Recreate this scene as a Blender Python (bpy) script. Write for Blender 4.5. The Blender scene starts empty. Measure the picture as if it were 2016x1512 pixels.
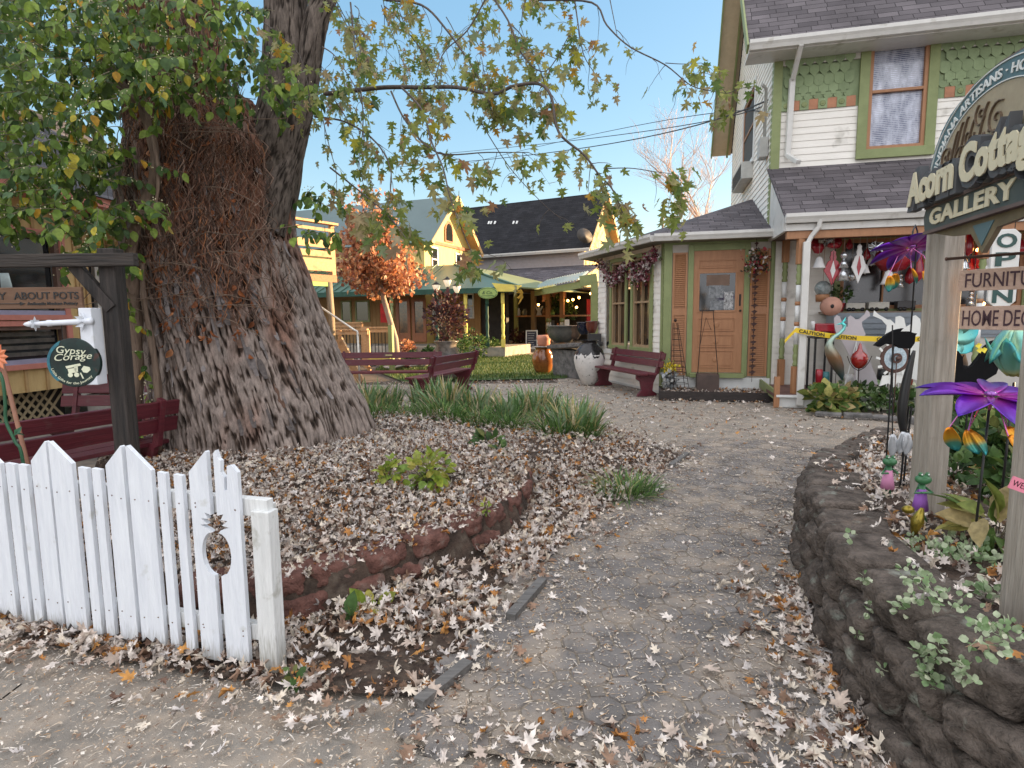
import bpy, math, random
import numpy as np
from mathutils import Vector, Matrix, noise
random.seed(7); NR = np.random.RandomState(11)
SC = bpy.context.scene; COL = SC.collection
V = Vector
# ---------------------------------------------------------------- camera
CAMH = 1.5; PITCH = math.radians(6.5); ROLL = math.radians(0.6); FPX = 1150.0
cam = bpy.data.cameras.new('camera'); camo = bpy.data.objects.new('camera', cam); COL.objects.link(camo)
cam.sensor_width = 36; cam.lens = FPX/2016*36; cam.clip_start = 0.05; cam.clip_end = 2000
_F = V((0, math.cos(PITCH), -math.sin(PITCH))); _R0 = V((1,0,0)); _U0 = V((0, math.sin(PITCH), math.cos(PITCH)))
_R = _R0*math.cos(ROLL)-_U0*math.sin(ROLL); _U = _U0*math.cos(ROLL)+_R0*math.sin(ROLL)
CO = V((0,0,CAMH))
camo.matrix_world = Matrix(((_R.x,_U.x,-_F.x,0),(_R.y,_U.y,-_F.y,0),(_R.z,_U.z,-_F.z,CAMH),(0,0,0,1)))
SC.camera = camo
# ---------------------------------------------------------------- daylight
SUN_EL = math.radians(11); SUN_DIR_H = V((0.935, 0.355, 0)).normalized()
SC.view_settings.view_transform = 'Standard'; SC.view_settings.look = 'None'
SC.view_settings.gamma = 1; SC.view_settings.exposure = 2.12
W = bpy.data.worlds.new('World'); SC.world = W; W.use_nodes = True
nt = W.node_tree; nt.nodes.clear()
sky = nt.nodes.new('ShaderNodeTexSky'); sky.sky_type = 'NISHITA'; sky.sun_disc = False
sky.sun_elevation = SUN_EL; sky.sun_rotation = math.atan2(SUN_DIR_H.x, SUN_DIR_H.y)
sky.air_density = 1.0; sky.dust_density = 0.5; sky.ozone_density = 1.3
bg = nt.nodes.new('ShaderNodeBackground'); bg.inputs[1].default_value = 0.15
wo = nt.nodes.new('ShaderNodeOutputWorld')
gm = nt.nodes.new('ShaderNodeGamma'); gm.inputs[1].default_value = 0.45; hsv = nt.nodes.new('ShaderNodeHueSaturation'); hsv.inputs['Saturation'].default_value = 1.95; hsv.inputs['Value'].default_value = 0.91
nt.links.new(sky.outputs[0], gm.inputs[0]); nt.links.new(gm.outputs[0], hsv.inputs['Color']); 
# unseen bright cloud added overhead and behind to lift the shade; clear ahead
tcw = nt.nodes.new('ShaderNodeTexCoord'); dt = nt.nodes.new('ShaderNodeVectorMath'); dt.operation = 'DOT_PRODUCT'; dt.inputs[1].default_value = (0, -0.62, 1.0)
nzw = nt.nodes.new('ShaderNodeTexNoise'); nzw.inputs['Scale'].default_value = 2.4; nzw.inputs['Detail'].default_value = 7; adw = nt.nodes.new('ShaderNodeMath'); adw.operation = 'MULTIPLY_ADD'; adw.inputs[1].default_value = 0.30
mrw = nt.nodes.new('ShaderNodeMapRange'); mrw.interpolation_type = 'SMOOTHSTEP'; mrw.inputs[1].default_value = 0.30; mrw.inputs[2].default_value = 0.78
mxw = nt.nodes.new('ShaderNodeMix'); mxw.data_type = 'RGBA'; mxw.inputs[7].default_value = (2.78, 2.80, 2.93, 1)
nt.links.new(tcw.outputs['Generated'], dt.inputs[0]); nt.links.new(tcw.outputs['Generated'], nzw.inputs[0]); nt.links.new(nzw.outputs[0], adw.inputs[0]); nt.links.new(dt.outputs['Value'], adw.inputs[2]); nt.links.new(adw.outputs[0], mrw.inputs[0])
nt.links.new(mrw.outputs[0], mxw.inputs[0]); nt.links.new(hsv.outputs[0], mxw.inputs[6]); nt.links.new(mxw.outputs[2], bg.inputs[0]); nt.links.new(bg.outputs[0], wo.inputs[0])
sl = bpy.data.lights.new('sun', 'SUN'); sl.energy = 4.8; sl.angle = math.radians(0.6); sl.color = (1.0, 0.66, 0.34)
so = bpy.data.objects.new('sun', sl); COL.objects.link(so)
_sd = V((SUN_DIR_H.x*math.cos(SUN_EL), SUN_DIR_H.y*math.cos(SUN_EL), math.sin(SUN_EL)))
so.rotation_euler = _sd.to_track_quat('Z', 'Y').to_euler(); so.location = (0,0,30)
SC.cycles.max_bounces = 5; SC.cycles.transparent_max_bounces = 6; SC.cycles.diffuse_bounces = 3
# ---------------------------------------------------------------- pixel helpers (photo pixels, 2016 x 1512)
def ray(px, py): return (_F + _R*((px-1008)/FPX) - _U*((py-756)/FPX))
def PD(px, py, d):                       # the point seen at a pixel, d metres ahead
    r = ray(px, py); return CO + r*(d/r.y)
def G(px, py, z=0.0):                    # the point seen at a pixel, on height z
    r = ray(px, py); return CO + r*((z-CAMH)/r.z)
class Fr:                                # a vertical plane: origin, u along it, n towards the viewer
    def __init__(s, o, u):
        s.o = V((o[0], o[1], 0)); s.u = V((u[0], u[1], 0)).normalized()
        s.n = V((s.u.y, -s.u.x, 0))
        if s.n.dot(s.o) > 0: s.n = -s.n
        s.z = V((0,0,1)); s.flip = s.u.cross(s.z).dot(s.n) < 0
    def pt(s, u, z, n=0.0): return s.o + s.u*u + s.n*n + V((0,0,z))
    def hit(s, px, py, n=0.0):
        r = ray(px, py); o = s.o + s.n*n
        t = (o-CO).dot(s.n)/r.dot(s.n); p = CO + r*t
        return ((p-o).dot(s.u), p.z)
    def off(s, n): return Fr(s.o+s.n*n, s.u)
    def rot(s): return math.atan2(s.u.y, s.u.x)
    def M(s, u=0, z=0, n=0):             # local x=u, y=-n (into depth), z up
        m = Matrix.Identity(4)
        for i in range(3):
            m[i][0] = s.u[i]; m[i][1] = -s.n[i]; m[i][2] = s.z[i]
        m.translation = s.pt(u, z, n); return m
# ---------------------------------------------------------------- materials
MATS = {}
def rgb(c):
    return (c[0], c[1], c[2], 1)
def mat(name, col, rough=0.7, var=0.15, vscale=6.0, bump=0.0, bscale=40.0, metal=0.0, col2=None, stretch=None, spec=0.5, emit=None, estr=0, trans=0, dirt=None, island=0.0, coat=0, splash=0):
    if name in MATS: return MATS[name]
    m = bpy.data.materials.new(name); m.use_nodes = True; MATS[name] = m
    N = m.node_tree.nodes; L = m.node_tree.links; b = N['Principled BSDF']
    b.inputs['Roughness'].default_value = rough; b.inputs['Metallic'].default_value = metal
    b.inputs['Specular IOR Level'].default_value = spec
    b.inputs['Coat Weight'].default_value = coat
    if emit: b.inputs['Emission Color'].default_value = rgb(emit); b.inputs['Emission Strength'].default_value = estr
    if trans: b.inputs['Transmission Weight'].default_value = trans
    tc = N.new('ShaderNodeTexCoord'); mp = N.new('ShaderNodeMapping'); L.new(tc.outputs['Object'], mp.inputs[0])
    if stretch: mp.inputs['Scale'].default_value = stretch
    n1 = N.new('ShaderNodeTexNoise'); n1.inputs['Scale'].default_value = vscale; n1.inputs['Detail'].default_value = 6; n1.inputs['Roughness'].default_value = 0.65
    L.new(mp.outputs[0], n1.inputs[0])
    cr = N.new('ShaderNodeValToRGB'); L.new(n1.outputs[0], cr.inputs[0])
    c2 = col2 if col2 else tuple(min(1, x*(1+var)) for x in col)
    c1 = col if col2 else tuple(x*(1-var) for x in col)
    cr.color_ramp.elements[0].position = 0.36; cr.color_ramp.elements[1].position = 0.64
    cr.color_ramp.elements[0].color = rgb(c1); cr.color_ramp.elements[1].color = rgb(c2)
    out = cr.outputs[0]
    if dirt:                              # (colour, amount, scale)
        n3 = N.new('ShaderNodeTexNoise'); n3.inputs['Scale'].default_value = dirt[2]; n3.inputs['Detail'].default_value = 8; L.new(tc.outputs['Object'], n3.inputs[0])
        r3 = N.new('ShaderNodeValToRGB'); r3.color_ramp.elements[0].position = 0.62-0.25*dirt[1]; r3.color_ramp.elements[1].position = 0.78-0.2*dirt[1]
        L.new(n3.outputs[0], r3.inputs[0])
        mx = N.new('ShaderNodeMix'); mx.data_type = 'RGBA'; L.new(r3.outputs[0], mx.inputs[0]); L.new(out, mx.inputs[6]); mx.inputs[7].default_value = rgb(dirt[0]); out = mx.outputs[2]
    if splash:                            # mud splash and algae on the lowest part
        sp = N.new('ShaderNodeSeparateXYZ'); L.new(tc.outputs['Object'], sp.inputs[0]); n4 = N.new('ShaderNodeTexNoise'); n4.inputs['Scale'].default_value = 16; n4.inputs['Detail'].default_value = 7; L.new(mp.outputs[0], n4.inputs[0])
        m4 = N.new('ShaderNodeMath'); m4.operation = 'MULTIPLY_ADD'; L.new(sp.outputs[2], m4.inputs[0]); m4.inputs[1].default_value = -1.5/splash; L.new(n4.outputs[0], m4.inputs[2])
        r4 = N.new('ShaderNodeMapRange'); L.new(m4.outputs[0], r4.inputs[0]); r4.inputs[1].default_value = -0.12; r4.inputs[2].default_value = 0.55; r4.inputs[4].default_value = 0.85
        m5 = N.new('ShaderNodeMix'); m5.data_type = 'RGBA'; L.new(r4.outputs[0], m5.inputs[0]); L.new(out, m5.inputs[6]); m5.inputs[7].default_value = (0.20, 0.185, 0.13, 1); out = m5.outputs[2]
    if island:
        g = N.new('ShaderNodeNewGeometry'); hs = N.new('ShaderNodeHueSaturation'); L.new(out, hs.inputs['Color'])
        mr = N.new('ShaderNodeMapRange'); L.new(g.outputs['Random Per Island'], mr.inputs[0]); mr.inputs[3].default_value = 1-island; mr.inputs[4].default_value = 1+island
        L.new(mr.outputs[0], hs.inputs['Value']); out = hs.outputs[0]
    L.new(out, b.inputs['Base Color'])
    if bump:
        n2 = N.new('ShaderNodeTexNoise'); n2.inputs['Scale'].default_value = bscale; n2.inputs['Detail'].default_value = 5
        L.new(mp.outputs[0], n2.inputs[0]); bp = N.new('ShaderNodeBump'); bp.inputs['Strength'].default_value = min(1, bump); bp.inputs['Distance'].default_value = 0.02
        L.new(n2.outputs[0], bp.inputs['Height']); L.new(bp.outputs[0], b.inputs['Normal'])
    return m
def leafmat(name, cols, rough=0.55, transl=0.35, back=None):
    """cols: list of (weight, rgb) picked per leaf"""
    if name in MATS: return MATS[name]
    m = bpy.data.materials.new(name); m.use_nodes = True; MATS[name] = m
    N = m.node_tree.nodes; L = m.node_tree.links; b = N['Principled BSDF']
    b.inputs['Roughness'].default_value = rough; b.inputs['Specular IOR Level'].default_value = 0.3
    g = N.new('ShaderNodeNewGeometry'); cr = N.new('ShaderNodeValToRGB'); cr.color_ramp.interpolation = 'CONSTANT'
    L.new(g.outputs['Random Per Island'], cr.inputs[0])
    tot = sum(w for w, c in cols); acc = 0; e = cr.color_ramp.elements
    for i, (w, c) in enumerate(cols):
        if i == 0: el = e[0]
        elif i == 1: el = e[1]
        else: el = e.new(0.999)
        el.position = acc/tot; el.color = rgb(c); acc += w
    tc = N.new('ShaderNodeTexCoord'); n1 = N.new('ShaderNodeTexNoise'); n1.inputs['Scale'].default_value = 35; n1.inputs['Detail'].default_value = 3; L.new(tc.outputs['Object'], n1.inputs[0])
    hs = N.new('ShaderNodeHueSaturation'); L.new(cr.outputs[0], hs.inputs['Color'])
    mr = N.new('ShaderNodeMapRange'); L.new(n1.outputs[0], mr.inputs[0]); mr.inputs[1].default_value = 0.3; mr.inputs[2].default_value = 0.7; mr.inputs[3].default_value = 0.7; mr.inputs[4].default_value = 1.3
    L.new(mr.outputs[0], hs.inputs['Value']); out = hs.outputs[0]
    if back:
        mx = N.new('ShaderNodeMix'); mx.data_type = 'RGBA'; L.new(g.outputs['Backfacing'], mx.inputs[0])
        mm = N.new('ShaderNodeMix'); mm.data_type = 'RGBA'; mm.inputs[0].default_value = back[1]; L.new(out, mm.inputs[6]); mm.inputs[7].default_value = rgb(back[0])
        L.new(out, mx.inputs[6]); L.new(mm.outputs[2], mx.inputs[7]); out = mx.outputs[2]
    L.new(out, b.inputs['Base Color'])
    if transl:
        tr = N.new('ShaderNodeBsdfTranslucent'); L.new(out, tr.inputs[0]); ms = N.new('ShaderNodeMixShader'); ms.inputs[0].default_value = transl
        L.new(b.outputs[0], ms.inputs[1]); L.new(tr.outputs[0], ms.inputs[2]); L.new(ms.outputs[0], N['Material Output'].inputs[0])
    return m
def shingle(name, cols, w=0.3, h=0.14, seam=0.35, bumps=0.6):
    if name in MATS: return MATS[name]
    m = bpy.data.materials.new(name); m.use_nodes = True; MATS[name] = m
    N = m.node_tree.nodes; L = m.node_tree.links; b = N['Principled BSDF']; b.inputs['Roughness'].default_value = 0.9; b.inputs['Specular IOR Level'].default_value = 0.25
    uv = N.new('ShaderNodeUVMap'); uv.uv_map = 'UVMap'
    bk = N.new('ShaderNodeTexBrick'); L.new(uv.outputs[0], bk.inputs[0]); bk.offset = 0.37; bk.squash = 1.35; bk.squash_frequency = 3
    bk.inputs['Scale'].default_value = 1; bk.inputs['Brick Width'].default_value = w; bk.inputs['Row Height'].default_value = h
    bk.inputs['Mortar Size'].default_value = 0.006; bk.inputs['Mortar Smooth'].default_value = 0.2; bk.inputs['Bias'].default_value = 0
    bk.inputs['Color1'].default_value = rgb(cols[0]); bk.inputs['Color2'].default_value = rgb(cols[1]); bk.inputs['Mortar'].default_value = rgb([c*seam for c in cols[0]])
    n1 = N.new('ShaderNodeTexNoise'); n1.inputs['Scale'].default_value = 1.3; n1.inputs['Detail'].default_value = 9; L.new(uv.outputs[0], n1.inputs[0])
    hs = N.new('ShaderNodeHueSaturation'); L.new(bk.outputs[0], hs.inputs['Color'])
    mr = N.new('ShaderNodeMapRange'); L.new(n1.outputs[0], mr.inputs[0]); mr.inputs[1].default_value = .3; mr.inputs[2].default_value = .7; mr.inputs[3].default_value = 0.75; mr.inputs[4].default_value = 1.3
    L.new(mr.outputs[0], hs.inputs['Value']); L.new(hs.outputs[0], b.inputs['Base Color'])
    # each course is a small wedge: sawtooth along v
    sx = N.new('ShaderNodeSeparateXYZ'); L.new(uv.outputs[0], sx.inputs[0])
    dv = N.new('ShaderNodeMath'); dv.operation = 'DIVIDE'; L.new(sx.outputs[1], dv.inputs[0]); dv.inputs[1].default_value = h
    fr = N.new('ShaderNodeMath'); fr.operation = 'FRACT'; L.new(dv.outputs[0], fr.inputs[0])
    sb = N.new('ShaderNodeMath'); sb.operation = 'SUBTRACT'; sb.inputs[0].default_value = 1; L.new(fr.outputs[0], sb.inputs[1])
    ml = N.new('ShaderNodeMath'); ml.operation = 'MULTIPLY'; L.new(bk.outputs['Fac'], ml.inputs[0]); ml.inputs[1].default_value = -0.8
    ad = N.new('ShaderNodeMath'); L.new(sb.outputs[0], ad.inputs[0]); L.new(ml.outputs[0], ad.inputs[1])
    gr = N.new('ShaderNodeTexNoise'); gr.inputs['Scale'].default_value = 120; L.new(uv.outputs[0], gr.inputs[0])
    ad2 = N.new('ShaderNodeMath'); ad2.operation = 'MULTIPLY_ADD'; L.new(gr.outputs[0], ad2.inputs[0]); ad2.inputs[1].default_value = 0.25; L.new(ad.outputs[0], ad2.inputs[2])
    bp = N.new('ShaderNodeBump'); bp.inputs['Strength'].default_value = bumps; bp.inputs['Distance'].default_value = 0.012; L.new(ad2.outputs[0], bp.inputs['Height']); L.new(bp.outputs[0], b.inputs['Normal'])
    return m
def woodmat(name, c1, c2, axis='x', rough=0.75, paint=False, bump=0.25, dirt=None):
    st = {'x': (1, 14, 14), 'y': (14, 1, 14), 'z': (14, 14, 1)}[axis]
    return mat(name, c1, rough=rough, col2=c2, vscale=2.5, stretch=st, bump=bump, bscale=6, dirt=dirt)
# ---------------------------------------------------------------- mesh builder
class MB:
    def __init__(s): s.v = []; s.f = []; s.mi = []; s.sm = []; s.M = Matrix.Identity(4); s.m = 0; s.smooth = False
    def add(s, vs, fs):
        o = len(s.v); s.v += [s.M @ V(p) for p in vs]
        for f in fs: s.f.append([o+i for i in f]); s.mi.append(s.m); s.sm.append(s.smooth)
        return s
    def box(s, c, d, rot=None, taper=1.0):
        x, y, z = d[0]/2, d[1]/2, d[2]/2; c = V(c); vs = []
        for k, (sz) in enumerate((-1, 1)):
            t = 1.0 if sz < 0 else taper
            for (sx, sy) in ((-1,-1),(1,-1),(1,1),(-1,1)):
                p = V((sx*x*t, sy*y*t, sz*z))
                if rot is not None: p = rot @ p
                vs.append(c+p)
        return s.add(vs, [(0,3,2,1),(4,5,6,7),(0,1,5,4),(1,2,6,5),(2,3,7,6),(3,0,4,7)])
    def bar(s, a, b, w, h=None, up=None):       # a squared bar from a to b
        a = V(a); b = V(b); h = h or w; d = b-a; l = d.length
        if l < 1e-6: return s
        x = d.normalized(); up = V(up) if up is not None else (V((0,0,1)) if abs(x.z) < 0.95 else V((0,1,0)))
        y = up.cross(x).normalized(); z = x.cross(y)
        R = Matrix((x, y, z)).transposed()
        return s.box((a+b)/2, (l, w, h), R)
    def tube(s, pts, r, n=8, cap=True):
        pts = [V(p) for p in pts]; N_ = len(pts)
        rs = r if isinstance(r, (list, tuple)) else [r]*N_
        vs = []; up = None
        for i, p in enumerate(pts):
            t = (pts[min(i+1, N_-1)]-pts[max(i-1, 0)])
            t = t.normalized() if t.length > 1e-9 else V((0,0,1))
            if up is None: up = V((0,0,1)) if abs(t.z) < 0.9 else V((1,0,0))
            x = up.cross(t)
            if x.length < 1e-4: x = V((1,0,0)).cross(t)
            x.normalize(); y = t.cross(x).normalized(); up = y
            for k in range(n):
                a = 2*math.pi*k/n; vs.append(p + (x*math.cos(a)+y*math.sin(a))*rs[i])
        fs = [(i*n+k, i*n+(k+1) % n, (i+1)*n+(k+1) % n, (i+1)*n+k) for i in range(N_-1) for k in range(n)]
        if cap: fs += [tuple(range(n-1, -1, -1)), tuple((N_-1)*n+k for k in range(n))]
        sm = s.smooth; s.smooth = n > 5; s.add(vs, fs); s.smooth = sm; return s
    def lathe(s, prof, c=(0,0,0), n=20, sx=1, sy=1, R=None):
        vs = []; c = V(c)
        for (r, z) in prof:
            for k in range(n):
                a = 2*math.pi*k/n; p = V((r*math.cos(a)*sx, r*math.sin(a)*sy, z))
                if R is not None: p = R @ p
                vs.append(c+p)
        m = len(prof)
        fs = [(i*n+k, i*n+(k+1) % n, (i+1)*n+(k+1) % n, (i+1)*n+k) for i in range(m-1) for k in range(n)]
        if prof[0][0] > 1e-4: fs.append(tuple(range(n-1, -1, -1)))
        if prof[-1][0] > 1e-4: fs.append(tuple((m-1)*n+k for k in range(n)))
        sm = s.smooth; s.smooth = True; s.add(vs, fs); s.smooth = sm; return s
    def ball(s, c, r, n=12, sc=(1,1,1), R=None):
        m = n//2; prof = [(math.sin(math.pi*i/m), -math.cos(math.pi*i/m)) for i in range(m+1)]
        prof = [(max(a, 0)*r, b*r*sc[2]) for a, b in prof]; prof[0] = (0, prof[0][1]); prof[-1] = (0, prof[-1][1])
        return s.lathe(prof, c, n, sc[0], sc[1], R)
    def prism(s, pts, T, th, bev=0):            # 2-D outline (x,z) mapped by T(x,z,depth)
        n = len(pts); A = sum(pts[i][0]*pts[(i+1) % n][1]-pts[(i+1) % n][0]*pts[i][1] for i in range(n))
        if A < 0: pts = pts[::-1]
        fr = [T(x, z, 0) for x, z in pts]; bk = [T(x, z, th) for x, z in pts]
        fs = [tuple(range(n)), tuple(range(2*n-1, n-1, -1))]+[(i, i+n, (i+1) % n+n, (i+1) % n) for i in range(n)]
        return s.add(fr+bk, fs)
    def px(s, fr, pl, n=0.0, th=0.04, back=True):  # outline read off a vertical plane, with real thickness
        pts = [fr.hit(x, y, n) for x, y in pl]
        return s.prism(pts, lambda u, z, d: fr.pt(u, z, n-d if back else n+d), th)
    def ub(s, fr, u0, u1, z0, z1, n0, n1):      # box in frame coordinates
        p = [fr.pt(u, z, n) for n in (n0, n1) for (u, z) in ((u0,z0),(u1,z0),(u1,z1),(u0,z1))]
        return s.add(p, [(0,1,2,3),(7,6,5,4),(0,4,5,1),(1,5,6,2),(2,6,7,3),(3,7,4,0)])
    def build(s, name, mats, parent=None, world=False, bevel=0, sub=0, recalc=True):
        if not isinstance(mats, (list, tuple)): mats = [mats]
        me = bpy.data.meshes.new(name); vs = s.v
        if world and parent is not None:
            inv = parent_mw(parent).inverted(); vs = [inv @ p for p in vs]
        me.from_pydata([tuple(p) for p in vs], [], s.f)
        for m in mats: me.materials.append(m)
        me.polygons.foreach_set('material_index', s.mi); me.polygons.foreach_set('use_smooth', s.sm)
        if recalc:
            import bmesh
            b = bmesh.new(); b.from_mesh(me); bmesh.ops.recalc_face_normals(b, faces=b.faces); b.to_mesh(me); b.free()
        autouv(me)
        o = bpy.data.objects.new(name, me); COL.objects.link(o)
        if parent is not None: o.parent = parent
        if bevel:
            bm_ = o.modifiers.new('bevel', 'BEVEL'); bm_.width = bevel; bm_.segments = 2; bm_.limit_method = 'ANGLE'
        if sub:
            sm_ = o.modifiers.new('sub', 'SUBSURF'); sm_.levels = sub; sm_.render_levels = sub
        return o
def parent_mw(p):
    m = p.matrix_basis.copy()
    while p.parent is not None: p = p.parent; m = p.matrix_basis @ m
    return m
def autouv(me):
    if not len(me.polygons): return
    uvl = me.uv_layers.new(name='UVMap'); nl = len(me.loops)
    co = np.empty(len(me.vertices)*3); me.vertices.foreach_get('co', co); co = co.reshape(-1, 3)
    vi = np.empty(nl, dtype=np.int64); me.loops.foreach_get('vertex_index', vi)
    npol = len(me.polygons); nr = np.empty(npol*3); me.polygons.foreach_get('normal', nr); nr = nr.reshape(-1, 3)
    lt = np.empty(npol, dtype=np.int64); me.polygons.foreach_get('loop_total', lt)
    n = np.repeat(nr, lt, axis=0); u = np.stack([-n[:, 1], n[:, 0], np.zeros(nl)], 1)
    ln = np.linalg.norm(u, axis=1); flat = ln < 0.03; u[flat] = (1, 0, 0); ln[flat] = 1; u /= ln[:, None]
    w = np.cross(n, u); P = co[vi]; uv = np.stack([(P*u).sum(1), (P*w).sum(1)], 1)
    uvl.data.foreach_set('uv', uv.astype(np.float32).ravel())
def tag(o, label=None, cat=None, group=None, kind=None):
    if label: o['label'] = label
    if cat: o['category'] = cat
    if group: o['group'] = group
    if kind: o['kind'] = kind
    return o
def thing(name, label, cat, loc=(0,0,0), rz=0, group=None):
    o = bpy.data.objects.new(name, None); COL.objects.link(o); o.empty_display_size = 0.1
    o.location = loc; o.rotation_euler = (0, 0, rz); bpy.context.view_layer.update() if False else None
    tag(o, label, cat, group); o.matrix_basis = Matrix.Translation(V(loc)) @ Matrix.Rotation(rz, 4, 'Z')
    return o
def kids(o): return [c for c in bpy.data.objects if c.parent == o]
def dup(root, loc, rz, label, group=None, scale=None):
    def rec(o, par):
        c = o.copy(); COL.objects.link(c)
        if par is not None: c.parent = par
        for k in kids(o): rec(k, c)
        return c
    r = rec(root, None); r.matrix_basis = Matrix.Translation(V(loc)) @ Matrix.Rotation(rz, 4, 'Z') @ (Matrix.Scale(scale, 4) if scale else Matrix.Identity(4))
    r['label'] = label
    if group: r['group'] = group
    return r
def inst(name, temps, Ms, tidx, mats, parent=None, smooth=False, midx=None, kind=None):
    """one mesh of many copies of small templates. temps: [(verts Nx3, faces list of tris)], Ms: Kx4x4"""
    allv = []; allf = []; fm = []; off = 0; Ms = np.asarray(Ms); tidx = np.asarray(tidx)
    for t, (tv, tf) in enumerate(temps):
        sel = np.where(tidx == t)[0]
        if len(sel) == 0: continue
        tv = np.asarray(tv, float); tf = np.asarray(tf, int); h = np.c_[tv, np.ones(len(tv))]
        P = np.einsum('kij,vj->kvi', Ms[sel], h)[:, :, :3]; k = len(sel)
        F_ = tf[None]+(np.arange(k)*len(tv))[:, None, None]+off
        allv.append(P.reshape(-1, 3)); allf.append(F_.reshape(-1, 3)); off += k*len(tv)
        if midx is not None: fm.append(np.repeat(np.asarray(midx)[sel], len(tf)))
    v = np.concatenate(allv); f = np.concatenate(allf)
    me = bpy.data.meshes.new(name); me.vertices.add(len(v)); me.vertices.foreach_set('co', v.astype(np.float32).ravel())
    me.loops.add(f.size); me.loops.foreach_set('vertex_index', f.astype(np.int32).ravel())
    me.polygons.add(len(f)); me.polygons.foreach_set('loop_start', (np.arange(len(f))*3).astype(np.int32))
    if midx is not None: me.polygons.foreach_set('material_index', np.concatenate(fm).astype(np.int32))
    if smooth: me.polygons.foreach_set('use_smooth', np.ones(len(f), bool))
    me.update(calc_edges=True)
    for m in (mats if isinstance(mats, (list, tuple)) else [mats]): me.materials.append(m)
    o = bpy.data.objects.new(name, me); COL.objects.link(o)
    if parent is not None: o.parent = parent
    if kind: o['kind'] = kind
    return o
def rotm(ax, ay, az):
    ax, ay, az = np.broadcast_arrays(np.asarray(ax, float), ay, az); k = ax.shape[0]
    cx, sx, cy, sy, cz, sz = np.cos(ax), np.sin(ax), np.cos(ay), np.sin(ay), np.cos(az), np.sin(az)
    R = np.zeros((k, 4, 4)); R[:, 3, 3] = 1
    R[:, 0, 0] = cz*cy; R[:, 0, 1] = cz*sy*sx-sz*cx; R[:, 0, 2] = cz*sy*cx+sz*sx
    R[:, 1, 0] = sz*cy; R[:, 1, 1] = sz*sy*sx+cz*cx; R[:, 1, 2] = sz*sy*cx-cz*sx
    R[:, 2, 0] = -sy; R[:, 2, 1] = cy*sx; R[:, 2, 2] = cy*cx
    return R
def place(pos, R, s):
    M_ = R.copy(); M_[:, :3, :3] *= np.asarray(s).reshape(-1, 1, 1); M_[:, :3, 3] = pos; return M_
# leaf templates: base at origin, blade along +y, face up +z
def maple(curl=0.0, fold=0.0, lobes=1.0, seed=0):
    half = [(0.03,0.0),(0.10,0.08),(0.36,-0.02),(0.30,0.12),(0.50,0.22),(0.34,0.24),(0.16,0.30),(0.30,0.46),(0.46,0.62),(0.28,0.60),(0.32,0.72),(0.11,0.58),(0.13,0.80),(0.06,0.90),(0.0,1.08)]
    r = random.Random(seed); pts = [(x*lobes*(0.85+0.3*r.random()), y) for x, y in half]
    out = [(x, y) for x, y in pts]+[(-x*(0.85+0.3*r.random()), y) for x, y in pts[-2::-1]]
    vs = [(0, 0.32, 0)]+[(x, y, 0) for x, y in out]
    def bend(p):
        x, y, z = p; z = abs(x)*fold
        if curl: a = curl*(y-0.3); k = 1/curl; yy = 0.3+math.sin(a)*k; zz = (1-math.cos(a))*k; y, z = yy - math.sin(a)*z, zz+math.cos(a)*z
        return (x*(1-0.25*abs(fold)), y, z)
    vs = [bend(p) for p in vs]; n = len(out)
    return vs, [(0, 1+i, 1+(i+1) % n) for i in range(n)]
def oval(w=0.35, fold=0.15, droop=0.25):
    ys = [0, 0.25, 0.55, 0.8, 1.0]; ws = [0.02, 0.8, 1.0, 0.6, 0.0]; vs = []
    for y, k in zip(ys, ws):
        z = -droop*y*y
        vs += [(-w*k, y, z+fold*w*k*2), (0, y, z), (w*k, y, z+fold*w*k*2)]
    fs = []
    for i in range(4):
        a = i*3; fs += [(a, a+1, a+4), (a, a+4, a+3), (a+1, a+2, a+5), (a+1, a+5, a+4)]
    return vs, fs
def blade(w=0.04, arch=0.8, seg=6, twist=0.0, lean=0.15):  # strap leaf rising along z, bending towards +y
    vs = []; y = z = 0.0; a = lean
    for i in range(seg+1):
        t = i/seg; k = w*(1-t**2.2)*(0.6+0.8*t if t < 0.5 else 1.0)+0.0015
        vs += [(-k, y, z), (k, y, z+0.002)]
        y += math.sin(a)/seg; z += math.cos(a)/seg; a += arch/seg*2*t+0.02
    fs = []
    for i in range(seg): q = i*2; fs += [(q, q+1, q+3), (q, q+3, q+2)]
    return vs, fs
def text_mesh(txt, size, depth, offset=0.0, spacing=1.0, shear=0.0):
    c = bpy.data.curves.new('txt', 'FONT'); c.body = txt; c.size = size; c.extrude = depth/2; c.offset = offset; c.space_character = spacing; c.shear = shear
    c.resolution_u = 3; o = bpy.data.objects.new('txt', c); COL.objects.link(o)
    dg = bpy.context.evaluated_depsgraph_get(); me = bpy.data.meshes.new_from_object(o.evaluated_get(dg))
    bpy.data.objects.remove(o); vs = [v.co.copy() for v in me.vertices]; fs = [tuple(p.vertices) for p in me.polygons]
    bpy.data.meshes.remove(me); return vs, fs
def put_text(mb, txt, fr, u0, u1, z0, h, n, depth=0.004, offset=0.0, spacing=1.0, bow=None, shear=0.0, ys=1.0, slope=0.0):
    """lettering laid on plane fr from u0 to u1, cap height h, standing n proud"""
    vs, fs = text_mesh(txt, 1.0, 0.001, offset/max(h, 1e-3)*0.7 if offset else 0.0, spacing, shear)
    x0 = min(v.x for v in vs); x1 = max(v.x for v in vs); k = (u1-u0)/(x1-x0); hh = h/0.7
    out = []
    for v in vs:
        u = u0+(v.x-x0)*k; z = v.y*hh
        if bow: p = bow(u, z)
        else: p = (u, z0+z+(u-u0)*slope)
        out.append(fr.pt(p[0], p[1], n+(depth if v.z > 0 else 0)))
    mb.add(out, fs); return mb
def wobble(x, y, z, s=1.0): return noise.noise(V((x*s, y*s, z*s)))
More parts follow.
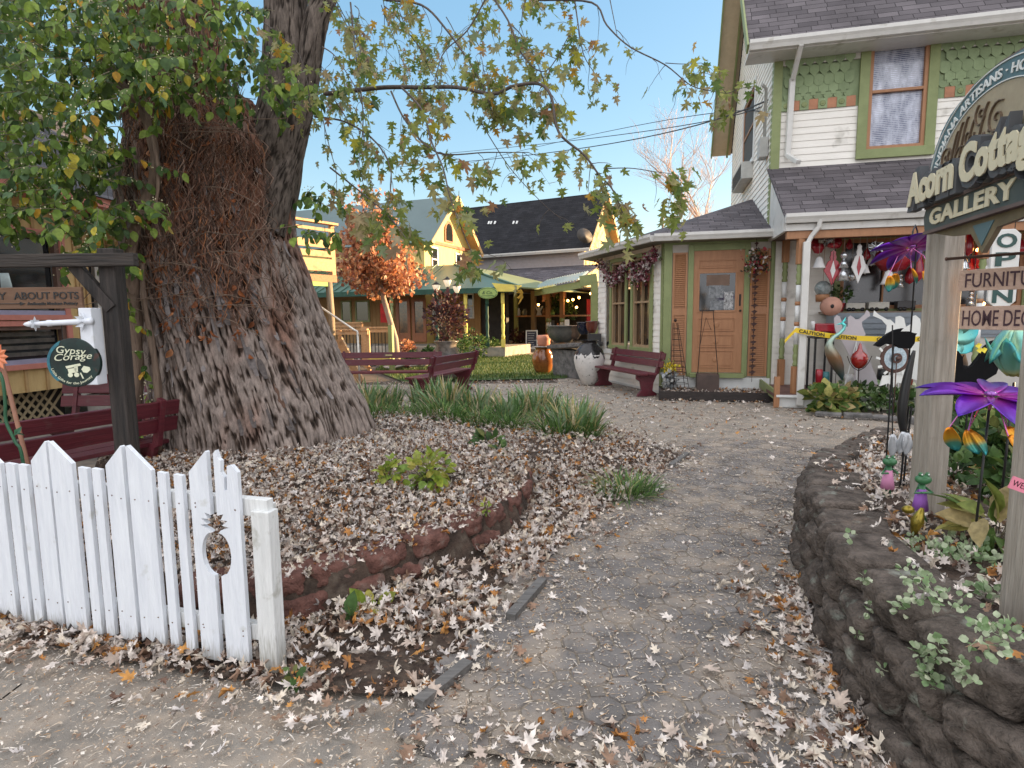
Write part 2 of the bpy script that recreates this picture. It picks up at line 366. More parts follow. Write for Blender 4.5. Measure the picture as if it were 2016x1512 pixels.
# ================================================================ ground, path, beds
WALL_L = [(-1.45,2.62),(-1.16,2.68),(-1.02,2.74),(-0.76,2.95),(-0.57,3.13),(-0.34,3.38),(-0.13,3.64),(0.0,3.9),(0.11,4.3),(0.14,4.62),(0.08,4.95)]
P1 = WALL_L+[(-0.15,5.4),(-0.5,6.2),(-0.8,7.2),(-3.9,7.2),(-3.8,5.2),(-2.9,4.3),(-2.5,3.3)]
P2 = [(-3.6,2.95),(-1.35,2.3),(-0.62,2.12),(-0.33,2.15),(-0.03,2.92),(0.29,3.58),(0.86,4.59),(1.84,6.1),(1.62,6.8),(1.35,7.8),(0.6,8.3),(-0.6,8.6),(-1.6,9.0),(-3.2,9.4),(-3.9,7.6),(-4.2,5.2),(-4.8,3.8)]
WALL_R = [(4.0,6.35),(3.4,5.85),(2.87,5.2),(2.35,4.55),(1.92,3.85),(1.70,3.35),(1.52,2.85),(1.38,2.5),(1.30,2.15),(1.27,1.8),(1.28,1.45),(1.35,1.1),(1.5,0.7)]
P3 = WALL_R+[(3,0.5),(9,0.5),(9,5.6),(6.0,5.8)]
def inpoly(x, y, P):
    c = np.zeros(np.shape(x), bool); n = len(P)
    for i in range(n):
        x1, y1 = P[i]; x2, y2 = P[(i+1) % n]
        if y1 == y2: continue
        c ^= ((y1 > y) != (y2 > y)) & (x < (x2-x1)*(y-y1)/(y2-y1)+x1)
    return c
def dpoly(x, y, P, closed=True):
    d = np.full(np.shape(x), 1e9); n = len(P)
    for i in range(n if closed else n-1):
        x1, y1 = P[i]; x2, y2 = P[(i+1) % n]; dx, dy = x2-x1, y2-y1
        t = np.clip(((x-x1)*dx+(y-y1)*dy)/(dx*dx+dy*dy+1e-12), 0, 1)
        d = np.minimum(d, np.hypot(x-x1-t*dx, y-y1-t*dy))
    return d
def sst(t): t = np.clip(t, 0, 1); return t*t*(3-2*t)
def vn(x, y, s, seed=0):                     # smooth value noise, numpy
    r = np.random.RandomState(100+seed).rand(64, 64); X = np.asarray(x)*s+1000; Y = np.asarray(y)*s+1000
    xi = np.floor(X).astype(int); yi = np.floor(Y).astype(int); fx = sst(X-xi); fy = sst(Y-yi)
    g = lambda i, j: r[i % 64, j % 64]
    return (g(xi, yi)*(1-fx)+g(xi+1, yi)*fx)*(1-fy)+(g(xi, yi+1)*(1-fx)+g(xi+1, yi+1)*fx)*fy
def H(x, y):
    x = np.asarray(x, float); y = np.asarray(y, float)
    i2 = inpoly(x, y, P2); d2 = dpoly(x, y, P2); k = 0.06+0.17*sst((y-3.6)/2.2)
    h = np.where(i2, 0.02+k*sst(d2/1.0), 0.0)
    i1 = inpoly(x, y, P1); h = np.where(i1, np.maximum(h, 0.235+0.08*sst((y-3.2)/2)+0.0*x), h)
    i3 = inpoly(x, y, P3); d3 = dpoly(x, y, P3); top = 0.45-0.21*sst((y-3.2)/2.2)
    h = np.where(i3 & (d3 > 0.13), top-0.02+0.05*sst((d3-0.13)/1.5), h)
    h = h+np.where(h > 0.015, 0.03*(vn(x, y, 2.2)-.5)+0.02*(vn(x, y, 7)-.5), 0)
    return h
def Hs(x, y): return float(H(np.array([x]), np.array([y]))[0])
soil = mat('soil', (0.052,0.033,0.023), rough=0.95, var=0.5, vscale=9, bump=0.8, bscale=60, dirt=((0.10,0.075,0.055), 0.5, 14))
concrete = mat('concrete', (0.235,0.21,0.18), rough=0.9, var=0.22, vscale=2.2, bump=0.35, bscale=160, dirt=((0.33,0.275,0.22), 0.7, 7))
concrete2 = mat('old_concrete', (0.30,0.27,0.23), rough=0.9, var=0.25, vscale=3, bump=0.3, bscale=120, dirt=((0.40,0.33,0.26), 0.5, 3))
grassm = mat('lawn_grass', (0.05,0.09,0.02), rough=0.9, var=0.35, vscale=4)
# one sheet to the horizon
b = MB(); b.add([(-600,-100,-0.03),(600,-100,-0.03),(600,900,-0.03),(-600,900,-0.03)], [(0,1,2,3)])
tag(b.build('ground', mat('earth', (0.075,0.055,0.04), rough=0.95, var=0.4, vscale=1.5, bump=0.5, bscale=30)), kind='structure')
b = MB(); b.add([(-14,-14,-0.012),(14,-14,-0.012),(14,13.4,-0.012),(-14,13.4,-0.012)], [(0,1,2,3)]); b.add([(1.05,13.4,-0.012),(2.2,13.4,-0.012),(2.6,23,-0.012),(-0.4,21.2,-0.012),(-0.2,20.3,-0.012),(1.6,21.2,-0.012)], [(0,1,2,3,4,5)])
tag(b.build('footpath', concrete), kind='structure')
# front pavement slabs
b = MB()
for (x0, x1) in ((-9,-4.2),(-4.19,-2.05),(-2.04,-0.2),(-0.19,1.62),(1.63,4)):
    ya, yb = (2.33-0.25*(x0+1.0)) , (2.33-0.25*(x1+1.0)); ya = min(ya, 3.6)
    b.add([(x0,-12,0.012),(x1,-12,0.012),(x1,yb-0.32,0.012),(x0,ya-0.32,0.012)], [(0,1,2,3)]); b.add([(x1,yb-0.32,0.012),(x0,ya-0.32,0.012),(x0,ya-0.32,-0.05),(x1,yb-0.32,-0.05)], [(0,1,2,3)])
tag(b.build('pavement', concrete), kind='structure')
# bed terrain
def terrain(name, poly, x0, x1, y0, y1, st, m, margin=0.0):
    xs = np.arange(x0, x1+1e-6, st); ys = np.arange(y0, y1+1e-6, st); X, Y = np.meshgrid(xs, ys); Z = H(X, Y)
    ins = inpoly(X, Y, poly) | (dpoly(X, Y, poly) < margin); idx = -np.ones(X.shape, int); idx[ins] = np.arange(ins.sum())
    vs = [(a, c, z-0.004) for a, c, z in zip(X[ins], Y[ins], Z[ins])]; fs = []
    for j in range(len(ys)-1):
        for i in range(len(xs)-1):
            q = (idx[j,i], idx[j,i+1], idx[j+1,i+1], idx[j+1,i])
            if min(q) >= 0: fs.append(q)
    bb = MB(); bb.smooth = True; bb.add(vs, fs); return tag(bb.build(name, m), kind='structure')
terrain('garden_bed_ground', P2, -6.3, 2, 2, 9.5, 0.06, soil)
terrain('raised_bed_ground', P3, 1.2, 9, 0.5, 6.5, 0.07, soil)
# lawn
LAWN = [(-2.6,13.9),(1.3,14.3),(1.9,15.5),(2.5,22.3),(1.2,23.2),(-3.4,23.9),(-4.6,22),(-4,17)]
b = MB(); b.add([(x, y, 0.0) for x, y in LAWN], [tuple(range(len(LAWN)))]); tag(b.build('lawn', grassm), kind='structure')
def inpoly_pts(P, n, rs):
    xs = [p[0] for p in P]; ys = [p[1] for p in P]; out = []
    X = rs.uniform(min(xs), max(xs), n*4); Y = rs.uniform(min(ys), max(ys), n*4); k = inpoly(X, Y, P); return X[k][:n], Y[k][:n]
X, Y = inpoly_pts(LAWN, 26000, NR)
gb = blade(0.09, 1.0, 3); n = len(X)
inst('lawn_grass_blades', [gb], place(np.stack([X, Y, np.zeros(n)], 1), rotm(NR.uniform(-.3,.3,n), 0*X, NR.uniform(0,6.28,n)), NR.uniform(.04,.09,n)), np.zeros(n,int),
     leafmat('grass_blades', [(3,(0.05,0.10,0.015)),(2,(0.075,0.12,0.02)),(1,(0.12,0.13,0.04)),(1,(0.03,0.07,0.012))], transl=0.2), kind='stuff')
bpy.data.objects['lawn_grass_blades']['label'] = 'short green grass on the lawn between the benches and the far buildings'; bpy.data.objects['lawn_grass_blades']['category'] = 'grass'
# ---- octagon paver path
def tilepoly(cx, cy, R_, n, a0): return [(cx+R_*math.cos(a0+2*math.pi*k/n), cy+R_*math.sin(a0+2*math.pi*k/n)) for k in range(n)]
PATHP = [(-0.30,1.72),(0.29,1.87),(1.3,1.55),(1.5,1.2)]; 
PAV = [(-0.4,1.9),(0.3,1.78),(1.0,1.66),(1.35,1.62),(1.33,2.15),(1.42,2.5),(1.56,2.85),(1.74,3.35),(1.96,3.85),(2.4,4.55),(2.95,5.2),(3.5,5.9),(3.4,6.9),(1.9,6.9),(1.7,6.2),(0.8,4.7),(0.2,3.65),(-0.1,3.0)]
b = MB(); a = 0.165; rt = math.radians(45+4); ca, sa = math.cos(rt), math.sin(rt); s8 = a/(1+math.sqrt(2)); R8 = s8/2/math.sin(math.pi/8); tl = []
for i in range(-30, 60):
    for j in range(-30, 60):
        gx, gy = i*a, j*a; cx = 0.5+gx*ca-gy*sa; cy = 3+gx*sa+gy*ca
        sx_, sy_ = (i+.5)*a, (j+.5)*a; qx = 0.5+sx_*ca-sy_*sa; qy = 3+sx_*sa+sy_*ca
        tl.append((cx, cy, R8, 8, rt+math.pi/8)); tl.append((qx, qy, s8/math.sqrt(2), 4, rt))
cxs = np.array([t[0] for t in tl]); cys = np.array([t[1] for t in tl]); ok = inpoly(cxs, cys, PAV)
for t, k in zip(tl, ok):
    if not k: continue
    cx, cy, R_, n, a0 = t; dz = random.uniform(-0.004,0.003); tx, ty = random.gauss(0,.012), random.gauss(0,.012); o = len(b.v)
    P0 = tilepoly(cx, cy, R_-0.003, n, a0); P_ = tilepoly(cx, cy, R_-0.009, n, a0)
    zf = lambda x, y, q: 0.021+dz+tx*(x-cx)+ty*(y-cy)-q
    b.add([(x, y, zf(x,y,0.012)) for x, y in P0]+[(x, y, zf(x,y,0)) for x, y in P_], [tuple(range(n, 2*n))]+[(i, (i+1) % n, (i+1) % n+n, i+n) for i in range(n)])
pav = mat('paver', (0.17,0.155,0.145), rough=0.9, var=0.25, vscale=5, bump=0.4, bscale=180, dirt=((0.31,0.26,0.21), 0.62, 3.2), island=0.08)
b.build('path', pav); tag(bpy.data.objects['path'], kind='structure')
b = MB(); b.add([(x, y, 0.015) for x, y in PAV], [tuple(range(len(PAV)))]); tag(b.build('path_sand', mat('joint_sand', (0.24,0.20,0.155), rough=0.95, var=0.4, vscale=30, bump=0.5, bscale=150)), kind='structure')
# ---- fallen leaves
LT = [maple(c, f, l, i) for i, (c, f, l) in enumerate([(0.5,0.15,.95),(1.6,0.5,.75),(-1.3,0.9,0.7),(2.6,0.9,0.6),(-2.6,0.8,0.6),(3.2,0.9,0.7),(1.0,1.1,0.6),(-1.8,1.2,0.55),(4.2,0.7,0.7),(-0.8,0.0,1.0),(3.6,1.3,0.5),(-3.4,0.9,0.6),(5.0,0.5,0.5)])]
lit = leafmat('fallen_leaf', [(7,(0.76,0.68,0.61)),(6,(0.66,0.585,0.53)),(4,(0.52,0.42,0.35)),(4,(0.27,0.17,0.115)),(2,(0.42,0.19,0.06)),(3,(0.15,0.09,0.065)),(5,(0.70,0.61,0.50)),(1,(0.55,0.27,0.08)),(4,(0.60,0.55,0.52))], rough=0.8, transl=0.12)
def leaves(name, X, Y, s0, s1, label, tilt=0.9, lift=0.03, Z=None, flatp=0.0):
    n = len(X); z = (H(X, Y) if Z is None else Z)+NR.rand(n)**1.5*lift
    tx = np.where(NR.rand(n) < flatp, 0.08, tilt)
    Ms = place(np.stack([X, Y, z+0.006], 1), rotm(NR.normal(0,1,n)*tx, NR.normal(0,1,n)*tx*0.8, NR.uniform(0,6.28,n)), NR.uniform(s0, s1, n))
    ti = NR.randint(0, len(LT), n); ti = np.where(NR.rand(n) < flatp, NR.choice([0,9,1], n), ti)
    o = inst(name, LT, Ms, ti, lit, kind='stuff'); o['label'] = label; o['category'] = 'leaves'; return o
def samp(n, x0, x1, y0, y1): return NR.uniform(x0, x1, n), NR.uniform(y0, y1, n)
X, Y = samp(105000, -6.2, 2, 2.0, 9.4)
k = inpoly(X, Y, P2) & ((np.hypot(X+2.55, Y-5.95) > 0.75)); X, Y = X[k], Y[k]
low = ~inpoly(X, Y, P1); bare = (np.hypot((X+0.55)/.62, (Y-2.42)/.22) < 1) & (NR.rand(len(X)) < 0.6)
thin = (Y > 6.0) & (NR.rand(len(X)) < 0.55) | (X < -3.3) & (NR.rand(len(X)) < 0.45)
k = ~bare & ~thin & ~((vn(X, Y, 3.1, 5) < 0.3) & low & (NR.rand(len(X)) < .7)); X, Y = X[k], Y[k]
lo = ~inpoly(X, Y, P1) & (Y < 5)
leaves('leaf_litter', X[~lo], Y[~lo], 0.032, 0.064, 'deep drift of curled pale and brown fallen leaves covering the raised garden bed under the big tree', lift=0.05)
leaves('leaf_litter', X[lo], Y[lo], 0.038, 0.085, 'fallen leaves drifted between the low brick-red block wall and the paved path', lift=0.045, flatp=0.10)
X, Y = samp(14000, 1.2, 6.5, 0.8, 6.4); k = inpoly(X, Y, P3) & (dpoly(X, Y, P3) > 0.19); X, Y = X[k], Y[k]
leaves('leaf_litter', X, Y, 0.04, 0.085, 'pale curled leaves lying in the raised bed behind the dark stone wall', lift=0.04)
# spill along path edges: denser near the beds, a few flat leaves in the middle
def spill(n, x0, x1, y0, y1, w, extra=0.02):
    X, Y = samp(n, x0, x1, y0, y1); i = inpoly(X, Y, P2) | inpoly(X, Y, P3); d = np.minimum(dpoly(X, Y, P2), dpoly(X, Y, P3)*1.25)
    p = np.exp(-(d/w)**1.3)*(0.4+1.2*vn(X, Y, 2.3, 3))+extra*vn(X, Y, 1.3, 8)*2; k = ~i & (NR.rand(n) < p); return X[k], Y[k]
X, Y = spill(22000, -3.5, 4, 0.9, 7.5, 0.17); leaves('leaf_litter', X, Y, 0.025, 0.07, 'loose fallen leaves scattered over the path and pavement', Z=np.full(len(X), 0.018), tilt=0.45, lift=0.012, flatp=0.28)
X, Y = samp(3800, 0.75, 1.75, 0.9, 3.2); d3 = dpoly(X, Y, P3); k = ~inpoly(X, Y, P3) & (NR.rand(len(X)) < np.exp(-d3/0.16)); leaves('leaf_litter', X[k], Y[k], 0.035, 0.085, 'fallen leaves banked at the foot of the dark stone wall', Z=np.full(k.sum(), 0.018), tilt=0.5, lift=0.03, flatp=0.3)
X, Y = samp(1100, -0.4, 1.35, 1.3, 2.0); k = NR.rand(len(X)) < 0.25+0.5*vn(X, Y, 3, 9); leaves('leaf_litter', X[k], Y[k], 0.03, 0.08, 'fallen leaves where the paved path meets the concrete pavement', Z=np.full(k.sum(), 0.02), tilt=0.4, lift=0.02, flatp=0.4)
X, Y = samp(3600, -5, 7, 7.2, 14); leaves('leaf_litter', X, Y, 0.05, 0.08, 'small fallen leaves strewn on the far concrete by the benches and cottage', Z=np.zeros(len(X))-.01, tilt=0.3, lift=0.01)
X, Y = samp(2600, 2.1, 6.6, 9.0, 10.4); kk = Y > 11.3-0.245*(X-0)-0.35+NR.normal(0, .12, len(X)); leaves('leaf_litter', X[kk], Y[kk], 0.05, 0.08, 'fallen leaves gathered along the cottage porch and planter', Z=np.zeros(kk.sum())-.01, tilt=0.5, lift=0.03)
# crumbled leaf bits and samaras
n = 300000; X, Y = samp(n, -3.4, 5.2, 1.0, 9.8)
d = np.minimum(dpoly(X, Y, P2), dpoly(X, Y, P3)); p = np.exp(-d/0.45)+0.45*vn(X, Y, 1.7, 2)+0.14; k = ~inpoly(X, Y, P2) & ~inpoly(X, Y, P3) & (NR.rand(n) < p) & (np.abs(X) < Y*0.98)
X, Y = X[k], Y[k]; n = len(X)
bit = ([(-0.5,0,0),(0.1,-0.28,0.05),(0.5,0.05,0),(0.0,0.3,0.08)], [(0,1,2),(0,2,3)]); sliv = ([(-1,0,0),(0,-0.13,0.1),(1,0.0,0),(0,0.13,0.1)], [(0,1,2),(0,2,3)])
o = inst('leaf_crumbs', [bit, sliv], place(np.stack([X, Y, np.full(n, 0.0255)], 1), rotm(NR.normal(0,.15,n), NR.normal(0,.15,n), NR.uniform(0,6.28,n)), NR.uniform(.005,.011,n)*(1+1.8*NR.rand(n)**5)), NR.randint(0,2,n),
     leafmat('crumb', [(5,(0.56,0.47,0.37)),(4,(0.40,0.31,0.23)),(2,(0.20,0.13,0.09)),(3,(0.62,0.56,0.49)),(1,(0.42,0.25,0.12))], transl=0, rough=0.9), kind='stuff')
o['label'] = 'crumbled leaf bits and seed husks strewn over the path'; o['category'] = 'leaf debris'
# ---- retaining walls
def rough_block(L, Dp, Hh, seed, seg=5, amp=0.02):
    """split-face block; local x along wall, y towards the face (front at +y), z up"""
    r = random.Random(seed); bb = MB(); nx, ny, nz = seg+7, 4, 8; vs = []; idx = {}
    def sh(i, j, k):
        x = (i/nx-.5)*L; y = (j/ny-.5)*Dp; z = k/nz*Hh; e = noise.noise(V((x*7+seed*3.1, y*7, z*7)))*amp*.45+noise.noise(V((x*24+seed, y*24, z*28)))*amp*.7+noise.noise(V((x*60+seed, y*60, z*60)))*amp*.3
        fx = (2*abs(i/nx-.5))**9; fy = (j/ny); fz = (2*abs(k/nz-.5))**7
        y2 = y+(e*1.5+0.018*math.cos((i/nx-.5)*math.pi)*math.sin(math.pi*(.15+.7*k/nz))-0.030*fx-0.022*fz)*fy**2
        return V((x*(1-0.05*fz*fy)-math.copysign(0.006, x)*fx, y2, z+e*0.35*fy*(1 if k else 0)-(0.012*fy*fx if k == nz else 0)))
    for i in range(nx+1):
        for j in range(ny+1):
            for k in range(nz+1):
                if i in (0,nx) or j in (0,ny) or k in (0,nz): idx[(i,j,k)] = len(vs); vs.append(sh(i,j,k))
    fs = []
    for i in range(nx):
        for j in range(ny):
            for k in (0, nz): fs.append([idx[(i,j,k)], idx[(i+1,j,k)], idx[(i+1,j+1,k)], idx[(i,j+1,k)]])
        for k in range(nz):
            for j in (0, ny): fs.append([idx[(i,j,k)], idx[(i+1,j,k)], idx[(i+1,j,k+1)], idx[(i,j,k+1)]])
    for j in range(ny):
        for k in range(nz):
            for i in (0, nx): fs.append([idx[(i,j,k)], idx[(i,j+1,k)], idx[(i,j+1,k+1)], idx[(i,j,k+1)]])
    bb.smooth = True; bb.add(vs, fs); return bb
def resample(P, step, start=0.0):
    out = []; acc = -start; prev = V((*P[0], 0))
    L_ = [0]
    for i in range(1, len(P)): L_.append(L_[-1]+math.dist(P[i-1], P[i]))
    s = start
    while s < L_[-1]:
        for i in range(1, len(P)):
            if L_[i] >= s: break
        t = (s-L_[i-1])/(L_[i]-L_[i-1]); x = P[i-1][0]+(P[i][0]-P[i-1][0])*t; y = P[i-1][1]+(P[i][1]-P[i-1][1])*t
        out.append((x, y, math.atan2(P[i][1]-P[i-1][1], P[i][0]-P[i-1][0]))); s += step
    return out
def block_wall(name, label, P, courses, bl, dp, bh, m, zbase, topz, batter, side, amp):
    t = thing(name, label, 'retaining wall', (P[len(P)//2][0], P[len(P)//2][1], 0)); inv = parent_mw(t).inverted(); c = 0
    for q in range(courses):
        for (x, y, a) in resample(P, bl, bl*(0.5 if q % 2 == 0 else 0.02)):
            z = zbase+q*bh
            if z+bh > topz(x, y)+0.04: continue
            a2 = a+(0 if side > 0 else math.pi)+random.gauss(0, .075); nx, ny = -math.sin(a2), math.cos(a2); off = dp/2+batter*q+random.uniform(-.018,.018)
            bb = rough_block(bl*random.uniform(.89,.94), dp, bh*0.985, c*7+q, amp=amp); M_ = Matrix.Translation(V((x-nx*off, y-ny*off, z))) @ Matrix.Rotation(a2, 4, 'Z')
            bb.v = [inv @ M_ @ p for p in bb.v]; bb.build('block', m, t); c += 1
    return t
darkstone = mat('dark_split_stone', (0.052,0.042,0.035), rough=0.97, col2=(0.160,0.130,0.110), vscale=12, bump=1.0, bscale=70, island=0.3, spec=.25, dirt=((0.30,0.32,0.27), 0.10, 9))
redstone = mat('red_split_stone', (0.085,0.042,0.034), rough=0.95, spec=.25, col2=(0.20,0.095,0.075), vscale=9, bump=0.9, bscale=45, island=0.2, dirt=((0.16,0.14,0.12), 0.2, 9))
block_wall('stone_retaining_wall', 'curved retaining wall of dark rough stone blocks holding up the bed right of the path', WALL_R, 4, 0.40, 0.27, 0.138, darkstone, -0.03,
           lambda x, y: 0.52-0.25*float(sst((y-3.3)/2.3)), 0.012, -1, 0.030)
block_wall('brick_retaining_wall', 'low curved retaining wall of reddish brown blocks edging the leafy bed left of the path', WALL_L, 2, 0.30, 0.19, 0.115, redstone, 0.035, lambda x, y: 0.27, 0.008, -1, 0.02)
# leaves caught on the wall's cap blocks and in its joints
X, Y = samp(2600, 1.1, 4.2, 0.9, 6.4); d3 = dpoly(X, Y, P3); k = inpoly(X, Y, P3) & (d3 > .03) & (d3 < .30) & (NR.rand(len(X)) < .05+(d3/.26)**3); X, Y = X[k], Y[k]
leaves('leaf_litter', X, Y, 0.035, 0.08, 'leaves spilled over the cap stones of the dark wall', Z=0.138*np.floor((0.56-0.25*sst((Y-3.3)/2.3))/0.138)-.028, tilt=.4, lift=.015, flatp=.3)
n = 26000; X, Y = samp(n, -4.6, 1.9, 2.0, 6.5); k = inpoly(X, Y, P2) & ~inpoly(X, Y, P1); X, Y = X[k], Y[k]; n = len(X)
o = inst('leaf_crumbs', [bit, sliv], place(np.stack([X, Y, H(X, Y)+.004], 1), rotm(NR.normal(0,.4,n), NR.normal(0,.4,n), NR.uniform(0,6.28,n)), NR.uniform(.008,.022,n)), NR.randint(0,2,n), leafmat('dark_crumb', [(3,(0.16,0.10,0.07)),(2,(0.09,0.055,0.04)),(2,(0.30,0.22,0.16)),(1,(0.50,0.42,0.35))], transl=0, rough=.9), kind='stuff')
o['label'] = 'broken brown leaf bits on the soil below the low block wall'; o['category'] = 'leaf debris'
# timber / slate edging strips beside the path
edg = woodmat('edging_wood', (0.09,0.085,0.08), (0.16,0.15,0.14), 'x')
for (p, q, lb) in (((-0.37,2.08),(-0.20,2.34),'short grey timber edging strip lying near the pavement corner'),((-0.02,2.72),(0.16,3.12),'grey timber edging strip at the middle of the litter edge'),((1.55,5.6),(1.86,6.1),'dark edging strip at the tip of the left bed')):
    b = MB(); b.bar((p[0],p[1],0.03),(q[0],q[1],0.03),0.05,0.05); tag(b.build('edging_strip', edg), lb, 'garden edging', 'timber edging strips along the path')
# ================================================================ the big tree, its vine, branches
def orient(pos, dirs, nrm, s):
    pos, dirs, nrm = (np.asarray(a, float) for a in (pos, dirs, nrm)); d = dirs/np.linalg.norm(dirs, axis=1)[:, None]
    x = np.cross(d, nrm); l = np.linalg.norm(x, axis=1); x[l < 1e-6] = (1,0,0); x /= np.linalg.norm(x, axis=1)[:, None]; z = np.cross(x, d)
    M_ = np.zeros((len(pos), 4, 4)); M_[:, 3, 3] = 1; s = np.asarray(s).reshape(-1, 1)
    M_[:, :3, 0] = x*s; M_[:, :3, 1] = d*s; M_[:, :3, 2] = z*s; M_[:, :3, 3] = pos; return M_
def bark_material(name, cols):
    m = bpy.data.materials.new(name); m.use_nodes = True; N = m.node_tree.nodes; L = m.node_tree.links; b = N['Principled BSDF']; b.inputs['Roughness'].default_value = 0.95; b.inputs['Specular IOR Level'].default_value = 0.2
    at = N.new('ShaderNodeAttribute'); at.attribute_name = 'ridge'; cr = N.new('ShaderNodeValToRGB'); e = cr.color_ramp.elements
    e[0].position = 0.25; e[0].color = rgb(cols[0]); e[1].position = 0.75; e[1].color = rgb(cols[2]); q = e.new(0.5); q.color = rgb(cols[1]); L.new(at.outputs['Fac'], cr.inputs[0])
    tc = N.new('ShaderNodeTexCoord'); mp = N.new('ShaderNodeMapping'); mp.inputs['Scale'].default_value = (1, 1, 0.28); L.new(tc.outputs['Object'], mp.inputs[0])
    n1 = N.new('ShaderNodeTexNoise'); n1.inputs['Scale'].default_value = 22; n1.inputs['Detail'].default_value = 8; n1.inputs['Roughness'].default_value = 0.7; L.new(mp.outputs[0], n1.inputs[0])
    hs = N.new('ShaderNodeHueSaturation'); mr = N.new('ShaderNodeMapRange'); L.new(n1.outputs[0], mr.inputs[0]); mr.inputs[1].default_value = .32; mr.inputs[2].default_value = .68; mr.inputs[3].default_value = .45; mr.inputs[4].default_value = 1.5; L.new(mr.outputs[0], hs.inputs['Value']); L.new(cr.outputs[0], hs.inputs['Color'])
    a2 = N.new('ShaderNodeAttribute'); a2.attribute_name = 'red'; mx = N.new('ShaderNodeMix'); mx.data_type = 'RGBA'; mx.blend_type = 'MULTIPLY'; L.new(a2.outputs['Fac'], mx.inputs[0]); L.new(hs.outputs[0], mx.inputs[6]); mx.inputs[7].default_value = (0.72, 0.44, 0.34, 1)
    L.new(mx.outputs[2], b.inputs['Base Color'])
    bp = N.new('ShaderNodeBump'); bp.inputs['Strength'].default_value = 0.9; bp.inputs['Distance'].default_value = 0.03; L.new(n1.outputs[0], bp.inputs['Height']); L.new(bp.outputs[0], b.inputs['Normal'])
    return m
barkm = bark_material('maple_bark', [(0.026,0.019,0.016),(0.100,0.073,0.058),(0.30,0.245,0.215)])
barkd = bark_material('maple_bark_limb', [(0.022,0.017,0.014),(0.065,0.052,0.043),(0.145,0.118,0.10)])
def fbm(p, o=3):
    v = 0; a = .5; q = V(p)
    for _ in range(o): v += a*noise.noise(q); q = q*2.03; a *= .55
    return v
def bark_tube(name, path, radii, nth, nz, amp, m, parent, flare=0.0, fz=14, lobes=0.0, redf=None, kz=0.52):
    path = [V(p) for p in path]; n = len(path); L_ = [0]
    for i in range(1, n): L_.append(L_[-1]+(path[i]-path[i-1]).length)
    def at(s, arr):
        for i in range(1, n):
            if L_[i] >= s: break
        t = min(1, (s-L_[i-1])/(L_[i]-L_[i-1])); i0, i1, i2, i3 = max(i-2, 0), i-1, i, min(i+1, n-1); a, b_, c, d = arr[i0], arr[i1], arr[i2], arr[i3]
        return b_*1.0+(c-a)*(0.5*t)+(a*1.0-b_*2.5+c*2.0-d*0.5)*t*t+(-a*0.5+b_*1.5-c*1.5+d*0.5)*t*t*t if (n > 2) else b_+(c-b_)*t
    vs = []; rid = []; red = []; x = V((1,0,0))
    for j in range(nz+1):
        s = L_[-1]*j/nz; p = at(s, path); t = (at(min(s+.02, L_[-1]), path)-at(max(s-.02, 0), path)).normalized(); x = (x-t*x.dot(t)).normalized(); y = t.cross(x); R_ = at(s, radii)
        for k in range(nth):
            a = 2*math.pi*k/nth; ca, sa = math.cos(a), math.sin(a); q = V((ca*R_*fz, sa*R_*fz, s*fz*kz*0.2))
            w = noise.noise(V((ca*2.1, sa*2.1, s*0.7)))*1.3; r1 = noise.noise(q+V((w*1.5, 0, 0))); r2 = noise.noise(q*2.3+V((7, w*3, 3))); r3 = noise.noise(V((q.x*.8+5, q.y*.8, q.z*4.5)))
            rd = min(1, (abs(r1)*3.6+abs(r2)*1.8)*.8+max(0,r3)*.5)-.62+r3*.35+abs(r2)*.3; fl = flare*math.exp(-s*2.4)
            lob = lobes*(noise.noise(V((ca*1.3+3, sa*1.3, s*0.35)))+0.5*noise.noise(V((ca*3+9, sa*3, s*0.3))))*(1+fl*3)
            rr = R_*(1+lob+fl*(0.45+0.55*math.sin(a*5+1.0)))+amp*rd
            vs.append(p+(x*ca+y*sa)*rr); rid.append(0.5+0.6*min(.8, max(-.8, rd)))
            red.append(redf(vs[-1]) if redf else 0.0)
    fs = [(j*nth+k, j*nth+(k+1) % nth, (j+1)*nth+(k+1) % nth, (j+1)*nth+k) for j in range(nz) for k in range(nth)]
    b = MB(); b.smooth = True; b.add(vs, fs); o = b.build(name, m, parent, world=True, recalc=False)
    for nm, ar in (('ridge', rid), ('red', red)):
        A = o.data.attributes.new(nm, 'FLOAT', 'POINT'); A.data.foreach_set('value', np.array(ar, np.float32))
    return o, (at, path, radii, L_)
TREE = thing('maple_tree', 'huge old silver maple with shaggy peeling bark standing in the leafy bed', 'tree', (-2.6, 5.95, 0.2))
def redf(p):
    z = p.z; side = 1-abs((p.x+2.55+0.10*(z-2.0))/0.85); v = side*.9+fbm((p.x*2.3, p.y*2.3, z*0.8))*1.8-0.30+0.32*(z-2.2)
    return max(0, min(1, v*1.4))
TP = [(-2.50,6.0,0.05),(-2.55,6.0,0.4),(-2.74,5.98,1.14),(-2.85,5.96,1.66),(-2.96,5.96,2.18),(-2.98,5.96,2.7),(-2.98,5.98,3.05),(-3.08,6.0,3.5)]
TR = [1.02,0.98,0.90,0.845,0.79,0.77,0.74,0.56]
trunk, _ = bark_tube('trunk', TP, TR, 700, 520, 0.034, barkm, TREE, flare=0.17, fz=21, lobes=0.06, redf=redf)
bark_tube('limb', [(-3.05,6.0,3.0),(-3.2,6.0,3.5),(-3.25,6.05,4.2),(-3.28,6.1,5.2),(-3.25,6.2,7.5)], [0.52,0.47,0.43,0.40,0.33], 200, 160, 0.022, barkm, TREE, fz=17, redf=lambda p: 0.9)
bark_tube('limb', [(-2.62,6.0,2.5),(-2.38,5.95,2.95),(-2.19,5.9,3.5),(-2.12,5.9,4.1),(-2.08,5.9,4.8),(-1.9,5.9,7.2)], [0.42,0.315,0.225,0.200,0.185,0.15], 150, 200, 0.011, barkd, TREE, fz=24)
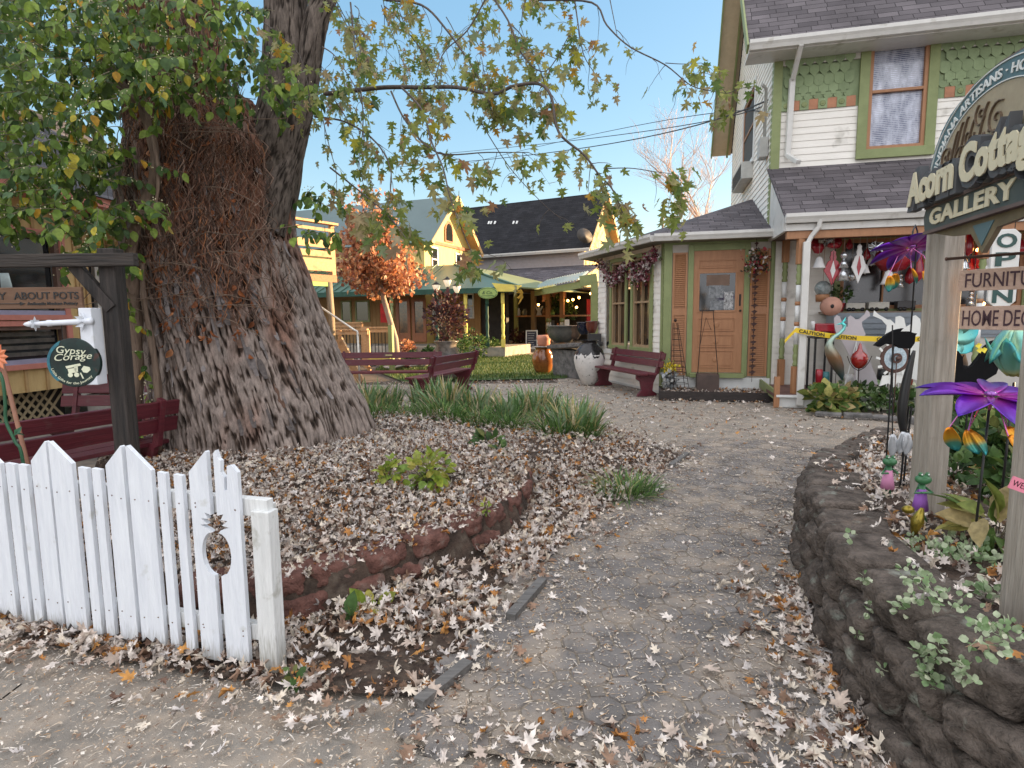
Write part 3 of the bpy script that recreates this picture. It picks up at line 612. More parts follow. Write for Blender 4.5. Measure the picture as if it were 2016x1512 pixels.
bark_tube('limb', [(-2.38,5.75,2.35),(-2.26,5.8,2.75),(-2.12,5.9,3.15),(-1.95,5.9,3.75),(-1.80,5.85,4.3),(-1.52,5.85,4.9),(-0.9,5.8,6.4)], [0.20,0.165,0.125,0.115,0.105,0.09,0.07], 110, 200, 0.012, barkd, TREE, fz=28)
# ---- branches traced from the photo, each at its own distance
bm_ = MB(); LP = []; LD = []                  # leaf positions, hang directions
def pl(pts): return [PD(*p) for p in pts]
def smooth_path(P, k=5):
    out = []; n = len(P)
    for i in range(n-1):
        a, b_, c, d = P[max(i-1,0)], P[i], P[i+1], P[min(i+2,n-1)]
        for j in range(k):
            t = j/k; out.append(0.5*((2*b_)+(c-a)*t+(2*a-5*b_+4*c-d)*t*t+(-a+3*b_-3*c+d)*t*t*t))
    out.append(P[-1]); return out
rb = random.Random(5)
def leafnode(p, n, spread=0.05, size=1.0):
    for _ in range(n):
        LP.append((*(p+V((rb.gauss(0,spread), rb.gauss(0,spread), rb.gauss(-0.02,spread)))), size)); LD.append((rb.gauss(0,.5), rb.gauss(0,.5), -1.0+rb.gauss(0,.35)))
def twig(p, d, l, r=0.004, nl=5, size=1.0, droop=1.0):
    pts = [p]; d = V(d).normalized(); k = 7
    for i in range(k):
        d = (d+V((rb.gauss(0,.18), rb.gauss(0,.18), -0.16*droop+rb.gauss(0,.12)))).normalized(); pts.append(pts[-1]+d*(l/k))
    bm_.tube(pts, [r*(1-0.65*i/k) for i in range(k+1)], 4, cap=False)
    for i in range(2, k+1):
        if rb.random() < nl/8.5: leafnode(pts[i], rb.choice((1,1,2)), size=size)
    return pts
def branch(P, r0, r1, leafy=1.0, tw=6, size=1.0, tl=0.3, n=6):
    S = smooth_path(P); m = len(S); bm_.tube(S, [r0+(r1-r0)*i/(m-1) for i in range(m)], n, cap=False)
    for _ in range(int(tw)):
        i = rb.randrange(m//5, m); d = V((rb.gauss(0.2,.6), rb.gauss(0,.6), rb.gauss(-.5,.5))); twig(S[i], d, tl*rb.uniform(.5,1.3), max(0.0025, r1*.8), 5*leafy, size)
    leafnode(S[-1], int(3*leafy+1), size=size)
BR = [
 ([(640,185,5.85),(700,178,5.5),(760,172,5.3),(830,172,5.1),(900,172,4.95),(970,185,4.8),(1010,170,4.7),(1060,165,4.6),(1085,190,4.5),(1100,260,4.4),(1150,305,4.35),(1180,345,4.3),(1205,372,4.2),(1228,425,4.15)], .021, .004, 1.5, 30, 1.0),
 ([(1060,0,4.8),(1165,5,4.6),(1195,50,4.5),(1240,92,4.4),(1310,128,4.3),(1360,168,4.25),(1405,180,4.2)], .008, .003, .25, 7, .8),
 ([(1310,124,4.3),(1345,126,4.3),(1380,124,4.3)], .003, .002, 2, 3, .8),
 ([(1405,180,4.2),(1430,184,4.15)], .003, .002, 3, 3, 1.0),
 ([(790,172,5.2),(830,215,4.7),(850,280,4.4),(872,330,4.2),(885,385,4.1),(905,440,4.0),(930,500,3.9)], .009, .003, 1.3, 10, 1.1),
 ([(1190,332,4.3),(1240,331,4.2),(1290,338,4.2),(1322,342,4.15)], .004, .002, .2, 1, .9),
 ([(1322,342,4.15),(1335,345,4.1)], .003, .002, 4, 4, 1.0),
 ([(760,0,5.6),(830,10,5.3),(880,60,5.1),(935,140,4.9),(965,205,4.7)], .012, .004, .9, 9, .8),
 ([(960,-20,5),(1000,40,4.8),(1030,110,4.7),(1075,140,4.6),(1120,70,4.6)], .008, .003, 1.2, 14, .85),
 ([(940,230,4.9),(1000,325,4.7),(1060,392,4.6),(1105,432,4.6)], .004, .002, .35, 3, .9),
 ([(690,5,5.4),(702,120,5.2),(715,230,5.0),(705,330,4.8)], .008, .003, 1.0, 12, .8),
 ([(620,230,5.6),(680,240,5.2),(740,280,4.9),(770,340,4.6),(760,420,4.4)], .010, .003, 1.1, 11, 1.05),
 ([(650,330,5.4),(700,370,4.9),(760,420,4.5),(800,470,4.2)], .008, .003, 1.2, 7, 1.3),
 ([(770,180,5.2),(800,240,4.9),(860,300,4.7),(960,300,4.6),(1040,300,4.5)], .009, .003, 1.3, 16, .9),
 ([(1130,-10,4.8),(1140,60,4.7),(1150,110,4.6),(1175,150,4.6)], .006, .002, 1.1, 8, .8),
 ([(1200,-5,4.8),(1215,70,4.7)], .004, .002, .4, 2, .8),
 ([(480,20,5.2),(540,60,5.0),(590,110,4.9),(610,190,4.8)], .006, .003, 1.0, 8, .9),
 ([(960,-10,4.4),(920,60,4.4),(870,110,4.4),(850,200,4.3)], .006, .003, 1.0, 8, .8)]
for P, r0, r1, lf, tw_, sz in BR: branch(pl(P), r0, r1, lf, tw_, sz)
for i in range(26):                            # hanging sprays filling the crown's lower skirt
    x0 = 600+rb.random()**1.25*520; d = rb.uniform(4.6, 7.2); y0 = rb.uniform(-90, 90+ (120 if x0 < 720 else 0)); ln = rb.uniform(.4, 1.0)*(1.0 if x0 < 820 else .6)
    p = PD(x0, y0, d); P = [p]; dd = V((rb.gauss(.35,.3), rb.gauss(-.2,.3), -0.5)).normalized()
    for k in range(5): dd = (dd+V((rb.gauss(0,.15), rb.gauss(0,.15), -0.25))).normalized(); P.append(P[-1]+dd*ln/5)
    branch(P, .005, .002, 1.0, 7, rb.uniform(.7, .95), tl=.22, n=4)
def clear_of(P, D, f):
    return [i for i, p in enumerate(P) if f(p)]
bm_.build('branches', woodmat('twig_bark', (0.05,0.038,0.03), (0.10,0.08,0.07), 'z'), TREE, world=True)
LPn = np.array(LP); LDn = np.array(LD); n = len(LPn)
mleaf = leafmat('maple_leaf', [(5,(0.20,0.25,0.055)),(5,(0.28,0.31,0.09)),(3,(0.36,0.33,0.14)),(2,(0.40,0.31,0.17)),(1,(0.50,0.29,0.05)),(.7,(0.34,0.18,0.09)),(3,(0.13,0.20,0.055)),(1,(0.44,0.42,0.06))], rough=0.6, transl=0.55, back=((0.50,0.50,0.38), 0.3))
MT = [maple(c, f, 0.95, 30+i) for i, (c, f) in enumerate([(0.4,0.12),(0.9,0.25),(-0.6,0.2),(1.5,0.35),(0.1,0.0)])]
inv = np.array(parent_mw(TREE).inverted())
Ms = orient(LPn[:, :3], LDn, NR.normal(0, 1, (n, 3))+np.array([0,-.8,.4]), NR.uniform(.07,.125,n)*LPn[:, 3])
inst('foliage', MT, np.einsum('ij,kjl->kil', inv, Ms), NR.randint(0, 5, n), mleaf, TREE)
# ---- climbing vine on the trunk
VINE = thing('climbing_vine', 'woody climbing vine with green leaves and cream berries smothering the big maple trunk', 'vine', (-3.3, 5.2, 0.3))
vb = MB(); SHP = []; SHD = []; BER = []
main = [[(262,880,5.15),(270,760,5.1),(268,640,5.05),(262,560,5.0),(258,480,5.0),(285,400,4.95),(305,340,4.95),(300,280,4.95),(285,230,4.95),(262,190,4.9),(200,120,4.8)],
        [(310,890,5.0),(312,780,5.0),(300,680,5.0),(285,600,5.0),(280,520,5.0)],
        [(272,440,4.95),(300,410,4.92),(311,370,4.9),(308,310,4.9),(290,235,4.9),(265,195,4.85),(230,170,4.8)],
        [(255,540,5.1),(262,600,5.1),(268,700,5.1),(262,800,5.1),(268,890,5.1)]]
for k, P in enumerate(main): S = smooth_path(pl(P)); vb.tube(S, [(.055, .035, .017, .045)[k]*(1-.5*i/len(S))*(1+.15*math.sin(i*1.3)) for i in range(len(S))], 8)
for i in range(40):
    x, y = rb.uniform(255,480), rb.uniform(150,640); P = [PD(x, y, 4.95)]; d = V((rb.choice((-1,1))*1.0, -.1, rb.gauss(0.1,.3))).normalized()
    for k in range(7): d = (d+V((0, rb.gauss(.05,.08), rb.gauss(-.02,.15)))).normalized(); P.append(P[-1]+d*.07)
    vb.tube(P, .0035, 4, cap=False)
vb.build('stem', woodmat('vine_bark', (0.10,0.065,0.045), (0.20,0.14,0.10), 'z', bump=.5), VINE, world=True)
def shoot(p, d, l, r=.003, sz=1.0, dens=1.0, up=-.10):
    pts = [p]; d = V(d).normalized(); k = max(4, int(l/.055))
    for i in range(k): d = (d+V((rb.gauss(0,.16), rb.gauss(0,.16), up+rb.gauss(0,.14)))).normalized(); pts.append(pts[-1]+d*(l/k))
    sb_.tube(pts, [r*(1-.6*i/k) for i in range(k+1)], 4, cap=False)
    for i in range(1, k+1):
        for s in (-1, 1):
            if rb.random() < .8*dens: t = (pts[i]-pts[i-1]).normalized(); side = t.cross(V((0,0,1))); SHP.append((*pts[i], sz)); SHD.append(tuple(side*s*.8+t*.3+V((rb.gauss(0,.3), rb.gauss(-.2,.3), -.9+rb.gauss(0,.35)))))
        if rb.random() < .22: BER.append(pts[i])
sb_ = MB()
def cloud(x0, x1, y0, y1, d0, d1, n, l=(.25,.55), sz=1.0, dens=1.0, dirx=-.3):
    for _ in range(n): shoot(PD(rb.uniform(x0,x1), rb.uniform(y0,y1), rb.uniform(d0,d1)), (rb.gauss(dirx,.7), rb.gauss(-.4,.5), rb.gauss(.1,.4)), rb.uniform(*l), sz=sz, dens=dens)
cloud(-80, 250, -40, 330, 4.3, 5.6, 190); cloud(-60, 130, 250, 430, 4.2, 5.0, 48); cloud(120, 270, 300, 470, 4.3, 5.2, 50); cloud(-60, 60, 380, 455, 4.2, 4.6, 12, l=(.15,.3))
cloud(150, 480, -20, 110, 4.6, 5.4, 60); cloud(200, 400, 70, 175, 4.5, 4.9, 44, sz=1.05); cloud(300, 640, 130, 200, 4.8, 5.2, 44, l=(.15,.3), dirx=.2)
cloud(440, 560, 0, 150, 5.0, 5.6, 18, l=(.15,.35)); cloud(600, 720, 180, 200, 5.2, 5.5, 6, l=(.12,.25)); cloud(240, 290, 470, 560, 4.9, 5.1, 10, l=(.15,.35)); cloud(250,300,560,640,4.85,5.0,5,l=(.1,.2))
cloud(600, 665, 340, 470, 5.2, 6.0, 16, l=(.2,.4), dirx=.2, dens=.8); cloud(-100, 300, -80, 260, 5.6, 6.6, 110, sz=1.2)
cloud(150, 215, 430, 520, 4.8, 5.4, 10, l=(.15,.3)); cloud(255, 300, 690, 880, 4.9, 5.05, 6, l=(.08,.2), dens=.6)
sb_.build('shoots', woodmat('vine_twig', (0.12,0.10,0.06), (0.2,0.17,0.11), 'z'), VINE, world=True)
n = len(SHP); SP = np.array(SHP); inv = np.array(parent_mw(VINE).inverted())
vleaf = leafmat('vine_leaf', [(5,(0.10,0.17,0.030)),(5,(0.16,0.25,0.042)),(4,(0.23,0.32,0.055)),(3,(0.05,0.10,0.024)),(2,(0.09,0.16,0.07)),(1,(0.42,0.36,0.04)),(.6,(0.5,0.28,0.03))], rough=0.45, transl=0.35, back=((0.12,0.17,0.08), 0.5))
OT = [oval(.30,.12,.3), oval(.36,.05,.5), oval(.27,.2,.1)]
Ms = orient(SP[:, :3], np.array(SHD), NR.normal(0,.6,(n,3))+np.array([0,-.6,.9]), NR.uniform(.055,.10,n)*SP[:, 3])
inst('foliage', OT, np.einsum('ij,kjl->kil', inv, Ms), NR.randint(0,3,n), vleaf, VINE)
ico = ([(0,0,1),(.9,0,0),(0,.9,0),(-.9,0,0),(0,-.9,0),(0,0,-1)], [(0,1,2),(0,2,3),(0,3,4),(0,4,1),(5,2,1),(5,3,2),(5,4,3),(5,1,4)])
BP = np.array([(*(p+V((rb.gauss(0,.025), rb.gauss(-.02,.02), rb.gauss(0,.02)))),) for p in BER for _ in range(3)]); n = len(BP)
inst('berries', [ico], np.einsum('ij,kjl->kil', inv, place(BP, rotm(np.zeros(n),0,NR.rand(n)*3), np.full(n,.0065))), np.zeros(n,int), mat('berry', (0.62,0.58,0.36), var=.1, rough=.4), VINE)
# shaggy rootlets: fine fibres running up the trunk
def surf(u, z):                                # point on the trunk face seen from the path; u -1..1 across
    for i in range(1, len(TP)):
        if TP[i][2] >= z: break
    t = max(0, min(1, (z-TP[i-1][2])/(TP[i][2]-TP[i-1][2]))); c = V(TP[i-1]).lerp(V(TP[i]), t); r = TR[i-1]+(TR[i]-TR[i-1])*t; a = -math.pi/2+u*1.35
    return c, r, V((math.cos(a), math.sin(a), 0))
fv = []; ff = []
for i in range(1700):
    z0 = rb.uniform(1.3, 3.5); u0 = rb.gauss(.25+.08*(z0-2), .30); 
    if u0 > .85 or u0 < -.75 or rb.random() > (z0-.9)/1.9: continue
    ln = rb.uniform(.15,.75); k = 7; P = []; off = rb.uniform(.015,.07); wv = rb.gauss(0,.10); zz = z0
    for j in range(k+1):
        z = min(zz+ln*j/k, 3.75); u = u0+wv*j/k+.03*math.sin(j*1.7+i); c, r, nr = surf(u, z); cz = V((c.x, c.y, z)); P.append(cz+nr*(r+off*(1+.5*math.sin(j*2+i))+ (0.02 if j else .0)))
    o = len(fv); w = rb.uniform(.0015,.0045)
    for p in P: fv += [p+V((-w,0,0)), p+V((w,0,0)), p+V((0,-w,0))]
    for j in range(k):
        a = o+j*3
        for q in range(3): b1, b2 = a+q, a+(q+1) % 3; ff.append((b1, b2, b2+3, b1+3))
for i in range(900):                           # fibres on the shaggy left limb
    z0 = rb.uniform(3.1, 4.9); a = -math.pi/2+rb.uniform(-1.3,1.3); k = 5; ln = rb.uniform(.2,.6); o = len(fv); w = rb.uniform(.002,.005); off = rb.uniform(.01,.05)
    for j in range(k+1):
        z = z0+ln*j/k; aa = a+.05*math.sin(j+i); p = V((-3.22+math.cos(aa)*(.46+off), 6.03+math.sin(aa)*(.46+off), z)); fv += [p+V((-w,0,0)), p+V((w,0,0)), p+V((0,-w,0))]
    for j in range(k):
        q0 = o+j*3
        for q in range(3): b1, b2 = q0+q, q0+(q+1) % 3; ff.append((b1, b2, b2+3, b1+3))
b = MB(); b.add(fv, ff); b.build('rootlets', leafmat('rootlet', [(3,(0.20,0.10,0.065)),(3,(0.12,0.075,0.055)),(2,(0.30,0.20,0.15)),(2,(0.06,0.04,0.03)),(1,(0.30,0.13,0.06))], rough=.9, transl=0), VINE, world=True, recalc=False)
DP_ = []; DD = []
for i in range(170):                           # dead russet leaves snagged in the fibres
    z = rb.uniform(1.2,3.4); cl = rb.choice((.0,.12,.3,.45,-.1)); u = rb.gauss(cl,.06); c, r, nr = surf(u, z); p = V((c.x,c.y,z))+nr*(r+rb.uniform(.04,.09)); DP_.append(tuple(p)); DD.append((rb.gauss(0,.3), -.3, -1))
n = len(DP_); inst('dead_leaves', [maple(2.2,.7,.8,3), oval(.3,.4,.6)], np.einsum('ij,kjl->kil', inv, orient(DP_, DD, NR.normal(0,1,(n,3)), NR.uniform(.05,.09,n))), NR.randint(0,2,n),
     leafmat('dead_vine_leaf', [(3,(0.30,0.10,0.035)),(2,(0.20,0.07,0.03)),(1,(0.38,0.17,0.08))], transl=.2), VINE)
# flaky bark plates lifting off the trunk
pv = []; pf = []
for i in range(160):
    z0 = rb.uniform(.45,3.0); u0 = rb.uniform(-.95,.6) if rb.random() < .7 else rb.uniform(-1,1); ln = rb.choice((.05,.08,.12,.2,.3))*rb.uniform(.8,1.3); w = rb.uniform(.005,.022); o = len(pv); off = .022
    for j in range(4):
        t = j/3; z = z0+ln*t; c, r, nr = surf(u0, z); tn = V((-nr.y, nr.x, 0)); fl = 1+.14*math.exp(-z*2.4)
        p = V((c.x,c.y,z))+nr*(r*fl+off+.035*(1-t)**2*rb.uniform(.5,1.4)); ww = w*(.6+.8*math.sin(math.pi*(t*.8+.15)))*rb.uniform(.7,1.2); pv += [p-tn*ww, p+tn*ww+nr*.004]
    for j in range(3): a = o+j*2; pf.append((a, a+1, a+3, a+2))
b = MB(); b.add(pv, pf); b.build('bark_flakes', leafmat('bark_flake', [(3,(0.16,0.14,0.135)),(3,(0.10,0.085,0.08)),(2,(0.23,0.205,0.20)),(1,(0.12,0.07,0.05))], rough=.9, transl=0), TREE, world=True, recalc=False)
# ================================================================ picket fence
whitep = mat('weathered_white_paint', (0.66,0.69,0.74), rough=0.6, col2=(0.75,0.78,0.82), vscale=3, stretch=(9,9,1), bump=.35, bscale=8, dirt=((0.45,0.45,0.40), -0.15, 9), splash=.30)
whited = mat('peeling_white_paint', (0.62,0.63,0.62), rough=0.7, col2=(0.74,0.75,0.74), vscale=3, stretch=(9,9,1), bump=.5, bscale=8, dirt=((0.30,0.29,0.23), 0.12, 12), splash=.5)
FF = Fr((-2.59,2.79), (1.53,-0.45))
FENCE = thing('picket_fence', 'white wooden picket fence with paired pointed pickets and a pineapple shaped cut-out at its end', 'fence', (-2.0,2.62,0))
def zp(x, y): return FF.hit(x*.438, 850+y*.438, .02)
ZF = .438
PK = [('RH',135,215,45,130,905),('LH',225,327,50,135,930),('N',350,395,160,160,970),('N',412,456,165,165,965),('RH',472,557,65,150,975),('LH',570,682,70,165,1015),('N',705,748,182,182,1035),('N',778,822,192,192,1045),
      ('RHc',848,940,88,180,1070),('LHb',962,1072,90,180,1085),('N',20,65,142,142,915),('N',80,122,147,147,925),('LHc',-100,2,50,135,880),('RHc',-200,-108,45,130,860),('N',-290,-245,140,140,850),('N',-350,-305,140,140,850)]
rf = random.Random(4); NZ = (zp(600, 262)[1]-.035, zp(830, 830)[1]-.03); nailm = mat('rusty_nail', (.16,.10,.07), rough=.8, var=.2)
for ty, x0, x1, yt, ys, yb in PK:
    u0, zs = zp(x0, ys); u1, _ = zp(x1, ys); u0 += .004; u1 -= .004; zt = zp((x0+x1)/2, yt)[1]; zb = 0.035+rf.uniform(0,.02)
    if ty == 'N': P_ = [(u0,zb),(u1,zb+.01),(u1,zt-.004),(u0,zt)]
    else:
        w = u1-u0; rot_ = rf.random() < .55
        bot = [(u0,zb+.01),(u0+w*.2,zb+rf.uniform(.02,.05)),(u0+w*.45,zb+.015),(u0+w*.6,zb+rf.uniform(.03,.06)),(u0+w*.8,zb+.02),(u1,zb)] if rot_ else [(u0,zb),(u1,zb)]
        cz = zp(900, 540)[1]; hh = .095
        def notch(sgn, ux):                        # pineapple half: body and three crown points
            L = []
            for k in range(0, 11): a = -math.pi/2+math.pi*k/10; L.append((ux-sgn*.058*math.cos(a), cz+hh*math.sin(a)))
            L += [(ux-sgn*.012, cz+hh+.012),(ux-sgn*.058, cz+hh+.028),(ux-sgn*.02, cz+hh+.034),(ux-sgn*.05, cz+hh+.056),(ux-sgn*.016, cz+hh+.058),(ux-sgn*.032, cz+hh+.084),(ux, cz+hh+.075)]
            return L
        if ty == 'RH': P_ = bot+[(u1,zt),(u1-.006,zt+.004),(u0,zs)]
        elif ty == 'LH': P_ = bot+[(u1,zs),(u0+.006,zt+.004),(u0,zt)]
        elif ty == 'RHc': P_ = bot+notch(1, u1)+[(u1,zt),(u1-.006,zt+.004),(u0,zs)]
        elif ty == 'LHc': P_ = bot+[(u1,zs),(u0+.006,zt+.004),(u0,zt)]+notch(-1, u0)[::-1]
        else: P_ = bot+[(u1,zs+.005),(u1-.028,zs+.035),(u1-.05,zs+.03),(u1-.055,zs-.07),(u0+w*.40,zs-.075),(u0+w*.42,zs-.02),(u0+w*.28,zs+.0),(u0+w*.30,zs+.05),(u0+w*.2,zt-.03),(u0+.012,zt+.004),(u0,zt-.01)]+notch(-1, u0)[::-1]
    b = MB(); nn = rf.uniform(-.003,.003); b.prism(P_, lambda u, z, d: FF.pt(u, z, .022+nn-d), .02); b.m = 1
    for zn in NZ:
        for un in ((u0+u1)/2,) if ty == 'N' else (u0+.025, u1-.025):
            if 'c' in ty or 'b' in ty: un = u0+.02 if ty[0] == 'R' else u1-.02
            b.ball(FF.pt(un+rf.uniform(-.004,.004), zn+rf.uniform(-.012,.012), .0235+nn), .0035, 6, (1,.35,1))
    b.build('picket', [whitep, nailm], FENCE, world=True)
uL = zp(-400, 200)[0]; uE = zp(1180, 300)[0]
zr = zp(600, 262)[1]; zr2 = zp(830, 830)[1]
b = MB(); b.ub(FF, uL, uE, zr-.075, zr, -.044, -.004); b.build('rail', whited, FENCE, world=True, bevel=.003)
b = MB(); b.ub(FF, uL, uE-.06, zr2-.07, zr2, -.044, -.004); b.build('rail', whited, FENCE, world=True, bevel=.003)
ue0, ze = zp(1095, 345); ue1 = zp(1160, 345)[0]
b = MB(); b.ub(FF, ue0, ue1, 0.0, ze, -.09, -.046); b.ub(FF, ue0+.03, ue1+.045, 0.0, ze-.01, -.045, .018); b.build('post', whited, FENCE, world=True, bevel=.003)
# ================================================================ dark timber post with signs
darkw = woodmat('dark_weathered_timber', (0.012,0.010,0.009), (0.045,0.035,0.030), 'z', bump=.5)
brownw = woodmat('stained_sign_wood', (0.115,0.060,0.035), (0.17,0.095,0.055), 'x', bump=.3)
blackp = mat('black_paint', (0.018,0.016,0.015), rough=0.6, var=.2); whitemetal = mat('white_gloss_paint', (0.70,0.73,0.78), rough=0.4, var=.06, dirt=((.5,.5,.47), .05, 8))
pb = PD(235, 700, 3.6); PX, PY = pb.x, pb.y
POST = thing('sign_post', 'dark weathered timber post with a cross beam and brace behind the picket fence', 'post', (PX, PY, 0.05))
zt = PD(225, 490, 3.6).z
b = MB(); b.box((PX, PY, (zt+.05)/2), (.1,.1,zt-.05)); b.build('pole', darkw, POST, world=True, bevel=.006)
za, zb_ = PD(100, 503, 3.6).z, PD(100, 528, 3.6).z
darkh = woodmat('dark_timber_beam', (0.012,0.010,0.009), (0.05,0.038,0.030), 'x', bump=.5)
b = MB(); b.box((PX-3.2, PY, (zt+.05)/2), (.1,.1,zt-.05)); b.build('pole', darkw, POST, world=True, bevel=.006)
b = MB(); b.box((PX-1.6, PY-.077, (za+zb_)/2), (3.6,.05,za-zb_)); b.build('beam', darkh, POST, world=True, bevel=.004)
b = MB(); b.bar(PD(146,522,3.56), PD(222,608,3.56), .045, .07); b.build('brace', darkw, POST, world=True, bevel=.003)
SG = Fr((PX, PY-.11), (1, 0.0))
t = thing('hanging_sign', 'brown wooden hanging sign lettered about pots with an arrow, under the dark beam', 'sign', (PX-.6, PY-.11, 1.6))
u0, z1 = SG.hit(-70, 567); u1, z0 = SG.hit(163, 607)
b = MB(); b.ub(SG, u0, u1, z0, z1, -.02, 0); b.build('board', brownw, t, world=True, bevel=.003)
b = MB(); ua = SG.hit(25, 585)[0]; ub_ = SG.hit(156, 585)[0]; ul = SG.hit(-70, 590)[0]
put_text(b, 'ABOUT POTS', SG, SG.hit(27,580)[0], SG.hit(155,580)[0], SG.hit(90,589)[1], .042, .001, .003, offset=.0006)
put_text(b, 'SIMPLY', SG, SG.hit(-66,580)[0], SG.hit(13,580)[0], SG.hit(90,589)[1], .042, .001, .003, offset=.0006)
put_text(b, 'Authentic Mexican Pottery', SG, SG.hit(54,598)[0], SG.hit(154,598)[0], SG.hit(90,600)[1], .016, .001, .003, offset=.0008)
za_ = SG.hit(20, 598)[1]; b.ub(SG, ul+.02, SG.hit(42,598)[0], za_-.002, za_+.002, .001, .004); b.prism([(SG.hit(40,598)[0], za_-.011),(SG.hit(50,598)[0], za_),(SG.hit(40,598)[0], za_+.011)], lambda u,z,d: SG.pt(u,z,.004-d), .003)
b.build('lettering', blackp, t, world=True)
for q in (.12, .75): b = MB(); b.tube([SG.pt(u0+(u1-u0)*q, z1, -.01), SG.pt(u0+(u1-u0)*q, zb_+.01, -.01)], .003, 5); b.build('hook', mat('black_iron', (0.02,0.02,0.02), rough=.5, metal=.6, var=.2), t, world=True)
# white bracket arm and its round sign
t = thing('sign_bracket', 'white bracket with turned arm and leaf finials bolted to the dark post', 'sign bracket', (PX-.06, PY-.1, 1.4))
WF = Fr((PX-.065, PY-.13), (1, 0.0)); u0, z1 = WF.hit(195, 606); u1, z0 = WF.hit(222, 757); um = WF.hit(205,680)[0]
b = MB(); b.box((PX-.085, PY-.10, (z0+z1)/2), (.075,.09,z1-z0)); b.build('backplate', whitemetal, t, world=True, bevel=.004)
A_ = WF.pt(um-.04, WF.hit(205,632)[1], .02); B_ = PD(62, 638, 3.42)
b = MB(); dv = (B_-A_); pts = [A_+dv*q for q in (0,.05,.3,.66,.68,.74,.76,.80,.96,1)]; b.tube(pts, [.021,.019,.017,.016,.019,.019,.015,.015,.011,.009], 12)
b.build('arm', whitemetal, t, world=True)
b = MB(); ax = dv.normalized(); sd = V((0,0,1)); fr_ = ax.cross(sd)
def star(c, r, fl, back):
    for k in range(6):
        a = math.pi*k/3; d = sd*math.cos(a)+fr_*math.sin(a); tip = c+d*r+ax*fl; m_ = c+d*r*.55+ax*fl*.2; w_ = d.cross(ax)*r*.28
        b.add([c, m_+w_, tip, m_-w_, c+ax*.004], [(0,1,2,3),(4,3,2,1)])
star(B_-ax*.02, .045, .0, 1); b.lathe([(0,0),(.014,.01),(.018,.025),(.010,.05),(0,.062)], B_-ax*.015, 8, R=ax.to_track_quat('Z','Y').to_matrix()); b.build('finial', whitemetal, t, world=True); b = MB(); star(A_+ax*.04, .06, .03, -1); b.build('rosette', whitemetal, t, world=True)
RS = Fr((PD(145,714,3.44).x, PD(145,714,3.44).y), (1, .12)); zc = PD(145,714,3.44).z
t = thing('round_sign', 'round black shop sign with cream hand lettering and little wagon, edged in teal', 'sign', (RS.o.x, RS.o.y, zc)); rr = .145
b = MB(); circ = [(rr*math.cos(2*math.pi*k/48), zc+rr*math.sin(2*math.pi*k/48)) for k in range(48)]; b.prism(circ, lambda u,z,d: RS.pt(u,z,-d), .028)
b.build('board', mat('sign_black_green', (0.006,0.010,0.010), col2=(0.008,0.035,0.030), vscale=9, rough=.35, dirt=((0.10,0.02,0.01), .02, 14)), t, world=True, bevel=.004)
b = MB(); b.prism([(rr*.995*math.cos(a), zc+rr*.995*math.sin(a)) for a in [math.radians(115+i*8) for i in range(15)]]+[(rr*.86*math.cos(a)-.004, zc+rr*.86*math.sin(a)) for a in [math.radians(235-i*8) for i in range(15)]], lambda u,z,d: RS.pt(u,z,.002-d), .003); b.build('teal_edge', mat('sign_teal', (0.03,0.22,0.25), col2=(.02,.10,.16), vscale=20, rough=.4), t, world=True)
cream = mat('sign_cream', (0.72,0.74,0.55), rough=.6, var=.06); b = MB()
put_text(b, 'Gypsy', RS, -.085, .075, zc+.060, .042, .0015, .003, shear=.25, slope=-.10); put_text(b, 'Corage', RS, -.10, .105, zc+.012, .040, .0015, .003, shear=.25, slope=.05)
def arcmap(r, a0, a1, L):
    def f(u, z): a = math.radians(a0)+(math.radians(a1-a0))*u/L; q = r-z; return (q*math.cos(a), zc+q*math.sin(a))
    return f
put_text(b, 'Little Gifts for the Journey', RS, 0, 1, 0, .014, .0015, .003, bow=lambda u, z: ((.128-z)*math.cos(math.radians(195+u*125)), zc+(.128-z)*math.sin(math.radians(195+u*125))))
for L in ([(-.045,-.02),(.035,-.005),(.04,-.018),(-.04,-.034)],[(-.035,-.036),(.015,-.03),(.012,-.058),(-.03,-.062)],[(.0,-.02),(.022,-.016),(.02,-.055),(.004,-.055)],[(.04,-.04),(.055,-.02),(.085,-.028),(.09,-.045),(.07,-.062),(.05,-.058)],[(.03,-.06),(.036,-.06),(.05,-.095),(.042,-.095)]):
    b.prism([(x, zc+z) for x, z in L], lambda u,z,d: RS.pt(u,z,.0035-d), .003)
for cx in (-.022, .012): b.prism([(cx+.014*math.cos(a), zc-.072+.014*math.sin(a)) for a in [k*math.pi/5 for k in range(10)]], lambda u,z,d: RS.pt(u,z,.004-d), .003)
b.build('lettering', cream, t, world=True)
b = MB(); b.tube([RS.pt(-.055, zc+.13, -.014), RS.pt(-.055, PD(120,640,3.44).z, -.014)], .0025, 5); b.tube([RS.pt(.06, zc+.13, -.014), RS.pt(.06, PD(180,635,3.44).z, -.014)], .0025, 5); b.build('chain', MATS['black_iron'], t, world=True)
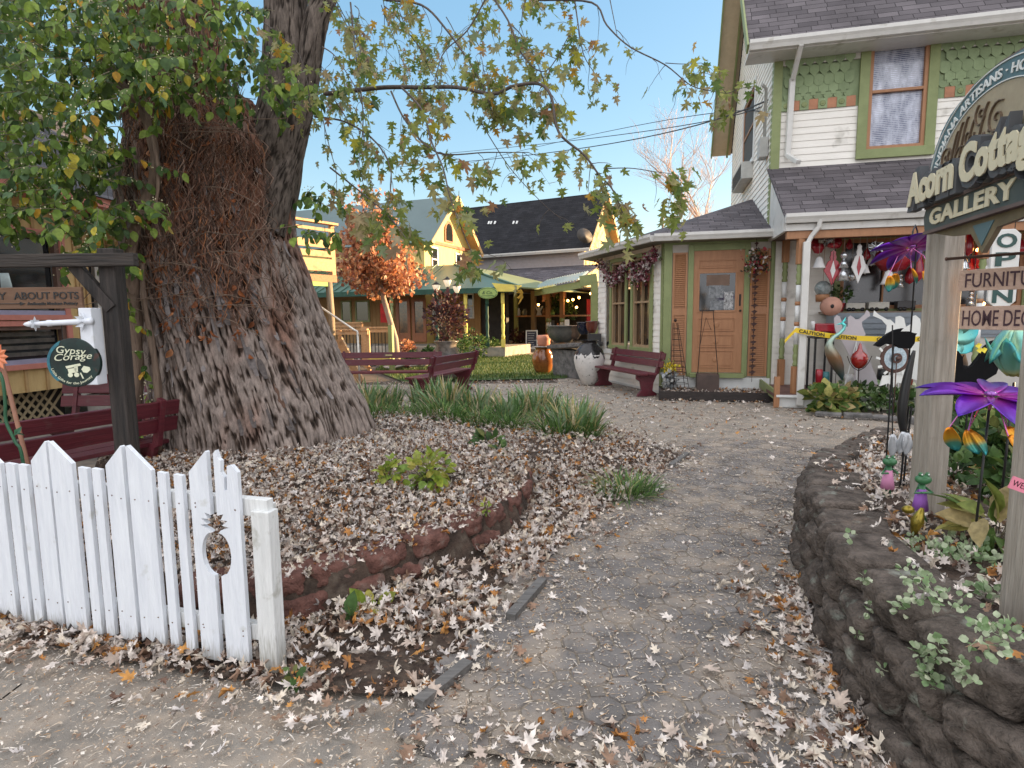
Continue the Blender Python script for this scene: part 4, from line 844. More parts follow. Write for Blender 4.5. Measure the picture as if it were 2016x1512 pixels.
# ================================================================ red benches
redw = woodmat('maroon_paint', (0.080,0.011,0.019), (0.12,0.018,0.027), 'x', rough=.42, bump=.25, dirt=((0.10,0.05,0.05), .15, 9))
def make_bench(name, label, L=1.5, m=None):
    t = thing(name, label, 'bench'); m = m or redw       # faces local -y, back at +y
    for z, y in ((.60,.235),(.745,.275)): b = MB(); b.box((0,y,z), (L,.028,.125), Matrix.Rotation(math.radians(-14),3,'X')); b.build('back_slat', m, t, bevel=.004)
    for y in (-.16, .03): b = MB(); b.box((0,y,.425), (L,.175,.035)); b.build('seat', m, t, bevel=.004)
    for s in (-1, 1):
        b = MB(); P = [(-.22,0),(.20,0),(.18,.05),(.10,.10),(.12,.25),(.19,.40),(.235,.42),(.335,.82),(.27,.84),(.16,.44),(-.24,.407),(-.24,.33),(-.16,.28),(-.13,.12),(-.20,.05)]
        x = s*(L/2-.16); b.prism(P, lambda u,z,d: V((x-.02+d, u, z)), .045); b.build('end_panel', m, t, bevel=.005)
    return t
B0 = make_bench('garden_bench', 'maroon slatted bench seen from behind, beside the dark post at the far left', 2.2)
def setm(o, x, y, rz, z=0): o.matrix_basis = Matrix.Translation(V((x,y,z))) @ Matrix.Rotation(rz,4,'Z')
BG = 'maroon slatted benches'
B0['group'] = BG; setm(B0, -3.62, 4.15, math.atan2(-1,-.47)+0, .02)
def bench(x, y, rz, label, z=0): return dup(B0, (x,y,z), rz, label, BG)
bench(-4.05, 6.45, .05, 'maroon bench facing the path before the yellow building, left of the big trunk')
bench(-2.55, 11.9, .02, 'long maroon bench with a small plaque on its top slat, right of the big trunk')
bench(-1.33, 11.4, math.atan2(-1.4,-.5), 'maroon bench turned away, its end panel towards the irises, before the dark urn')
# plaque on the long bench is its own little part
b = MB(); b.box((.0,.245,.745), (.14,.004,.035), Matrix.Rotation(math.radians(-14),3,'X')); q = [o for o in bpy.data.objects if o.get('label','').startswith('long maroon')][0]; b.build('plaque', mat('brass', (.35,.28,.14), rough=.4, metal=.5), q)
# ================================================================ garden stakes at the left edge
cop = mat('copper_pipe', (0.24,0.105,0.06), rough=.5, var=.2); grn = mat('green_metal', (0.02,0.09,0.04), rough=.45, var=.2)
t = thing('flower_stake', 'metal garden stake with an orange daisy on a copper pole by the left edge', 'garden ornament', tuple(PD(62,900,3.15).xy)+(0,))
a, c = PD(-2,690,3.15), PD(66,960,3.15); b = MB(); b.tube([a, c, (c.x+.02,c.y,0.02)], .011, 8); b.build('pole', cop, t, world=True)
b = MB()
for k in range(14):
    an = 2*math.pi*k/14; d = V((math.cos(an), -.25, math.sin(an))); c0 = PD(-8,702,3.1); s_ = d.cross(V((0,1,0))).normalized()*.016
    b.add([c0, c0+d*.05+s_, c0+d*.085, c0+d*.05-s_, c0+d*.05+V((0,-.008,0))], [(0,1,4),(1,2,4),(2,3,4),(3,0,4)])
b.build('petals', mat('orange_petal', (0.62,0.20,0.09), rough=.5, var=.15), t, world=True)
t = thing('leaf_stake', 'curling green metal leaf stake next to the copper pole', 'garden ornament', tuple(PD(45,900,3.0).xy)+(0,))
b = MB(); S = smooth_path([PD(*p) for p in ((-10,725,3),(4,745,3),(10,790,3),(12,830,3),(30,870,3),(46,915,3))]+[V((PD(46,915,3).x,3,0.03))]); b.tube(S, .008, 7); b.build('stem', grn, t, world=True)
b = MB()
for (x, y, dx, dz) in ((8,835,-.05,.05),(28,858,.045,.05),(30,850,.05,-.02)):
    p = PD(x,y,3); b.add([p, p+V((dx*.5-.02,0,dz*.6)), p+V((dx,0,dz)), p+V((dx*.5+.02,-.01,dz*.4))], [(0,1,2,3)])
b.build('leaf', grn, t, world=True)
# ================================================================ yellow building, left
yel = mat('yellow_board', (0.44,0.30,0.125), rough=.75, col2=(0.52,0.37,0.17), vscale=2, stretch=(6,6,1), bump=.2, bscale=10)
pink = mat('salmon_trim', (0.46,0.17,0.13), rough=.6, var=.1); lav = mat('lavender_trim', (0.27,0.26,0.36), rough=.6, var=.1); brn = mat('brown_frame', (0.10,0.055,0.04), rough=.6, var=.15)
def glassmat(name, col=(0.015,0.018,0.02), rough=0.06):
    return mat(name, col, rough=rough, var=.2, spec=.9, vscale=2)
glass = glassmat('dark_glass'); roofd = shingle('dark_shingle', ((.035,.033,.036),(.075,.07,.075)))
LBF = Fr(PD(0,700,7.5).xy, (.164,.986)); LB = thing('yellow_shop', 'yellow board and batten shop with salmon window trim behind the dark sign post', 'building', (LBF.o.x, LBF.o.y, 0))
h = LBF.hit; uc = h(176,600)[0]; zbot = h(50,773)[1]; ztop = h(90,418)[1]+.15
wu0, wz0 = h(-160,712); wu1, wz1 = h(108,462)
b = MB(); x0 = -4.5
for (a0, a1, q0, q1) in ((x0, wu0, zbot, ztop), (wu1, uc, zbot, ztop), (wu0, wu1, zbot, h(100,712)[1]), (wu0, wu1, h(100,470)[1], ztop)): b.ub(LBF, a0, a1, q0, q1, -.15, 0)
b.ub(LBF, uc-.12, uc, zbot, ztop, -1.3, -.151)
b.ub(LBF, x0, uc+2.6, zbot, ztop, -6, -1.3)
b.build('wall', yel, LB, world=True)
b = MB(); u = x0
while u < uc-.02:
    q1 = zbot+.0; top = h(100,712)[1]-.06 if wu0-.03 < u < wu1+.05 else ztop
    b.ub(LBF, u-.02, u+.02, zbot, top, 0, .022); 
    if top != ztop: b.ub(LBF, u-.02, u+.02, h(100,455)[1], ztop, 0, .022)
    u += .30
for u in (uc-.13, uc-.02): b.ub(LBF, u-.03, u+.03, zbot, ztop, .0, .03)
for k in range(8): b.ub(LBF, uc+.25+k*.3, uc+.29+k*.3, zbot, ztop, -1.3, -1.278)
b.build('batten', mat('yellow_batten', (0.36,0.23,0.10), rough=.7, var=.1), LB, world=True)
zmid0, zmid1 = h(60,642)[1], h(60,620)[1]; zl = h(60,716)[1]
for (z0, z1, n0) in ((zmid1, h(100,466)[1], 'window'), (zl, zmid0, 'window')):
    b = MB(); e = .05
    b.ub(LBF, wu0-.06, wu1+.10, z1, z1+.07, .0, .045); b.ub(LBF, wu0-.06, wu1+.10, z0-.07, z0, .0, .06); b.ub(LBF, wu1+.02, wu1+.10, z0, z1, 0, .045)
    f = b.build('window', pink, LB, world=True, bevel=.003)
    b = MB(); b.ub(LBF, wu0, wu1+.02, z0, z0+.06, -.06, .03); b.build('sill', lav, f, world=True)
    b = MB(); b.ub(LBF, wu1-.05, wu1+.02, z0+.06, z1, -.05, .02); b.ub(LBF, wu0, wu1-.05, z1-.05, z1, -.05, .02); b.build('frame', brn, f, world=True)
    b = MB(); b.ub(LBF, wu0, wu1-.05, z0+.06, z1-.05, -.09, -.075); b.build('pane', glass, f, world=True)
    if z0 < 1.5:
        b = MB()
        for k in range(5): b.ub(LBF, wu0, wu1-.1, z0+.10+k*.09, z0+.155+k*.09, -.073, -.062)
        b.build('inner_shelf', mat('dim_shelf', (.07,.06,.05), var=.4, vscale=8), f, world=True)
# entrance recess: louvred dark shutter and white framed door
b = MB(); ua = uc+.02
b.ub(LBF, ua, ua+1.35, zbot, zbot+2.1, -1.3, -1.22)
b.build('porch_door', mat('shop_door_dark', (.02,.02,.022), var=.3, rough=.4), LB, world=True)
b = MB()
for k in range(26): b.ub(LBF, ua+.05, ua+.55, zbot+.45+k*.062, zbot+.475+k*.062, -1.22, -1.19)
b.build('shutter', mat('shop_shutter', (.13,.10,.07), var=.3), LB, world=True)
wht = mat('white_trim', (0.66,0.67,0.66), rough=.5, var=.06)
b = MB(); b.ub(LBF, ua+.0, ua+.6, zbot+.1, zbot+.42, -1.22, -1.18); b.ub(LBF, ua+1.3, ua+1.4, zbot, zbot+2.15, -1.25, -1.15); b.build('door_frame', wht, LB, world=True)
b = MB(); b.ub(LBF, uc-.1, uc+1.9, zbot-.14, zbot, -1.4, .3); b.build('porch_deck', mat('shop_deck', (.16,.03,.03), var=.2), LB, world=True)
b = MB()
for k in range(3): b.ub(LBF, uc+.0, uc+1.9, zbot-.30-k*.14, zbot-.17-k*.14, -.2, .45+k*.22)
b.build('steps', mat('worn_white_step', (.42,.40,.37), var=.2), LB, world=True)
b = MB(); sk = h(80,775)
for k in range(46):
    u = x0+.0+k*.13
    if u > uc-.6: break
    b.bar(LBF.pt(u, .05, -.28), LBF.pt(u+.42, zbot-.03, -.28), .035, .008, up=LBF.n); b.bar(LBF.pt(u+.42, .05, -.29), LBF.pt(u, zbot-.03, -.29), .035, .008, up=LBF.n)
b.build('lattice', mat('lattice', (.35,.28,.17), var=.15), LB, world=True)
b = MB(); b.ub(LBF, x0, uc-.1, -.03, zbot, -5.9, -.5); b.build('foundation', mat('crawl_dark', (.02,.018,.015)), LB, world=True)
b = MB(); b.ub(LBF, x0-.2, uc+.25, ztop-.02, ztop+.12, -.2, .5); b.build('fascia', pink, LB, world=True)
b = MB(); b.add([LBF.pt(x0-.3, ztop+.10, .55), LBF.pt(uc+2.9, ztop+.10, .55), LBF.pt(uc+2.9, ztop+2.3, -3), LBF.pt(x0-.3, ztop+2.3, -3), LBF.pt(uc+2.9, ztop+.10, -6.4), LBF.pt(x0-.3, ztop+.10, -6.4)], [(0,1,2,3),(2,4,5,3),(1,4,2),(0,3,5),(0,5,4,1)]); b.build('roof', roofd, LB, world=True)
t = thing('table_lamp', 'table lamp with a pale drum shade in the yellow shop window', 'lamp', tuple(h_ for h_ in LBF.pt(h(14,560)[0], h(14,590)[1], -.0)))
c = LBF.pt(h(14,560)[0], 0, -.055); zz = h(14,565)[1]; b = MB(); b.lathe([(.13,zz-.02),(.09,zz+.18)], (c.x,c.y,0), 20, sx=.9, sy=.15); b.build('lamp_shade', mat('lamp_shade_cloth', (.55,.66,.66), rough=.8), t, world=True)
b = MB(); b.lathe([(.03,zz-.2),(.012,zz-.14),(.02,zz-.02)], (c.x,c.y,0), 10); b.build('base', brn, t, world=True)
# ================================================================ two storey cottage, right
cream_w = mat('cream_clapboard', (0.76,0.73,0.67), rough=.65, col2=(0.84,0.81,0.75), vscale=1.5, stretch=(1,1,6), bump=.12, bscale=12, dirt=((.36,.34,.29), .05, 3))
sage = mat('sage_trim', (0.20,0.235,0.095), rough=.6, col2=(0.24,0.28,0.12), vscale=4, bump=.1)
sage2 = mat('sage_shingle', (0.19,0.25,0.125), rough=.7, col2=(0.235,0.30,0.16), vscale=4, bump=.15, island=.12)
brick_t = mat('terracotta_tile', (0.42,0.19,0.105), rough=.7, var=.15)
cinn = mat('cinnamon_paint', (0.33,0.155,0.072), rough=.55, col2=(0.39,0.19,0.09), vscale=3, stretch=(6,6,1), bump=.15)
gutm = mat('gutter_white', (0.60,0.59,0.56), rough=.4, var=.05, dirt=((.40,.38,.33), .08, 5)); soff = mat('soffit_tan', (0.50,0.41,0.28), rough=.7, var=.08)
shing = shingle('charcoal_shingle', ((.070,.062,.068),(.135,.120,.128)), w=.30, h=.135)
def clap(mb, fr, u0, u1, z0, z1, holes=(), n=0, course=.115, lip=.014, clip=None):
    k = 0; z = z0
    while z < z1-1e-3:
        zt = min(z+course, z1); segs = [(u0, u1)]
        if clip: a, b_ = clip((z+zt)/2); segs = [(max(u0,a), min(u1,b_))]
        for (a0, a1, c0, c1) in holes:
            if c0 < zt-.01 and c1 > z+.01:
                ns = []
                for (s0, s1) in segs:
                    if a1 <= s0 or a0 >= s1: ns.append((s0, s1)); continue
                    if a0 > s0: ns.append((s0, a0))
                    if a1 < s1: ns.append((a1, s1))
                segs = ns
        for (s0, s1) in segs:
            if s1-s0 < .01: continue
            mb.add([fr.pt(s0,z,n+lip), fr.pt(s1,z,n+lip), fr.pt(s1,zt,n+.002), fr.pt(s0,zt,n+.002), fr.pt(s0,z,n-.02), fr.pt(s1,z,n-.02), fr.pt(s1,zt,n-.02), fr.pt(s0,zt,n-.02)], [(0,1,2,3),(4,5,1,0),(3,2,6,7),(0,3,7,4),(1,5,6,2),(7,6,5,4)])
        z = zt
def frame_rect(mb, fr, u0, u1, z0, z1, w, n0, n1, sill=None):
    mb.ub(fr, u0, u1, z1-w, z1, n0, n1); mb.ub(fr, u0, u0+w, z0+w, z1-w, n0, n1); mb.ub(fr, u1-w, u1, z0+w, z1-w, n0, n1); mb.ub(fr, u0, u1, z0, z0+w, n0, sill or n1)
HF = Fr(PD(1515,400,10.8).xy, (.970,-.242)); hh = HF.hit
CT = thing('cottage', 'two storey cream cottage with green scalloped shingles, porch and corner room by the path', 'house', (HF.o.x, HF.o.y, 0))
U1 = 11.0; DEP = 6.0; zs0 = hh(1620,320)[1]; zs1 = hh(1620,214)[1]; zbk = hh(1620,194)[1]; zfr = hh(1620,122)[1]
zg = HF.off(.5).hit(1458,90)[1]; zw = zg+.1
wt0, wt1 = hh(1686,240)[0], hh(1838,240)[0]; wf0, wf1 = hh(1706,240)[0], hh(1820,240)[0]; wzb = hh(1765,292)[1]; wzt = hh(1765,62)[1]; wzm = hh(1765,178)[1]; wtb = hh(1750,300)[1]
hole = [(wf0, wf1, wzb, wzt)]
b = MB(); clap(b, HF, 0, U1, zs0-.3, zs1, [(wt0+.05,wt1-.05,wtb,9)]); 
fl = .22                                        # porch floor height
PWu0, PWu1 = hh(1640,560)[0], hh(2010,560)[0]; PWz0, PWz1 = hh(1720,608)[1], hh(1720,470)[1]
clap(b, HF, 0.0, U1, fl, zs0-.3, [(PWu0,PWu1,PWz0,PWz1)])
b.build('siding', cream_w, CT, world=True)
SWF = Fr(HF.o.xy, (-HF.n.x, -HF.n.y))           # side wall: u runs back
if SWF.n.dot(HF.u) > 0: SWF.n = -SWF.n
ridge_n = -DEP/2; pitch = 1.25; zr = zw+(DEP/2+.5)*pitch
sw = SWF.hit; w0, w1 = 3.0, 3.9
ua_, ub2 = sorted((sw(1466,250)[0], sw(1487,250)[0])); swz0, swz1 = sw(1476,325)[1], sw(1478,190)[1]
b = MB(); clap(b, SWF, 0, DEP, 2.0, zw+DEP/2*pitch+.2, [(ua_,ub2,swz0,swz1)], clip=lambda z: (0, DEP) if z < zw else (max(0,(z-zw)/pitch-.0), DEP-max(0,(z-zw)/pitch)))
b.build('siding', cream_w, CT, world=True)
b = MB(); b.ub(HF, .0, U1, 0, zw, -DEP, -.13); b.build('wall', mat('sheathing', (.05,.045,.04)), CT, world=True)
b = MB(); b.ub(HF, 0.0, .13, .2, zw, .016, .032); b.ub(HF, -.012, .0, .2, zw, -.14, .032); b.build('corner_board', sage, CT, world=True)
# scalloped shingles and tile course above the upper siding
b = MB(); rows = [('d',0),('r',1),('s',2),('r',3)]; rh = (zfr-zbk)/4.0; tw = .158
for q in range(5):
    zt_ = zfr-rh*q+.10; kind = ('d','d','r','s','r')[q]; zb2 = zfr-rh*(q+1)+.06 if q else zfr-rh*.5; u = -.0+(.5 if q % 2 else 0)*tw; zb2 = max(zb2, zbk-.01)
    n0 = .050-.006*q
    while u < U1:
        c = u+tw/2; w = tw/2-.002
        if kind == 'r': P_ = [(c+w*math.cos(a), zb2+w*.95+w*.95*math.sin(a)) for a in [math.pi+math.pi*k/8 for k in range(9)]]
        elif kind == 'd': P_ = [(c-w, zb2+w*1.1),(c, zb2),(c+w, zb2+w*1.1)]
        else: P_ = [(c-w, zb2+.05),(c-w*.5, zb2+.05),(c-w*.5, zb2),(c+w*.5, zb2),(c+w*.5, zb2+.05),(c+w, zb2+.05)]
        P_ += [(c+w, max(zt_, zb2+.08)),(c-w, max(zt_, zb2+.08))]
        if not (c+w > wt0 and c-w < wt1) and c-w > .12: b.prism(P_, lambda uu,z,d: HF.pt(uu, z, n0-d), .012)
        u += tw
b.ub(HF, .13, wt0+.02, zbk, zfr+.05, -.03, .006); b.ub(HF, wt1-.02, U1, zbk, zfr+.05, -.03, .006)
b.build('scalloped_shingles', sage2, CT, world=True)
b = MB(); b2 = MB(); b3 = MB(); u = .13; k = 0
while u < U1:
    if not (u+.14 > wt0 and u < wt1):
        (b if k % 2 else b2).ub(HF, u, u+.145, zs1, zbk, -.01, .026 if k % 2 else .034)
        if k % 2 == 0:
            c = (u+.072, (zs1+zbk)/2); R_ = HF.n.to_track_quat('Z','Y').to_matrix()
            b3.lathe([(.042,0),(.046,.008),(.034,.012),(.026,.006),(.018,.014),(0,.016)], HF.pt(c[0], c[1], .034), 14, R=R_)
    u += .147; k += 1
b2.ub(HF, .13, wt0+.02, zs1, zbk, -.02, .012); b2.ub(HF, wt1-.02, U1, zs1, zbk, -.02, .012)
b.build('tile_course', brick_t, CT, world=True); b2.build('tile_course', sage2, CT, world=True); b3.build('rosettes', sage, CT, world=True)
b = MB(); b.ub(HF, .13, wt0, zfr-.02, zw+.05, .0, .045); b.ub(HF, wt1, U1, zfr-.02, zw+.05, .0, .045); b.build('frieze', mat('frieze_grey', (.44,.42,.37), var=.08), CT, world=True)
def window(fr, parent, u0, u1, z0, z1, trim, tw, fw, n=0, rail=None, glassm=None, trimm=None, framem=None, blinds=False, mull=0, deep=.05):
    b = MB(); frame_rect(b, fr, u0-tw, u1+tw, z0-tw, z1+tw, tw, n, n+.04, n+.06); w = b.build('window', trimm or sage, parent, world=True, bevel=.004)
    b = MB(); frame_rect(b, fr, u0, u1, z0, z1, fw, n-deep, n+.015)
    if rail: b.ub(fr, u0+fw, u1-fw, rail-fw*.4, rail+fw*.4, n-deep+.005, n+.02)
    for k in range(mull): uu = u0+(u1-u0)*(k+1)/(mull+1); b.ub(fr, uu-.012, uu+.012, z0+fw, z1-fw, n-deep+.005, n+.01)
    b.build('frame', framem or cinn, w, world=True)
    b = MB(); b.ub(fr, u0+fw, u1-fw, z0+fw, z1-fw, n-deep-.012, n-deep-.004); b.build('pane', glassm or glass, w, world=True)
    if blinds:
        b = MB(); k = 0; z = z0+fw
        while z < z1-fw: b.ub(fr, u0+fw, u1-fw, z, z+.011, n-deep-.003, n-deep+.0); z += .030
        b.build('blind', blinds, w, world=True)
    return w
refl = mat('painted_reflection_glass', (0.06,0.08,0.16), col2=(0.72,0.76,0.88), vscale=2.4, stretch=(2.6,2.6,1.2), rough=.08, spec=1.0)  # blue-white reflections and curtain tones painted into the pane colour
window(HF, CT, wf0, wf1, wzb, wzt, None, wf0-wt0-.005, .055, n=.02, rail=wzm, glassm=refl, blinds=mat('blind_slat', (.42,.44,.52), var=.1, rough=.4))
window(SWF, CT, ua_, ub2, swz0, swz1, None, .09, .06, n=.0, rail=(swz0+swz1)/2, trimm=wht)
t = MB(); um = (ua_+ub2)/2; t.ub(SWF, ua_+.05, ub2-.05, swz0-.40, swz0-.05, .0, .24); o = t.build('air_conditioner', mat('ac_grey', (.50,.50,.47), var=.1), CT, world=True, bevel=.01)
t = MB()
for k in range(7): t.ub(SWF, ua_+.10, ub2-.10, swz0-.37+k*.043, swz0-.35+k*.043, .241, .25)
t.build('grille', mat('ac_dark', (.06,.06,.06)), o, world=True)
# main roof, gutters, soffit
def eslab(fr, A, B, th): pass
b = MB()
def PH(u, n, z): return HF.pt(u, z, n)
zrA = zg+.02; ov = .5; uL_ = -.5; th = .05
zR = zrA+(DEP/2+ov)*pitch
def slab(mb, q, th=.05):
    q = [V(p) for p in q]; nr = (q[1]-q[0]).cross(q[2]-q[0]).normalized(); nr = nr if nr.z > 0 else -nr; k = len(q)
    mb.add(q+[p-nr*th for p in q], [tuple(range(k)), tuple(range(2*k-1,k-1,-1))]+[(i, i+k, (i+1) % k+k, (i+1) % k) for i in range(k)])
slab(b, [PH(uL_,ov,zrA), PH(U1,ov,zrA), PH(U1,-DEP/2,zR), PH(uL_,-DEP/2,zR)]); slab(b, [PH(U1,-DEP-ov,zrA), PH(uL_,-DEP-ov,zrA), PH(uL_,-DEP/2,zR), PH(U1,-DEP/2,zR)])
b.build('roof', shing, CT, world=True)
b = MB()
for s in (0, 1):                                # rake soffits and bargeboards
    na = ov if s == 0 else -DEP-ov; q = [PH(uL_,na,zrA-.055), PH(.0,na,zrA-.055), PH(.0,-DEP/2,zR-.055), PH(uL_,-DEP/2,zR-.055)]; slab(b, q, .03)
b.build('soffit', soff, CT, world=True)
b = MB()
for s in (0, 1):
    na = ov if s == 0 else -DEP-ov; b.bar(PH(uL_-.02,na,zrA-.09), PH(uL_-.02,-DEP/2,zR-.09), .03, .16)
    b.bar(PH(uL_+.40,na,zrA-.12), PH(uL_+.40,-DEP/2,zR-.12), .05, .06)
b.build('bargeboard', sage, CT, world=True)
def gutter(mb, a, b_, h=.125, d=.12, out=None):
    a, b_ = V(a), V(b_); o = V(out); P_ = [(0,0),(d*.62,0),(d*.80,h*.35),(d,h*.62),(d,h),(d-.014,h),(d-.014,h-.02),(0,h-.02)]
    mb.add([a+o*x+V((0,0,z-h)) for x, z in P_]+[b_+o*x+V((0,0,z-h)) for x, z in P_], [tuple(range(8)), tuple(range(15,7,-1))]+[(i, i+8, (i+1) % 8+8, (i+1) % 8) for i in range(8)])
b = MB(); gutter(b, PH(uL_,ov,zrA+.01), PH(U1,ov,zrA+.01), .15, .13, HF.n); b.build('gutter', gutm, CT, world=True)
b = MB(); b.ub(HF, uL_, U1, zrA-.16, zrA-.13, .0, ov); b.build('soffit', gutm, CT, world=True)
b = MB(); zz_ = hh(1530,318)[1]
b.bar(PH(.30,ov+.06,zrA-.12), PH(.28,.12,zrA-.50), .07, .09); b.bar(PH(.28,.08,zrA-.48), PH(.25,.08,zz_+.05), .09, .07); b.bar(PH(.25,.08,zz_+.08), PH(.38,.36,zz_-.12), .09, .07); b.build('downspout', gutm, CT, world=True, bevel=.008)
# porch
NP = 1.45; PFr = HF.off(NP); zpg = PFr.hit(1545,424)[1]; upl = PFr.hit(1545,430)[0]; zpw = hh(1600,326)[1]
b = MB(); slab(b, [PH(upl,NP,zpg), PH(U1,NP,zpg), PH(U1,.0,zpw), PH(-.06,.0,zpw)], .04); b.build('porch_roof', shing, CT, world=True)
b = MB(); gutter(b, PH(upl,NP,zpg+.01), PH(U1,NP,zpg+.01), .14, .12, HF.n); b.build('gutter', gutm, CT, world=True)
b = MB(); b.ub(HF, upl+.02, U1, zpg-.24, zpg-.14, NP-.05, NP-.005); b.ub(HF, upl, upl+.05, zpg-.24, zpg-.02, -.0, NP-.051); b.prism([(NP-.05, zpg-.03),(0, zpg-.03),(0, zpw-.06)], lambda n_, z, d: HF.pt(upl+.05-d, z, n_), .04); b.build('porch_fascia', gutm, CT, world=True)
b = MB(); b.ub(HF, upl+.05, U1, zpg-.36, zpg-.245, NP-.16, NP-.04); b.build('porch_beam', cinn, CT, world=True)
b = MB(); b.ub(HF, upl+.06, U1, zpg-.235, zpg-.20, .02, NP-.17); b.build('porch_ceiling', mat('porch_ceiling', (.10,.06,.045), var=.2), CT, world=True)
b = MB(); b.ub(HF, upl-.05, U1, fl-.05, fl, -.2, NP); b.build('porch_floor', mat('porch_floor_red', (.12,.060,.050), var=.3, vscale=5), CT, world=True)
b = MB(); b.ub(HF, upl-.0, U1, 0, fl-.052, NP-.1, NP-.03); b.ub(HF, upl-.02, U1, fl-.048, fl-.01, NP+.002, NP+.03); b.build('porch_skirt', wht, CT, world=True)
def turned_post(u, n, z0, z1, r=.05):
    b = MB(); c = HF.pt(u, 0, n); L_ = z1-z0; zb1 = z0+L_*.18; zt1 = z1-L_*.16
    b.box((c.x,c.y,(z0+zb1)/2), (.1,.1,zb1-z0)); b.box((c.x,c.y,(zt1+z1)/2), (.1,.1,z1-zt1)); po = b.build('porch_post', cinn, CT, world=True, bevel=.006)
    m_ = (zb1+zt1)/2; h2 = (zt1-zb1)
    for nm, a0, a1, mt in (('turning', 0, .22, sage), ('turning', .22, .40, wht), ('turning', .40,.44, cinn), ('turning', .44, .60, wht), ('turning', .60,.64, cinn), ('turning', .64, .80, wht), ('turning', .80, 1, sage)):
        q = MB(); za, zb3 = zb1+h2*a0, zb1+h2*a1; hb = zb3-za
        pr = [(r*.85,0),(r*.85,hb)] if mt is not sage else [(r*.8,0),(r*1.0,hb*.1),(r*.7,hb*.2),(r*.95,hb*.35),(r*.95,hb*.5),(r*.7,hb*.6),(r,hb*.75),(r*.8,hb*.9),(r*.85,hb)]
        if mt is cinn: pr = [(r*.85,0),(r*.98,hb*.5),(r*.85,hb)]
        q.lathe(pr, (c.x,c.y,za), 16); q.build(nm, mt, po, world=True)
    return po
turned_post(hh(1540,600)[0]-.0+.0, .12, fl, zpg-.2); turned_post(PFr.hit(1574,600)[0], NP-.10, fl, zpg-.36); turned_post(PFr.hit(1932,640)[0], NP-.10, fl, zpg-.36)
b = MB(); ud = PFr.hit(1583,600)[0]; ud2 = ud+.05
b.tube([PH(ud+.16,NP+.06,zpg-.10), PH(ud+.155,NP+.05,zpg-.20), PH(ud+.06,NP-.0,zpg-.34), PH(ud+.015,NP+.0,zpg-.44)], [.045]*4, 4); b.box(tuple(PH(ud,NP+.0,(zpg-.42+.04)/2)), (.105,.075,zpg-.42-.04), Matrix.Rotation(HF.rot(),3,'Z')); b.build('downspout', gutm, CT, world=True, bevel=.01)
b = MB(); b.bar(PH(upl-.05,.1,.24), PH(upl-.02,NP-.1,.20), .03, .16); b.build('porch_rail', sage, CT, world=True)
b = MB(); b.ub(HF, upl-.05, upl+.03, 0, .5, NP-.06, NP+.02); b.build('newel', cinn, CT, world=True)
window(HF, CT, PWu0+.1, PWu1, PWz0, PWz1, None, .09, .06, n=.02, mull=3, deep=.04, glassm=mat('porch_glass', (.006,.006,.007), col2=(.03,.028,.03), vscale=3, rough=.15, spec=.9))
# corner room: two canted walls
DF = Fr(PD(1305,760,11.2).xy, (.970,-.242)); WF2 = Fr(DF.o.xy, (-.283,.959)); dh = DF.hit; wh = WF2.hit
UD = dh(1520,600)[0]; UW = 2.95; ztb = DF.off(.0).hit(1400,478)[1]; zb0 = .0
b = MB(); k0, k1 = .0, .15; du0, du1 = dh(1364,600)[0], dh(1463,600)[0]; dz0, dz1 = dh(1410,733)[1], dh(1410,493)[1]
wa0, wa1 = sorted((wh(1193,600)[0], wh(1287,600)[0])); wz0, wz1 = wh(1240,686)[1], wh(1240,512)[1]
clap(b, WF2, 0.0, UW, .05, ztb+.1, [(wa0,wa1,wz0,wz1)], course=.118)
WF3 = Fr(WF2.pt(UW,0,0).xy, (WF2.u+V((0,1,0))*1.2-V((0,0,0))).xy if False else (.55,.84))
if WF3.n.x > 0: WF3.n = -WF3.n
clap(b, WF3, 0, 1.2, .05, ztb+.1, course=.118); b.build('siding', cream_w, CT, world=True)
b = MB(); b.ub(DF, 0, UD, .0, ztb+.05, -.12, 0); b.build('wall', mat('room_wall', (.50,.47,.42), var=.05), CT, world=True)
b = MB()
sh0, sh1 = dh(1323,600)[0], dh(1352,600)[0]; sh2, sh3 = dh(1475,600)[0], dh(1513,600)[0]
b.ub(DF, -.02, sh0-.01, .1, ztb+.05, 0, .035); b.ub(WF2, 0.02, .10, .1, ztb+.05, .002, .03); b.ub(DF, sh3+.01, UD, .1, ztb+.05, 0, .035)
b.ub(DF, sh1+.01, du0, dz0-.08, dz1+.12, 0, .04); b.ub(DF, du1, sh2-.01, dz0-.08, dz1+.12, 0, .04); b.ub(DF, du0, du1, dz1, dz1+.12, 0, .04); b.ub(DF, du0-.04, du1+.04, dz0-.09, dz0-.01, 0, .14)
b.build('door_trim', sage, CT, world=True, bevel=.003)
b = MB(); b.ub(DF, sh0, sh3, ztb-.10, ztb+.08, .042, .06) if False else b.ub(DF, -.02, UD, dz1+.125, ztb+.05, .0, .036); b.build('header', sage, CT, world=True)
b = MB(); b.ub(DF, .0, UD, .0, dz0-.095, .0, .05); b.ub(WF2, 0.0, UW, .0, .05, .0, .03); b.ub(WF2, .1, UW, wz0-.16, wz0-.07, .016, .03); b.build('base_board', wht, CT, world=True)
